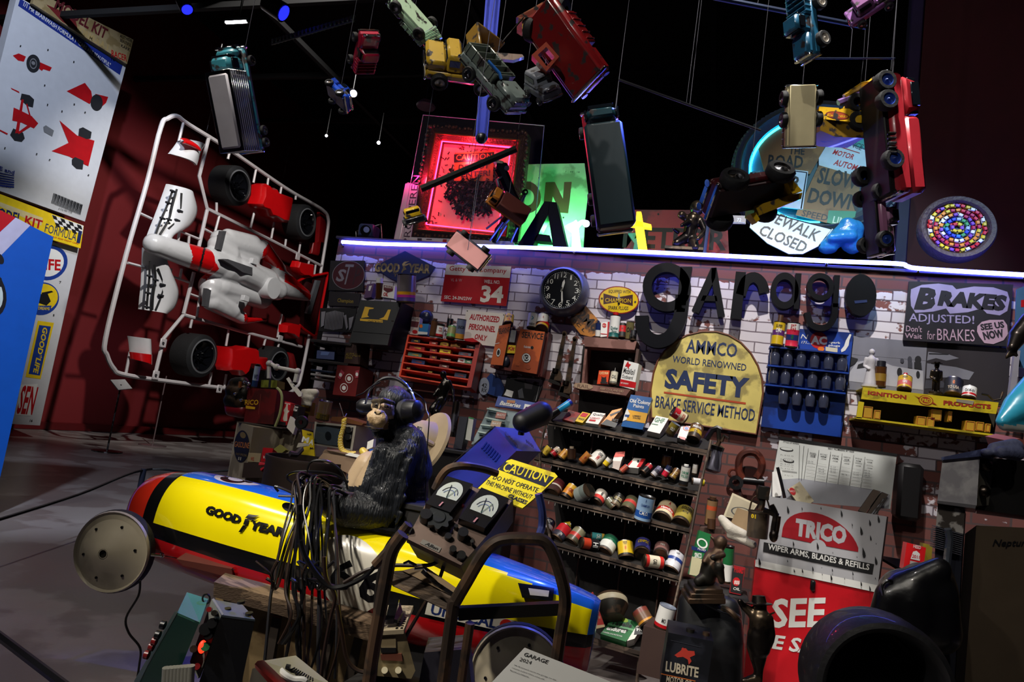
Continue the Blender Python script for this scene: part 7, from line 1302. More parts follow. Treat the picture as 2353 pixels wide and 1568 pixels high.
mb = MB(); mb.prism([CB(478,915,Yb-.012),CB(625,935,Yb-.012),CB(555,1235,Yb-.012),CB(412,1225,Yb-.012)],(0,.012,0),M('door_white','#b0aca4',.55)); mb.build('door',wc)
art(MB(),PY(Yb),[('q',[(830,985),(860,970),(905,980),(870,994)],M('rust_mark','#4a2a1c',.7)),('q',[(960,1080),(1000,1060),(990,1120),(940,1140)],M('grime','#5a5246',.8))],.002,ZC).build('stain',wc)
MB().prism([CB(246,832,Yb-.13),CB(1075,950),CB(1075,966),CB(246,846,Yb-.13)],(0,.4,0),M('top_brown','#2e2420',.7)).build('top',wc)
DRD = M('box_darkred','#5a1214',.45,wear=('#3c1010',.4,7))
carton('dark red metal box with yellow lettering on the white cabinet',(392,402),(768,425),(335,842),Yb-.03,DRD,.25,0,-6,[('t','TRICO',(300,620),(522,622),66,M('letter_gold','#c8981c',.5),.02),('q',[(362,628),(485,650),(478,678),(362,668)],M('letter_gold','')),('l',[(556,480),(528,745)],.001,M('line_red','#9a4a44',.5))],ZC,'metal_box')
zc('blue and white spray can on the dark red metal box',(468,400),(520,110),76,[(M('spray_navy','#1d3a66',.35),.3),(M('spray_pale','#9fb0c4',.35),.7)],ZC,Yb,[('WD',.5,.2,NAVY)],ratio=3,name='spray_can',spout=(.05,.6,STEEL))
carton('olive and green tin on the dark red metal box',(562,300),(768,305),(555,395),Yb+.05,M('tin_olive','#6a7020',.45),.08,4,0,[('q',[(660,300),(690,302),(680,405),(650,402)],INK)],ZC,'tin','tin')
mb = MB(); mb.tube(spline([CB(a,b,Yb-.05) for a,b in ((660,280),(662,160),(668,85),(760,135),(880,160),(1030,190))],4),.012,M('pipe_white','#a8a6a2',.5),8)
for a,b in ((668,90),(760,135),(1030,190)): mb.sph(CB(a,b,Yb-.05),(.02,.02,.02),M('pipe_white',''),10,8)
mb.tube([CB(1030,190,Yb-.05),CB(1000,330,Yb-.05)],.014,M('pipe_white',''),8); single(mb,'pipe_assembly','white pipe with elbows rising above the dark red metal box','pipe')
en = thing('engine_part','dark oily engine part with red lower half left of the dark red metal box','engine part',CB(240,760,Yb-.06))
organic('casting',[('c',CB(200,340),.03,CB(330,330),.035),('c',CB(180,430),.04,CB(340,480),.05),('c',CB(170,560),.045,CB(320,600),.05),('e',CB(230,320),(.02,.02,.03)),('e',CB(360,340),(.03,.02,.02)),('c',CB(290,380),.025,CB(300,460),.02)],.009,IRON,en,2); organic('pan',[('c',CB(170,690),.035,CB(320,700),.045),('c',CB(150,640),.03,CB(300,660),.03)],.01,M('pan_red','#7a1420',.35),en,3)
mb = MB(); mb.tube([CB(285,400,Yb-.05),CB(295,320,Yb-.05)],.01,M('knob_orange','#8a5018',.4),8)
for a,b in ((400,350),(350,330),(310,560),(230,480)): mb.sph(CB(a,b,Yb-.05),.011,CHROME,8,6)
mb.build('knobs',en)
single(MB().tube(spline([CB(a,b,Yb-.1) for a,b in ((765,402),(815,460),(828,560),(800,740),(742,900))],5),[.008]*21,M('strip_greenwhite','#8a9060',.4),7),'hose','pale bent hose hanging beside the dark red metal box','hose')
carton('red tin with white knight figure on the white cabinet',(862,572),(948,600),(800,850),Yb-.08,M('tin_knightred','#b01c24',.4),.05,4,-8,[('q',[(880,640),(902,640),(905,690),(925,700),(900,730),(895,830),(850,830),(840,800),(860,720),(850,690)],M('knight_pale','#b8b0a4',.5)),('e',(893,630),(905,632),(895,612),M('knight_pale','')),('t','GENUINE',(860,605),(932,622),18,WHITE,.01),('q',[(790,830),(880,845),(872,885),(790,870)],INK)],ZC,'tin','tin')
carton('black can with white script beside the red knight tin',(960,600),(1062,640),(925,755),Yb-.05,M('can_blackscript','#121214',.4),.05,4,-8,[('t','Cyco',(962,660),(1030,676),40,WHITE,.02,.2),('t','Wax',(955,695),(1025,706),36,WHITE,.02,.2)],ZC,'can','can')
carton('white paper cone standing beside the red knight tin',(935,765),(1018,850),(888,912),Yb-.1,M('paper_pale','#b0aaa4',.6),.03,8,0,[],ZC,'paper_cone','paper')
panel('ruler','white notched metal strip leaning above the black can with white script','tool',[(882,285),(915,262),(950,320),(1085,470),(1080,510),(1045,515),(960,410)],PP(ZC(1000,420),Yb-.06,10),.008,M('strip_white','#b4b0aa',.45),[('e',(985,375),(994,380),(987,365),INK),('t','54',(935,340),(965,350),26,INK,.01)],ZC)
organic('work_glove',[('c',CB(1110,455),.020,CB(1260,460),.022),('c',CB(1110,510),.02,CB(1215,525),.022)]+[('c',CB(1100+k*38,530),.013,CB(1090+k*34,610+k*6),.010) for k in range(4)],.008,M('glove_white','#aaa69a',.8,bump=.6,bscale=30),None,3)
o = bpy.data.objects['work_glove']; o['label'] = 'off-white work glove hanging fingers down above the bench'; o['category'] = 'glove'
single(MB().prism([CB(*q,Yb+.05) for q in ((1090,580),(1200,590),(1180,760),(1040,740))],(0,.05,0),M('amber_liquid','#6a5418',.3)),'amber_jar','dim amber jar under the off-white work glove','jar')
T = axisT(CB(1090,850,Yb-.12),(.2,-1,.1)); single(MB(T).lathe([(.014,0),(.034,0),(.039,.012),(.034,.024),(.014,.024),(.014,0)],BLACK,28),'small_tyre','small black wheel standing on the bench left of the television','wheel')
zc('clear jar with gold foot on the left of the television top',(1345,815),(1395,570),178,[(M('jar_gold','#6a5a1c',.3),.35),(M('jar_cloudy','#7a6248',.25,coat=.4),.65)],ZC,Yb-.1,'SET',M('jar_gold2','#3a3010',.5),ratio=1.35,name='jar',cat='jar',tz=.2)
tv = thing('television','small old television with pale frame behind the ape, yellow cord before it','television',CB(1480,1200,Yb-.12)); pl = PP(ZC(1230,1130),Yb-.12,2,-4)
MB().prism([pl.hit(ZC(*q),-.001) for q in ((1252,835),(1784,890),(1732,1212),(1216,1132))],-pl.n*.22,M('tv_case','#b0aa9c',.4)).build('case',tv)
MB().prism([pl.hit(ZC(*q)) for q in ((1272,866),(1748,912),(1706,1186),(1240,1112))],-pl.n*.004,M('tv_front','#15120f',.4)).build('front',tv)
MB().prism([pl.hit(ZC(*q),.003) for q in ((1268,900),(1400,900),(1590,935),(1562,1060),(1555,1150),(1400,1135),(1240,1100),(1250,1000))],-pl.n*.004,M('tv_screen','#4a555c',.15,coat=.5)).build('screen',tv)
art(MB(),pl,[('e',(1422,1020),(1462,1028),(1426,965),M('tv_spot','#1a2024',.3))],.0045,ZC).build('reflection',tv)
for a,b in ((1702,945),(1690,1036)): p = pl.hit(ZC(a,b)); MB().cyl(p,p+pl.n*.014,.017,STEEL,n=18).build('knob',tv)
mb = MB(); mb.prism([CB(*q,Yb-.12) for q in ((1470,772),(1620,775),(1880,860),(1850,885),(1640,850),(1455,825))],(0,.14,0),M('copper_tray','#8a5a38',.4,.3)); single(mb,'wooden_tray','copper-brown slab lying on the television top','tray')
mb = MB(); mb.tube([CB(1630,790,Yb-.1),CB(1570,598,Yb-.1)],.003,CHROME,5); mb.tube([CB(1630,790,Yb-.1),CB(1662,730,Yb-.1)],.003,CHROME,5); mb.sph(CB(1630,795,Yb-.1),.012,M('knob_brown','#8a5a30',.4)); single(mb,'antenna','thin wire aerial standing on the television','antenna')
ph = thing('telephone','yellow telephone receiver with coiled cord on the bench beside the ape','telephone',CB(1900,1280,3.15)); YP = M('phone_yellow','#c9b040',.4)
organic('receiver',[('c',CB(1870,1215,3.15),.02,CB(1890,1240,3.15),.022),('c',CB(1880,1260,3.15),.016,CB(1985,1275,3.12),.016),('e',CB(1990,1260,3.12),(.02,.02,.02))],.005,YP,ph,3)
path = spline([CB(a,b,3.15) for a,b in ((1630,800),(1622,900),(1590,1010),(1580,1110),(1600,1190),(1660,1225),(1760,1235))],30); cp = [p+V((math.cos(i*1.15)*.011,math.sin(i*1.15)*.011,math.sin(i*1.15+.8)*.006)) for i,p in enumerate(path)]
MB().tube(cp,.0028,YP,5).build('coiled_cord',ph)
mb = MB(); mb.prism([CB(*q,3.1) for q in ((1380,1195),(1980,1300),(1990,1345),(1350,1235))],(0,.35,0),M('desk_brown','#6a5444',.6)); mb.prism([CB(*q,3.1) for q in ((1290,1320),(1390,1200),(1980,1330),(1960,1520),(1800,1560))],(0,.06,0),M('desk_tan','#7a6450',.65)); single(mb,'bench_desk','brown wooden desk edge under the television','desk')
single(MB().prism([CB(*q,3.09) for q in ((1640,1265),(1700,1235),(1950,1290),(1940,1330))],(0,.004,-.002),WHITE),'paper_sheet','white sheet of paper on the desk by the yellow receiver','paper')
carton('white and blue small box behind the yellow receiver',(1930,1095),(2010,1060),(1915,1200),3.2,WHITE,.05,0,0,[('q',[(1955,1190),(2020,1185),(2015,1240),(1950,1230)],BLUE)],ZC)
panel('yellow_sign','yellow sign with white capital M behind the drum left of the television','sign',[(1085,938),(1225,975),(1250,1300),(1060,1320),(1110,1150)],PP(ZC(1100,1300),Yb-.2,8),.008,M('sign_yellow','#c9b014',.45),[('t','M',(1078,1098),(1165,1112),72,WHITE,.03),('t','A',(1170,1130),(1225,1142),70,WHITE,.03),('t','M-',(1185,1192),(1240,1196),26,INK,.03),('t','HA',(1150,1010),(1210,1016),26,INK,.02)],ZC)
mb = MB(); mb.prism([CB(*q,3.25) for q in ((1040,1110),(1130,1120),(1140,1150),(1015,1170))],(0,.03,0),M('brush_white','#b4aea0',.6)); mb.tube([CB(1080,1190,3.22),CB(1010,1260,3.18),CB(930,1250,3.15)],.016,M('handle_dark','#2a2420',.5),8); single(mb,'scrub_brush','white brush with dark handle resting in the drum','brush')
dm = thing('oil_barrel','dark brown barrel with open curved rim before the white cabinet','barrel',CB(1160,1700,3.12)); T = Matrix.Translation(CB(1160,1310,3.12)-V((0,0,.75))); R = .2
MB(T).lathe([(.0005,0),(R,0),(R,.72),(R*1.03,.735),(R*1.03,.75),(R*.96,.75),(R*.95,.6),(.0005,.6)],M('barrel_brown','#241915',.6,.2),40).build('drum',dm)
carton('red bottle-shaped tin between the barrel and the white cabinet',(585,1170),(715,1180),(552,1350),3.25,M('tin_darkred','#a0141e',.4),.05,4,0,[('t','W',(580,1310),(622,1316),36,WHITE,.02)],ZC,'tin','tin')
carton('small wooden crate with red lettering before the white cabinet',(400,1235),(560,1245),(380,1350),3.3,M('crate_wood','#8f8064',.7),.06,3,0,[('t','W2',(420,1335),(465,1340),46,M('crate_red','#a04028',.6),.02)],ZC,'crate','crate')
carton('small olive and grey carton in the barrel',(800,1130),(880,1200),(720,1190),3.25,M('carton_olive','#6d6a2a',.6),.03,10,0,[],ZC)
single(MB().tube([CB(545,1385,3.15),CB(660,1390,3.15),CB(570,1460,3.15)],.012,M('clamp_red','#a01c2a',.4),7),'red_clamp','red clamp lying before the barrel','clamp')
single(MB().prism([CB(*q,3.3) for q in ((340,1365),(680,1365),(640,1560),(310,1560))],(0,.2,0),M('crate_dark','#2a1a18',.7)),'dark_crate','dark crate on the floor behind the nose of the race car','crate')
# between the ape and the can rack
def DB(a,b,Y=3.6): return onY(*ZD(a,b),Y)
k = px(3.7)/4.9; o = thing('bronze_figure','shiny dark seated mechanic sculpture under the orange parts rack','statue',DB(220,920))
organic('body',[('e',DB(288,298),(42*k,42*k,48*k)),('c',DB(310,350),26*k,DB(300,430),60*k),('c',DB(300,430),66*k,DB(280,560),62*k),('c',DB(350,380),30*k,DB(395,480),24*k),('c',DB(395,480),22*k,DB(405,610,3.55),18*k),('c',DB(260,420),28*k,DB(180,540,3.55),22*k),('c',DB(280,560),56*k,DB(160,690,3.55),44*k),('c',DB(290,580),52*k,DB(210,720,3.5),40*k),('c',DB(160,690,3.55),36*k,DB(215,880),26*k),('c',DB(210,720,3.5),36*k,DB(195,890,3.5),28*k),('e',DB(200,900,3.5),(50*k,30*k,24*k))],.007,M('bronze_shiny','#1c1a18',.22,.8),o,3)
HAT = M('hat_beige','#a08e72',.6); T = axisT(DB(85,1040,3.2),cv(-.75,.5,.5)); R = .118
ht = thing('hard_hat','beige brimmed hard hat lying on its side behind the ape','hat',DB(200,1280,3.2)); MB(T).lathe([(.0005,R*.85),(R*.4,R*.78),(R*.7,R*.5),(R*.82,R*.1),(R*.86,0),(R*1.35,-.015),(R*1.4,-.03),(R*1.3,-.035),(R*.8,-.02)],HAT,36).build('crown',ht)
MB(T).tube([V((0,R*.84*math.cos(a),R*.86*math.sin(a)))*1.0 for a in [math.pi*k_/14 for k_ in range(15)]],.012,HAT,7).build('ridge',ht)
art(MB(),PT(ZD(20,910),3.05,-FW),[('q',[(-5,880),(50,895),(40,945),(-5,925)],INK),('t','CAR',(0,918),(40,930),30,WHITE,.02)],0,ZD).build('badge',ht)
zc('small blue and white can beside the seated mechanic sculpture',(290,970),(312,830),80,[(M('can_deepblue','#1c2f8c',.35),.25),(M('can_whiteblue','#8f96b4',.35),.3),(M('can_deepblue',''),.45)],ZD,3.5,ratio=1.8)
carton('tall dark navy box with white and green strip beside the battery display',(470,770),(562,778),(400,1130),3.5,M('box_navydark','#0d1020',.45),.12,2,8,[],ZD)
carton('narrow white carton with green top beside the tall navy box',(572,778),(630,795),(535,1030),3.52,M('carton_palegrey','#9a9c96',.5),.05,2,0,[('q',[(574,775),(632,790),(628,805),(570,790)],GREEN)],ZD)
single(MB().cyl(DB(385,1000,3.5),DB(440,600,3.5),.02,STEEL),'steel_cylinder','upright steel cylinder between the blue can and the navy box','cylinder')
bd = thing('battery_display','white glass-shelved battery display with blue header left of the can rack','display case',DB(650,1080,3.85)); pb = PP(ZD(630,1060),3.85,14,4)
MB().prism([pb.hit(ZD(*q)) for q in ((805,665),(1240,740),(1100,1100),(600,1085))],-pb.n*.12,M('display_white','#7f9298',.35)).build('case',bd)
h_ = MB().prism([pb.hit(ZD(*q),.02) for q in ((905,540),(1452,640),(1442,725),(868,652))],-pb.n*.02,M('header_blue','#1d3f94',.4)).build('header',bd)
art(MB(),pb,[('t','Batteries',(918,640),(1155,676),48,WHITE,.03,.3),('q',[(1005,585),(1098,592),(1092,625),(1000,616)],M('header_tan','#b08a50',.5)),('t','ROAD',(1012,616),(1086,622),22,KR,.02),('q',[(1205,630),(1310,650),(1290,720),(1185,705)],WHITE),('e',(1228,680),(1246,684),(1230,662),INK)],.022,ZD).build('lettering',h_)
mb = MB()
for a,b,cc,d in ((790,690,1010,735),(770,790,985,840),(720,870,930,900),(690,950,880,985)): mb.prism([pb.hit(ZD(*q),.008) for q in ((a,b),(cc,d),(cc-4,d+14),(a-4,b+14))],pb.n*.03,M('glass_shelf','#b8ccc8',.2))
mb.build('glass_shelf',bd)
for a,b,h in ((915,760,'#a8685c'),(860,855,'#b89a80')): carton('small %s pack on a glass shelf of the battery display' % ('pinkish red' if h[1] == 'a' and h[2] == '8' else 'tan'),(a-25,b-40),(a+85,b-25),(a-45,b+25),3.8,c(h),.02,14,4,[('t','BATT',(a-20,b),(a+65,b+12),18,WHITE,.02)],ZD)
A,B,C_,E_ = at(*ZD(870,885),2.95),at(*ZD(1240,920),3.1),at(*ZD(1385,1166),2.9),at(*ZD(1110,1160),2.72); ex = at(*ZD(205,1475),2.72)-A
CBL = M('charger_blue','#101f6a',.35,coat=.2); ch_ = thing('battery_charger','deep blue metal charger box with louvred sides tilted behind the meter machine','machine',A+ex)
MB().prism([A,B,C_,E_],ex,CBL).build('housing',ch_)
mb = MB(); fn = (E_-A).cross(ex).normalized(); fn = fn if fn.dot(CAMP-A) > 0 else -fn; pf_ = PL(A,fn)
for i in range(7): mb.tube([pf_.hit(ZD(775+i*25,1062+i*24),.003),pf_.hit(ZD(722+i*25,1135+i*24),.003)],.004,M('louvre','#0e1a5c',.4),5)
mb.build('louvre',ch_); pt2 = PL(A,(B-A).cross(E_-A));
if pt2.n.dot(CAMP-A) < 0: pt2 = PL(A,-pt2.n)
art(MB(),pt2,[('q',[(980+i*22,945+i*24),(995+i*22,940+i*24),(1015+i*22,985+i*24),(1002+i*22,990+i*24)],M('slot_dark','#0a0e30',.6)) for i in range(6)]+[('q',[(1215+i*18,1035+i*14),(1225+i*18,1032+i*14),(1235+i*18,1070+i*14),(1225+i*18,1074+i*14)],M('slot_dark','')) for i in range(5)],.003,ZD).build('slots',ch_)
MB().tube([A,A+ex],.005,STEEL,5).build('edge_strip',ch_)
mc = thing('microphone','big black microphone head standing on the deep blue charger box','microphone',at(*ZD(1170,980),2.9))
organic('head',[('c',at(*ZD(1180,830),2.88),.045,at(*ZD(1390,735),2.92),.052),('c',at(*ZD(1200,880),2.88),.03,at(*ZD(1400,790),2.92),.035)],.008,M('mic_black','#0c0c10',.5),mc,3); MB().tube([at(*ZD(1170,900),2.9),at(*ZD(1160,980),2.9)],.014,BLACK).build('stand',mc)
# ---------------------------------------------------------------- soapbox race car
from mathutils.bvhtree import BVHTree
NO = at(320,1162,2.86); TA = at(1368,1448,2.42); EX = (TA-NO).normalized(); LC = (TA-NO).length
EY = V((0,0,1)).cross(EX).normalized(); EZ = EX.cross(EY)
car = thing('race_car','red, yellow and blue torpedo-shaped soapbox race car with an ape at the wheel','race car',NO+EX*LC*.5-EZ*.25)
CY = M('car_yellow','#f4e208',.16,var=.04,coat=.7); CR = M('car_red','#b5141a',.18,var=.06,coat=.6); CB_ = M('car_blue','#1d62c0',.18,var=.05,coat=.6); CK = M('car_black','#0d0d0f',.25,coat=.4); CW = M('car_white','#cfcabc',.25,coat=.5); CN = M('car_nose','#d8301c',.18,coat=.6)
SEC = [(0,.012,-.012,.012),(.01,.065,-.07,.068),(.03,.105,-.11,.105),(.07,.14,-.14,.145),(.13,.165,-.16,.17),(.22,.185,-.178,.19),(.36,.198,-.19,.197),(.55,.21,-.2,.2),(.8,.215,-.205,.197),(1.05,.215,-.205,.185),(1.3,.205,-.2,.172),(1.5,.185,-.19,.158),(1.68,.15,-.175,.14),(1.8,.115,-.16,.122),(1.86,.09,-.15,.11),(1.88,.06,-.14,.1)]
sc_ = LC/1.88; N_ = 60; vs_ = []; fs_ = []; fm_ = []; ss = []
for i in range(len(SEC)-1):
    n = 2 if i < 4 else 6
    for k in range(n): t = k/n; ss.append([SEC[i][j]*(1-t)+SEC[i+1][j]*t for j in range(4)])
ss.append(list(SEC[-1]))
def cpt(s,a,hw,z0,z1):
    ca,sa = math.cos(a),math.sin(a); e = .78; y = hw*math.copysign(abs(ca)**e,ca); z = (z1 if sa > 0 else -z0)*math.copysign(abs(sa)**e,sa)
    return NO+EX*s*sc_+EY*y+EZ*z
for s,hw,z0,z1 in ss:
    for k in range(N_): vs_.append(cpt(s,2*math.pi*k/N_+math.pi/N_*0,hw,z0,z1))
for i in range(len(ss)-1):
    for k in range(N_):
        k2 = (k+1) % N_; fs_.append([i*N_+k,i*N_+k2,(i+1)*N_+k2,(i+1)*N_+k]); s = (ss[i][0]+ss[i+1][0])/2; a = (k+.5)/N_*360
        sa = math.sin(math.radians(a)); fm_.append(CR if sa < -.2 else CK if sa < -.02 else CN if s < .155 else CK if s < .215 else CB_ if (sa > .93 or s > 1.86 or (s > 1.4 and sa > .93-(s-1.4)*.6)) else CY)
fs_ += [list(range(N_))[::-1],[(len(ss)-1)*N_+k for k in range(N_)]]; fm_ += [CN,CB_]
for i in range(len(fm_)-2):
    s = ss[i//N_][0]
    if fm_[i] is CK and s < .155: fm_[i] = CN
body = MB().add(vs_,fs_,fm_).build('body',car,60)
bv = BVHTree.FromPolygons(vs_,fs_)
def onb(q,off=.0025):
    h = bv.ray_cast(CAMP,ray(*q).normalized())
    return h[0]+(CAMP-h[0]).normalized()*off if h[0] else bv.find_nearest(at(*q,2.75))[0]
def decal(items,off=.0025):
    mb = MB()
    for n,it in enumerate(items):
        o = off+n*.0006
        if it[0] == 't':
            _,s,a,b,h,m = it[:6]; v,f = glyphs(s,it[6] if len(it) > 6 else .02,it[7] if len(it) > 7 else 0); A,B = V((*a,0)),V((*b,0)); x = B-A; u = V((x.y,-x.x,0)).normalized()*h; mb.add([onb(((A+x*p+u*q).x,(A+x*p+u*q).y),o) for p,q in v],f,m)
        elif it[0] == 'e':
            _,(cx,cy),(ax,ay),(bx_,by),m = it; R_,A_ = 7,32; P = [onb((cx,cy),o)]
            for r in range(1,R_+1):
                for k in range(A_): t = 2*math.pi*k/A_; P.append(onb((cx+(ax-cx)*r/R_*math.cos(t)+(bx_-cx)*r/R_*math.sin(t),cy+(ay-cy)*r/R_*math.cos(t)+(by-cy)*r/R_*math.sin(t)),o))
            F = [[0,1+k,1+(k+1) % A_] for k in range(A_)]+[[1+r*A_+k,1+r*A_+(k+1) % A_,1+(r+1)*A_+(k+1) % A_,1+(r+1)*A_+k] for r in range(R_-1) for k in range(A_)]; mb.add(P,F,m)
        else:
            q = it[1]; G = 8; mb.add([onb(tuple((q[0][d]*(1-i/G)+q[1][d]*i/G)*(1-j/G)+(q[3][d]*(1-i/G)+q[2][d]*i/G)*j/G for d in (0,1)),o) for j in range(G+1) for i in range(G+1)],[[j*(G+1)+i,j*(G+1)+i+1,(j+1)*(G+1)+i+1,(j+1)*(G+1)+i] for j in range(G) for i in range(G)],it[2])
    return mb
def foot(x,y,k): return [('q',[(x-16*k,y+26*k),(x-8*k,y+26*k),(x+6*k,y+8*k),(x-4*k,y+8*k)],CK),('q',[(x-4*k,y+7*k),(x+7*k,y+7*k),(x+12*k,y-8*k),(x+1*k,y-8*k)],CK),('q',[(x+1*k,y-10*k),(x+12*k,y-9*k),(x+38*k,y-16*k),(x+10*k,y-20*k)],CK),('q',[(x+13*k,y-4*k),(x+12*k,y-8*k),(x+34*k,y-9*k),(x+26*k,y-5*k)],CK)]
decal([('e',(556,1102),(620,1108),(560,1090),CW),('e',(536,1102),(566,1105),(538,1094),CK),('e',(543,1101),(562,1103),(544,1096),CW),('e',(572,1103),(588,1105),(573,1096),CK),('e',(574,1102),(583,1103),(575,1098),CW),
    ('t','GOOD',(470,1180),(550,1206),21,CK,.06,.1),('t','YEAR',(572,1216),(652,1236),22,CK,.06,.1)]+foot(562,1200,.9)+[('e',(806,1320),(884,1342),(812,1232),CW),('t','6',(752,1350),(802,1364),74,CK,.03),('t','6',(818,1378),(872,1392),78,CK,.03),
    ('q',[(983,1383),(1188,1428),(1182,1458),(976,1412)],CW),('t','UNOCAL',(988,1412),(1140,1446),24,NAVY,.03),('e',(1164,1440),(1180,1444),(1166,1424),M('union_red','#c02a1c',.3)),('t','76',(1154,1446),(1174,1450),14,NAVY,.02),
    ('q',[(1190,1340),(1274,1352),(1270,1382),(1200,1374)],CK),('q',[(1214,1352),(1262,1358),(1260,1372),(1218,1368)],CW)]).build('lettering',car)
decal([('e',(664,1166),(680,1170),(665,1156),CHROME)]).build('filler_cap',body)
MB().tube(ell(NO+EX*1.0*sc_+EZ*.178,EX*.24,EY*.15,30),.014,CK,7,True).build('cockpit_rim',car)
WN = (EY*-1+EX*.12).normalized(); DISC = M('disc_cream','#b0a690',.4,wear=('#98907c',.3,5))
def cw(ce,R):
    T = axisT(ce,WN); w_ = MB(T).lathe([(R*.9,-.03),(R*.99,-.03),(R,-.015),(R*.99,0),(R*.96,.004)],RUBBER,44).build('wheel',car)
    MB(T).lathe([(.014,.052),(.03,.05),(R*.5,.024),(R*.9,.004),(R*.95,.012),(R*.975,.004),(R*.97,-.02)],DISC,44).build('disc',w_)
    mb = MB(T); mb.lathe([(.0005,.04),(.016,.045),(.018,.053)],IRON,12)
    for k in range(6): a = k*math.pi/3+.35; mb.cyl((R*.66*math.cos(a),R*.66*math.sin(a),.012),(R*.66*math.cos(a),R*.66*math.sin(a),.020),.005,BLACK,n=8)
    mb.build('bolts',w_)
fw_ = at(258,1268,2.56); rw_ = at(1188,1548,2.2); R = 94*px(2.56); cw(fw_,R); cw(rw_,R); cw(fw_+EY*.62,R); cw(rw_+EY*.6,R)
for p in (fw_,rw_): MB().cyl(p,p+EY*.6,.012,STEEL).build('axle',car)
mb = MB(); q = at(400,1280,2.6); mb.tube([at(345,1275,2.55),at(372,1277,2.58)],.006,CHROME); mb.tube(ell(at(372,1276,2.58),RT*.008,UP*.008,12),.003,CHROME,5,True); mb.tube([at(380,1278,2.58),at(540,1310,2.5)],.002,STEEL,4); mb.build('steering_cable',car)
MB().prism([at(*q,2.5) for q in ((405,1285),(532,1308),(536,1330),(420,1300))],FW*.1,M('bracket_brown','#5a2a20',.5)).build('bracket',car)
# wooden trestle under the car, its plywood and cable
tr_ = thing('trestle','rough wooden trestle with plywood side carrying the race car','trestle',at(680,1568,2.35))
for a in (((492,1338),(690,1390),(864,1440),(862,1478),(690,1428),(490,1372)),): MB().prism([at(*q,2.3) for q in a],FW*.09,WOOD).build('beam',tr_)
MB().prism([at(*q,2.36) for q in ((495,1370),(862,1476),(850,1640),(500,1640))],FW*.02,M('plywood','#8a7450',.7,wear=('#6a5438',.4,8))).build('side_board',tr_)
for x in (520,610,735,800): MB().prism([at(x+16,1400+(x-520)*.2,2.34),at(x+34,1404+(x-520)*.2,2.34),at(x-6,1640,2.3),at(x-28,1640,2.3)],FW*.05,M('leg_dark','#2a2018',.7)).build('leg',tr_)
single(MB().tube(spline([at(*q,2.5) for q in ((322,1335),(318,1370),(290,1420),(296,1455),(322,1490),(320,1530),(312,1580))],5),.004,BLACK,6),'cable','thin black cable hanging below the front wheel of the race car','cable')
# ---------------------------------------------------------------- the ape driver
t0 = 2.66; ZP = Z(5.6,820,820)
def HP(a,b,d=0): return at(*ZP(a,b),t0-d)
def AP(x,y,d=0): return at(x,y,t0-d)
k = px(t0); kh = k/5.6
APE = M('ape_fur','#1b1e24',.32,var=.3,scale=30,bump=1,bscale=60,stretch=(2.4,2.4,.3),coat=.25); SKIN = M('ape_skin','#bfa480',.45,wear=('#8a7252',.2,22),bump=.5,bscale=80); CHEST = M('ape_chest','#b09878',.5); DKS = M('ape_dark_skin','#4a4034',.4,bump=.5,bscale=60)
ape = thing('ape_statue','life-size dark chimpanzee statue with pale face sitting in the race car','statue',AP(900,1230))
def E(p,r,f=1): r = r if isinstance(r,tuple) else (r,r,r); return ('e',p,tuple(q*kh for q in r))
P = [E(HP(480,560,-.03),(210,225,190)),E(HP(560,610,-.05),(175,200,190)),E(HP(335,650,.07),(150,165,100)),E(HP(430,770,.0),(165,165,150)),E(HP(385,735,.07),(100,110,95)),E(HP(258,795,.125),(142,98,112)),E(HP(235,872,.115),(122,58,92)),('c',HP(275,965,.06),88*kh,HP(420,900,.0),118*kh),('c',HP(205,575,.125),32*kh,HP(330,556,.148),36*kh),('c',HP(330,556,.148),36*kh,HP(468,600,.115),34*kh),E(HP(270,715,.185),(54,34,40)),E(HP(285,655,.15),(24,28,46)),
    ('c',AP(905,985,-.02),40*k,AP(920,1030,-.03),58*k),('c',AP(925,1030,-.03),58*k,AP(915,1120,-.03),72*k),('c',AP(915,1120,-.03),72*k,AP(905,1240,-.04),74*k),('c',AP(945,1015,.03),34*k,AP(955,1080,.02),40*k),('c',AP(900,1060,.06),50*k,AP(855,1120,.10),40*k),('c',AP(930,1040,.05),42*k,AP(880,1140,.1),46*k),('c',AP(880,1140,.1),48*k,AP(868,1185,.12),40*k),('c',AP(870,1180,.13),40*k,AP(800,1172,.17),38*k),('c',AP(800,1172,.17),38*k,AP(745,1150,.18),28*k),
    ('c',AP(850,1075,-.12),40*k,AP(800,1150,-.1),34*k),('c',AP(800,1150,-.1),34*k,AP(735,1135,-.02),24*k),('c',AP(930,1225,.05),66*k,AP(860,1225,.05),60*k)]
fur = random.Random(2)
for i in range(46):
    a,b = fur.uniform(866,952),fur.uniform(1030,1190); x = a-(b-1030)*.18; P.append(('c',AP(x,b,.12+.04*(b-1030)/160),7*k,AP(x-12,b+26,.135+.04*(b-1030)/160),2.6*k))
pC = HP(290,740,.1)
def ape_col(p):
    d = p-CAMP; z = d.dot(FW); x = 1176.5+FPX*d.dot(RT)/z; y = 784-FPX*d.dot(UP)/z; a,b = (x-820)*5.6,(y-820)*5.6; front = t0-z
    if b < 922+max(0,a-180)*.12 and b > 535 and front > .03:
        if ((a-305)/178)**2+((b-740)/232)**2 < 1 and not (b > 800 and a > 405):
            if b < 600: return DKS
            if (a-236)**2/300+(b-722)**2/230 < 1 or (a-302)**2/300+(b-730)**2/230 < 1: return BLACK
            if 600 < b < 660 and (abs(a-240) < 42 or abs(a-395) < 48) : return DKS
            return SKIN
    if x < 838-(y-1090)*.35 and 1035 < y < 1118 and x > 800: return CHEST
    return APE
organic('body',P,.0062,APE,ape,3,ape_col)
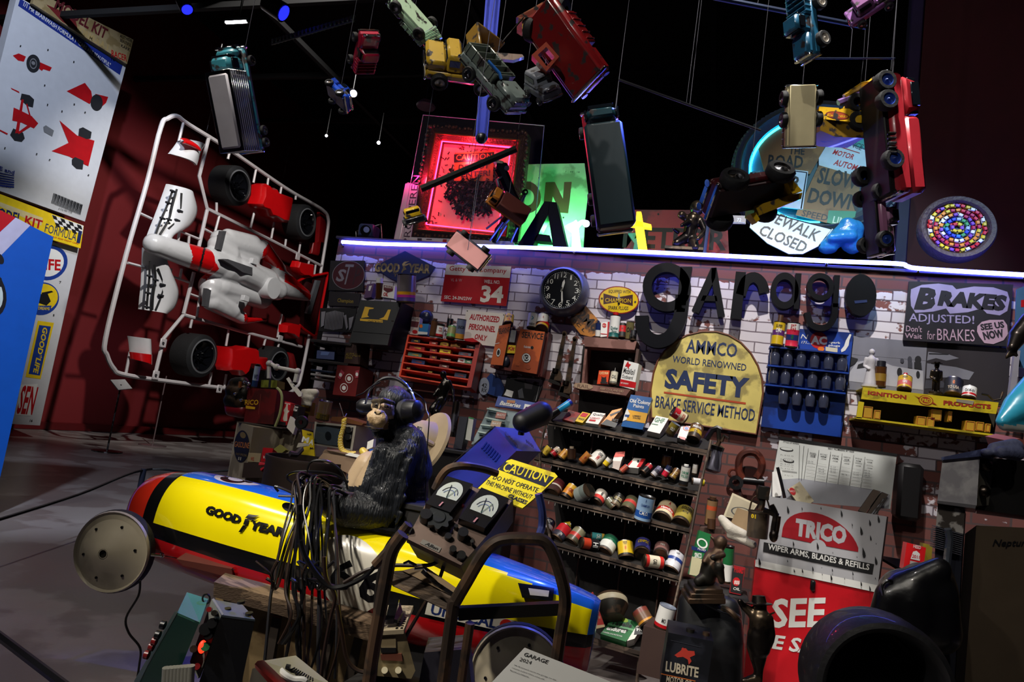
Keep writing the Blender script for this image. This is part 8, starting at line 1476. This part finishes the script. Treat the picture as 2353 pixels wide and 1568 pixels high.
for a,b,d in ((248,632,.128),(396,648,.122)): MB().sph(HP(a,b,d),15*kh,M('ape_eye','#0c0806',.08,coat=1,var=0),12,8).build('eye',ape)
MB().tube(spline([HP(104,893,.20),HP(180,905,.222),HP(260,925,.215),HP(335,925,.17)],5),5*kh,DKS,6).build('mouth_line',ape)
for sgn,d0 in ((0,.2),(1,.05)):
    hx,hy = (735,1145) if sgn == 0 else (725,1130)
    pr = [('c',AP(hx+10,hy,d0),17*k,AP(hx-18,hy-4,d0),16*k),('c',AP(hx-4,hy-10,d0+.02),7*k,AP(hx-24,hy-24,d0+.03),6*k)]
    for j in range(4): y = hy-10+j*7; pr += [('c',AP(hx-18,y,d0),6*k,AP(hx-40,y+4,d0+.012),5.5*k),('c',AP(hx-40,y+4,d0+.012),5.5*k,AP(hx-38,y+20,d0+.02),4.6*k)]
    organic('hand',pr,.0045,M('ape_hand','#1c1c22',.35,coat=.3),ape,2)
hp_ = thing('headphones','big black headphones on the head of the chimpanzee statue','headphones',HP(740,760,.0)); HB = M('headphone_black','#101014',.35,coat=.3)
MB().tube(spline([HP(110,600,.0),HP(160,440,-.05),HP(280,310,-.08),HP(420,268,-.09),HP(560,310,-.09),(HP(680,420,-.08)),HP(750,580,-.04)],5),[16*kh]*12+[26*kh]*12+[18*kh]*7,HB,8).build('headband',hp_)
for q,d,n,R in (((735,700),.03,cv(.85,.1,.45),150),((108,640),-.13,cv(-.95,0,.1),112)):
    T = axisT(HP(*q,d),n); e = MB(T).lathe([(.0005,-.05),(R*.7*kh,-.05),(R*kh,-.04),(R*1.02*kh,-.01),(R*.9*kh,.02),(R*.5*kh,.035),(.0005,.036)],HB,26).build('ear_cup',hp_)
    MB(T).lathe([(R*.7*kh,-.055),(R*1.06*kh,-.05),(R*1.08*kh,-.035),(R*kh,-.03)],M('cushion_black','#1d1d22',.6),26).build('cushion',e)
MB().tube(spline([HP(650,410,-.02),HP(800,500,.0),HP(880,590,.0),HP(900,700,.02),HP(930,800,.04),HP(910,1100,.05),HP(890,1500,.06),HP(880,2150,.08)],6),8*kh,BLACK,7).build('cord',hp_)
MB().tube(spline([HP(-10,505,.05),HP(80,470,.03),HP(180,390,.0),HP(300,330,-.03)],5),9*kh,BLACK,7).build('boom',hp_)
# bundle of cables in the hands
cr = random.Random(11); CBM = [M('cable_black','#101012',.3,coat=.3),M('cable_grey','#2a2a2e',.35),M('cable_brown','#2a1c16',.4)]
def cable(pts,r,m,label=None):
    single(MB().tube(spline(pts,6),r,m,6),'cable',label or 'black cable in the tangled bundle hanging from the ape hands over the car','cable','cables hanging from the ape hands')
for i in range(30):
    x0 = cr.uniform(672,770); y0 = cr.uniform(1108,1150); x1 = x0+cr.uniform(-75,25) if x0 < 720 else x0+cr.uniform(-40,20); ye = cr.choice((1290,1330,1480,1560,1600,1620)); d = cr.uniform(.0,.12)
    sx = cr.uniform(-30,14)
    cable([at(x0+cr.uniform(15,60),y0-cr.uniform(-8,18),2.48),at(x0,y0-cr.uniform(6,26),2.44-d*.3),at(x0+sx*.6,y0+40,2.38-d*.3),at((x0+x1)/2+sx*.4,1240,2.30-d*.4),at(x1,1350,2.24-d*.5),at(x1+cr.uniform(-16,16),(1350+ye)/2,2.2-d*.5),at(x1+cr.uniform(-40,30),ye,2.2-d*.5)],cr.uniform(.003,.0058),CBM[i % 3 if i % 5 else 0])
for pts,lb in ((((690,1120),(660,1100),(680,1085),(760,1088),(800,1110)),'flat loop of black cable above the bundle in front of the ape'),(((705,1115),(712,1065),(750,1060),(785,1085),(800,1125)),'high arching blue-black cable loop above the bundle'),(((640,1130),(632,1118),(660,1128),(680,1140),(640,1140)),'small cable loop at the left of the bundle on the yellow bonnet')): cable([at(*q,2.45) for q in pts],.0045,CBM[0],lb)
for pts,r,lb in ((((688,1160),(692,1250),(720,1310),(765,1350),(830,1330),(870,1290),(905,1235),(945,1205)),.008,'thick black cable swinging from the bundle up to the meter machine'),(((745,1280),(750,1330),(770,1370),(760,1420),(745,1500),(735,1580)),.006,'grey cable curling down right of the cable bundle'),(((790,1340),(845,1310),(900,1300),(980,1300),(1010,1290)),.006,'brown twisted cable running level to the meter machine'),(((1025,1275),(1010,1330),(975,1390),(940,1450),(900,1520),(840,1545),(800,1520),(785,1450),(775,1390)),.006,'long black cable looping below the meter machine past the beige instrument')): cable([at(*q,1.98) for q in pts],r,CBM[0] if r != .006 else CBM[2],lb)
# ---------------------------------------------------------------- meter machine on its cart, instruments in front
ZF = Z(2.862,900,1020); tm = 1.86; nm = cv(.14,.72,.67).normalized(); pm = PT(ZF(360,600),tm,nm); PNL = M('panel_brown','#7a665c',.5,wear=('#5c4a42',.4,8)); MBK = M('machine_black','#0e0d0e',.5)
def FP(q,o=0): return pm.hit(ZF(*q),o)
mm = thing('meter_machine','old brown test machine with two dial meters and knobs on a tube cart','machine',FP((450,800),-.2))
MB().prism([FP(q) for q in ((365,225),(790,375),(640,590),(455,800),(100,625),(222,400))],-nm*.02,PNL).build('panel',mm)
MB().prism([FP(q,-.02) for q in ((365,225),(800,372),(650,592),(458,806),(96,628),(220,400))],FW*.22-UP*.12,MBK).build('case',mm)
for a in (((365,212),(535,265),(385,452),(222,392)),((590,288),(772,360),(612,556),(442,490))):
    C0 = ZF(*[sum(q[i] for q in a)/4 for i in (0,1)]); o = MB().prism([FP(q,.028) for q in a],-nm*.03,M('meter_black','#1d1c1d',.3,coat=.3)).build('meter',mm)
    u = ((a[1][0]-a[0][0]),(a[1][1]-a[0][1])); v = ((a[3][0]-a[0][0]),(a[3][1]-a[0][1])); L_ = lambda s,t: (a[0][0]+u[0]*s+v[0]*t,a[0][1]+u[1]*s+v[1]*t)
    face = [L_(.12+.0*i,.66) for i in (0,)]+[L_(.5-.42*math.cos(i*math.pi/14),.52-.42*math.sin(i*math.pi/14)) for i in range(15)]+[L_(.9,.66)]
    MB().prism([FP(q,.0285) for q in face],nm*.001,M('dial_white','#c9d2cc',.25,coat=.5)).build('dial',o)
    art(MB(),pm,[('l',[L_(.5-.3*math.cos(i*math.pi/10),.56-.28*math.sin(i*math.pi/10)) for i in range(1,10)],.0007,INK),('l',[L_(.5-.22*math.cos(i*math.pi/10),.58-.2*math.sin(i*math.pi/10)) for i in range(1,10)],.0006,BLUE),('l',[L_(.5,.64),L_(.36,.22)],.0008,INK),('l',[L_(.5,.64),L_(.66,.3)],.0006,GREEN),('q',[L_(.48,.8),L_(.54,.8),L_(.52,.95),L_(.46,.95)],M('scratch_pink','#c88a94',.5)),('e',L_(.42,.8),L_(.46,.8),L_(.42,.76),BLACK)],.0305,ZF).build('scale',o)
def knob(q,r,h,m,nm_='knob',star=False):
    p = FP(q); T = axisT(p,nm); mb = MB(T)
    if star: mb.add([(r*(1+.14*math.cos(k_*math.pi*2/8*1.0*1))*math.cos(k_*math.pi/32*1.0),r*(1+.14*math.cos(k_*math.pi/4))*math.sin(k_*math.pi/32),z) for z in (h*.4,h) for k_ in range(64)],[[k_,(k_+1) % 64,64+(k_+1) % 64,64+k_] for k_ in range(64)]+[list(range(64,128)),list(range(64))],m); mb.lathe([(.0005,h*1.15),(r*.5,h*1.15),(r*.6,h)],m,20); mb.cyl((0,0,0),(0,0,h*.4),r*.3,m)
    else: mb.lathe([(r,0),(r*.95,h),(.0005,h)],m,18)
    mb.build(nm_,mm)
KK = M('knob_black','#1a1a1b',.35)
for q,r,h in (((222,500),.017,.03),((465,615),.015,.028),((422,560),.006,.015),((455,745),.013,.012),((400,715),.01,.02),((370,620),.01,.012)): knob(q,r,h,KK)
knob((308,512),.033,.022,M('knob_star','#3a3d40',.3,.3),'star_knob',True); MB().tube([FP((530,665)),FP((528,640),.03)],.005,KK).build('toggle',mm); MB().sph(FP((466,408),.004),.006,M('lamp_red','#8a1a28',.2)).build('pilot_lamp',mm)
o = MB().prism([FP(q,.002) for q in ((205,628),(328,685),(310,716),(186,655))],-nm*.003,M('label_alu','#9a9690',.35,.4)).build('name_plate',mm); art(MB(),pm,[('t','Allen',(215,664),(300,702),22,INK,.01,.3)],.003,ZF).build('lettering',o)
ct = thing('tube_cart','rusty bent-tube cart carrying the meter machine','cart',at(1030,1568,1.7)); TBR = M('cart_tube','#4c4038',.45,.5,wear=('#6a5240',.35,12)); TBD = M('cart_dark','#14110f',.5)
def tb(pts,t,r,m=TBR,nm_='tube'): MB().tube(spline([at(*ZF(*q[:2]),t if len(q) < 3 else q[2]) for q in pts],5),r,m,9).build(nm_,ct)
tb(((285,300,2.0),(330,210,2.0),(385,160,2.0),(470,145,2.0),(600,165,2.05),(690,195,2.08)),2,.012,TBR,'rear_handle'); tb(((330,1640),(400,1100),(425,1030),(500,900),(600,730),(680,650),(770,625),(900,625),(1000,640),(1060,720),(1120,900),(1140,1050),(1110,1250),(1085,1420)),1.66,.0155,TBR,'front_handle')
tb(((515,1180),(480,1420),(455,1600)),1.85,.013); tb(((75,595),(0,710),(-40,900),(-120,1350),(-160,1640)),1.8,.018); tb(((110,530),(40,620),(-20,700),(-110,800)),1.85,.013); tb(((0,780),(-70,830),(-105,1150),(-130,1640)),1.95,.009,TBD)
MB().prism([at(*ZF(*q),1.68) for q in ((430,1085),(1145,1050),(1150,1130),(440,1165))],FW*.02,TBD).build('strap',ct); tb(((965,330,2.05),(990,450,2.05),(985,560,2.05),(950,640,2.0)),2,.012,M('cart_blue','#2a3468',.4))
pw = PT(ZF(200,950),1.86,cv(-.05,.5,.85)); MB().prism([pw.hit(ZF(*q)) for q in ((-10,840),(75,835),(440,1020),(402,1112),(0,930))],-pw.n*.02,WOOD).build('board',ct); MB().prism([pw.hit(ZF(*q),.004) for q in ((70,835),(210,800),(470,980),(440,1022))],-pw.n*.03,M('board_light','#a58a66',.65)).build('shelf',ct)
single(MB().tube([at(*ZF(*q),1.82) for q in ((200,835),(300,925),(420,1005))],.006,STEEL),'steel_rod','thin steel rod lying on the cart board','rod')
single(MB().tube([at(*ZF(*q),1.82) for q in ((80,790),(110,775),(160,800),(150,825),(215,820))]+[at(*ZF(230,840),1.82)],.004,CHROME),'spring_clip','bent wire clip on the cart board beside the steel rod','clip')
cs_ = PT(ZF(860,300),2.14,cv(-.06,.81,.58))
panel('caution_sign','yellow and black CAUTION sign tilted behind the meter machine','sign',[(788,102),(1072,192),(1092,215),(985,320),(860,425),(560,300),(760,110)],cs_,.006,M('caution_yellow','#e6d51c',.4,wear=('#b8a41c',.2,14)),[('q',[(742,118),(1068,222),(1008,284),(702,170)],INK),('t','CAUTION',(722,178),(1012,256),62,M('caution_yellow',''),.015),('t','DO NOT OPERATE',(662,232),(955,322),30,INK,.0),('t','THIS MACHINE WITHOUT',(612,265),(912,366),30,INK,.0),('t','GLASSES',(760,352),(880,400),26,INK,.03)],ZF)
ZG = Z(5.35,560,1340); tg = 1.95; BG = M('beige_metal','#8a7c5c',.5,wear=('#6a5e44',.4,10))
def GP_(a,b,o=0): return at(*ZG(a,b),tg+o)
ins = thing('beige_instrument','beige metal instrument with vented top and chrome scoop under the meter machine','instrument',GP_(1820,1219))
MB().prism([GP_(1558,600),GP_(1975,572),GP_(2110,1080),GP_(2060,1180),GP_(1520,1135)],ray(900,1470)*.14,BG).build('case',ins)
mb = MB().prism([GP_(1722,272,.12),GP_(2085,280,.12),GP_(1968,575,-.01),GP_(1565,600,-.01)],-UP*.012,M('beige_light','#a89a80',.45))
for i in range(11):
    for a,b in ((1720,1575),(1775,1640),(1965,1870),(2030,1930)): t = (i+.5)/11; x = a+(b-a)*t; y = 290+280*t; mb.prism([GP_(x,y,.12-.13*t-.002),GP_(x+26,y,.12-.13*t-.002),GP_(x+18,y+11,.12-.13*t-.002),GP_(x-8,y+11,.12-.13*t-.002)],UP*.0025,INK)
mb.build('vented_top',ins); MB().prism([GP_(1800,258,.08),GP_(1912,250,.08),GP_(1850,500,.0),GP_(1738,512,.0)],UP*.012,CHROME).build('chrome_scoop',ins); MB().prism([GP_(1925,280,.08),GP_(1955,400,.04),GP_(1890,500,.0),GP_(1845,490,.0)],UP*.01,BLACK).build('scoop_opening',ins)
MB().prism([GP_(1672,690,-.004),GP_(1868,672,-.004),GP_(1872,800,-.004),GP_(1692,806,-.004)],FW*.004,M('window_tan','#9a8a6a',.3)).build('window',ins); MB().prism([GP_(1680,800,-.005),GP_(1872,800,-.005),GP_(1872,860,-.005),GP_(1690,862,-.005)],FW*.004,INK).build('slot',ins); MB().prism([GP_(1682,882,-.004),GP_(1940,872,-.004),GP_(1955,965,-.004),GP_(1690,952,-.004)],FW*.004,M('label_rust','#6a3a2c',.5)).build('name_plate',ins)
for a in (1732,1900): MB().cyl(GP_(a,1075),GP_(a,1075,-.03),.009,CREAM).build('knob',ins)
tr2 = 1.7
def RP(a,b,o=0): return at(*ZG(a,b),tr2+o)
ra = thing('radio','cream and red portable radio with white handle at the bottom edge','radio',RP(500,1250))
MB().prism([RP(240,958),RP(640,893,.1),RP(1080,1250,.08),RP(560,1260)],-UP*.15,M('radio_cream','#b4b094',.4)).build('case',ra); MB().prism([RP(135,1000,-.01),RP(170,960,-.01),RP(245,950,-.01),RP(570,1262,-.01),RP(420,1262,-.01)],-UP*.03+FW*.01,M('radio_red','#c82a20',.3,coat=.3)).build('red_band',ra); MB().prism([RP(108,1055,-.015),RP(140,1048,-.015),RP(330,1262,-.015),RP(60,1262,-.015)],-UP*.05,M('radio_front','#8f887c',.5)).build('front',ra)
mb = MB()
for i in range(10): mb.tube([RP(630+i*24,1045+i*14,.04),RP(560+i*32,1080+i*14,.03)],.0022,INK,5)
mb.build('grille',ra); MB().tube(spline([RP(460,1080,.02),RP(520,1140,.0),RP(620,1185,.0),RP(720,1190,.0),RP(760,1215,0)],4),.008,WHITE,8).build('handle',ra); MB().tube([RP(520,1030,.03),RP(570,1040,.03)],.007,BLACK).build('switch',ra)
ZH = Z(2.97,150,1040); tg = 1.9; GB = M('green_enamel','#14342c',.3,coat=.3); GT_ = M('green_enamel_light','#3f7464',.35)
def HPt(a,b,o=0): return at(*ZH(a,b),1.95+o)
g = thing('green_instrument','dark green enamel instrument box with red knobs at the lower left','instrument',HPt(700,1580))
MB().prism([HPt(765,1095),HPt(915,1160),HPt(720,1640),HPt(470,1640),HPt(560,1460)],ray(420,1500)*.12,GB).build('case',g); MB().prism([HPt(830,955,.12),HPt(975,1000,.12),HPt(918,1162),HPt(764,1096)],-UP*.006,GT_).build('top',g); MB().prism([HPt(765,1095,-.001),HPt(745,1090,.06),HPt(470,1560,.06),HPt(480,1640,-.001),HPt(560,1460,-.001)],FW*.01,GB).build('control_panel',g)
for i,(a,b) in enumerate(((665,1182),(630,1250),(608,1292),(588,1330),(555,1385))): MB().cyl(HPt(a+15,b,.02),HPt(a-12,b-6,.02),.012,M('knob_red','#7a1a1c',.3) if i > 1 else BLACK).build('knob',g)
MB().tube(ell(HPt(962,1000,.1),RT*.011,UP*.014,14),.003,BLACK,5,True).build('ring',g)
q = thing('blue_instrument','blue-grey instrument box with glowing red lamp and knobs at the lower left','instrument',HPt(1050,1580,.05)); BGY = M('bluegrey_metal','#46525e',.4)
MB().prism([HPt(1065,1112),HPt(1295,1142,.05),HPt(1190,1640,.05),HPt(890,1640)],ray(530,1470)*.05,M('bluegrey_dark','#23252d',.45)).build('case',q); MB().prism([HPt(1000,1002,.1),HPt(1210,1040,.14),HPt(1295,1140,.05),HPt(1065,1110)],-UP*.006,BGY).build('top',q)
MB().prism([HPt(1000,1002,.1),HPt(1066,1112),HPt(905,1545),HPt(850,1430,.06)],FW*.006+RT*.004,M('panel_pale','#6f716c',.45)).build('control_panel',q)
for a,b,r,m in ((1010,1170,.014,BLACK),(965,1210,.017,BLACK),(985,1250,.012,BLACK),(965,1330,.012,GREEN),(885,1345,.01,IRON),(908,1465,.009,M('knob_red','')),(1025,1100,.008,IRON),(990,1075,.007,M('knob_red',''))): MB().cyl(HPt(a,b,.03),HPt(a-10,b-3,-.012),r,m,n=12).build('knob',q)
MB().sph(HPt(935,1328,-.005),(.010,.012,.018),M('lamp_orange_red','#ff2a14',emit=2.5)).build('lamp',q)
for a,b in ((1105,1080),(1255,1110),(1200,1030)): MB().cyl(HPt(a,b,.06),HPt(a,b-16,.06),.011,BLACK).build('top_knob',q)
mb = MB()
for i in range(8): mb.cyl(HPt(690+i*24,1470-i*2,-.05),HPt(680+i*24,1640,-.05),.011,M('glass_tube','#8a8a80',.1,coat=.6),n=10)
single(mb,'glass_tubes','pack of clear glass tubes standing before the blue-grey instrument','glass pack')
pk = PT((1250,1545),1.35,cv(-.02,.72,.7))
panel('placard','white exhibit placard reading GARAGE 2024 at the bottom edge of the photo','placard',[(874,1342),(1488,1585),(1420,1760),(540,1700),(660,1568)],pk,.012,M('placard_white','#c4c5c4',.45,var=.03),[('t','GARAGE',(868,1396),(1028,1452),26,INK,.02,.2),('t','2024',(838,1428),(916,1454),24,INK,0,.1),('t','Mr Brainwash turns the garage on the',(806,1462),(1080,1562),10,INK,0),('t','counter, a place where other old',(790,1478),(1000,1556),10,INK,0),('t','become art memories',(778,1494),(900,1540),10,INK,0)],ZF)
single(MB().prism([at(*z_,2.0) for z_ in ((975,1500),(1075,1492),(1090,1640),(950,1640))],FW*.1,M('crate_slate','#34323e',.6)),'low_box','dim grey box on the floor under the meter machine','box')
# ---------------------------------------------------------------- what carries the things at the bottom edge
def lowz(o):
    zs = []
    for q in [o]+list(o.children_recursive):
        if q.type == 'MESH': zs += [(WM[o.name] @ v.co) for v in q.data.vertices]
    return zs
def carry(names,name,label,cat,m,pad=.02):
    P = sum((lowz(bpy.data.objects[n]) for n in names),[]); z = min(p.z for p in P)
    if z < .03: return
    B = [p for p in P if p.z < z+.12]; x0,x1,y0,y1 = min(p.x for p in B)-pad,max(p.x for p in B)+pad,min(p.y for p in B)-pad,max(p.y for p in B)+pad
    t = thing(name,label,cat,((x0+x1)/2,(y0+y1)/2,0)); MB().box(((x0+x1)/2,(y0+y1)/2,z/2+.02),(x1-x0,y1-y0,z-.04),m,.006).build('base',t); MB().box(((x0+x1)/2,(y0+y1)/2,z-.012),(x1-x0+.02,y1-y0+.02,.022),m,.004).build('top',t)
PLD = M('platform_dark','#141214',.7)
carry(['green_instrument','blue_instrument','glass_tubes'],'low_platform','dark low platform under the green and blue-grey instruments','platform',PLD)
carry(['radio'],'low_platform','dark low platform under the cream and red radio','platform',PLD)
carry(['beige_instrument'],'low_platform','dark low platform under the beige instrument','platform',PLD)
carry(['placard'],'placard_stand','dark stand under the white exhibit placard','stand',PLD)
carry(['fuel_pump','mauve_box','grey_tube'],'low_platform','dark low platform under the fuel pump','platform',PLD)
carry(['oil_can.048'] if False else [o.name for o in bpy.data.objects if o.get('label','').startswith('black square oil can')]+['fuel_jug'],'low_platform','dark low platform under the black fuel jug','platform',PLD)
for q in ((330,1640,1.66),(455,1600,1.85),(-160,1640,1.8),(-130,1640,1.95)):
    p = at(*ZF(q[0],q[1]),q[2]); MB().tube([p,(p.x,p.y,0)],.014,TBR,8).build('leg',ct)
p = at(*ZF(1085,1420),1.66); MB().tube([p,(p.x,p.y,0)],.0155,TBR,8).build('leg',ct)
for x in (505,680,840):
    p = at(x,1600,2.34); MB().box((p.x,p.y+.03,p.z/2+.02),(.06,.05,p.z+.04),WOOD).build('leg',tr_)
def LB(*ks): return [o.name for o in bpy.data.objects if o.get('label') and any(o['label'].startswith(k) for k in ks)]
carry(LB('white glass-shelved'),'workbench','dark bench under the battery display','bench',PLD)
carry(LB('tall dark navy','narrow white carton','small blue and white can beside the seated','upright steel'),'workbench','dark bench under the tall navy box behind the ape','bench',PLD)
carry(LB('shiny dark seated'),'workbench','dark bench under the seated mechanic sculpture','bench',PLD)
carry(LB('green and white tall','red tin with white tree','green and white bottle'),'dark_crate','dark crate under the green oil can right of the can rack','crate',PLD)
carry(LB('deep blue metal charger'),'low_platform','dark stand under the deep blue charger box','platform',PLD)
for a,b in ((1340,1475),(1470,1504)):
    p = onY(a,b,3.6); MB().tube([p,(p.x,p.y,0)],.008,LIP,6).build('leg',rk)
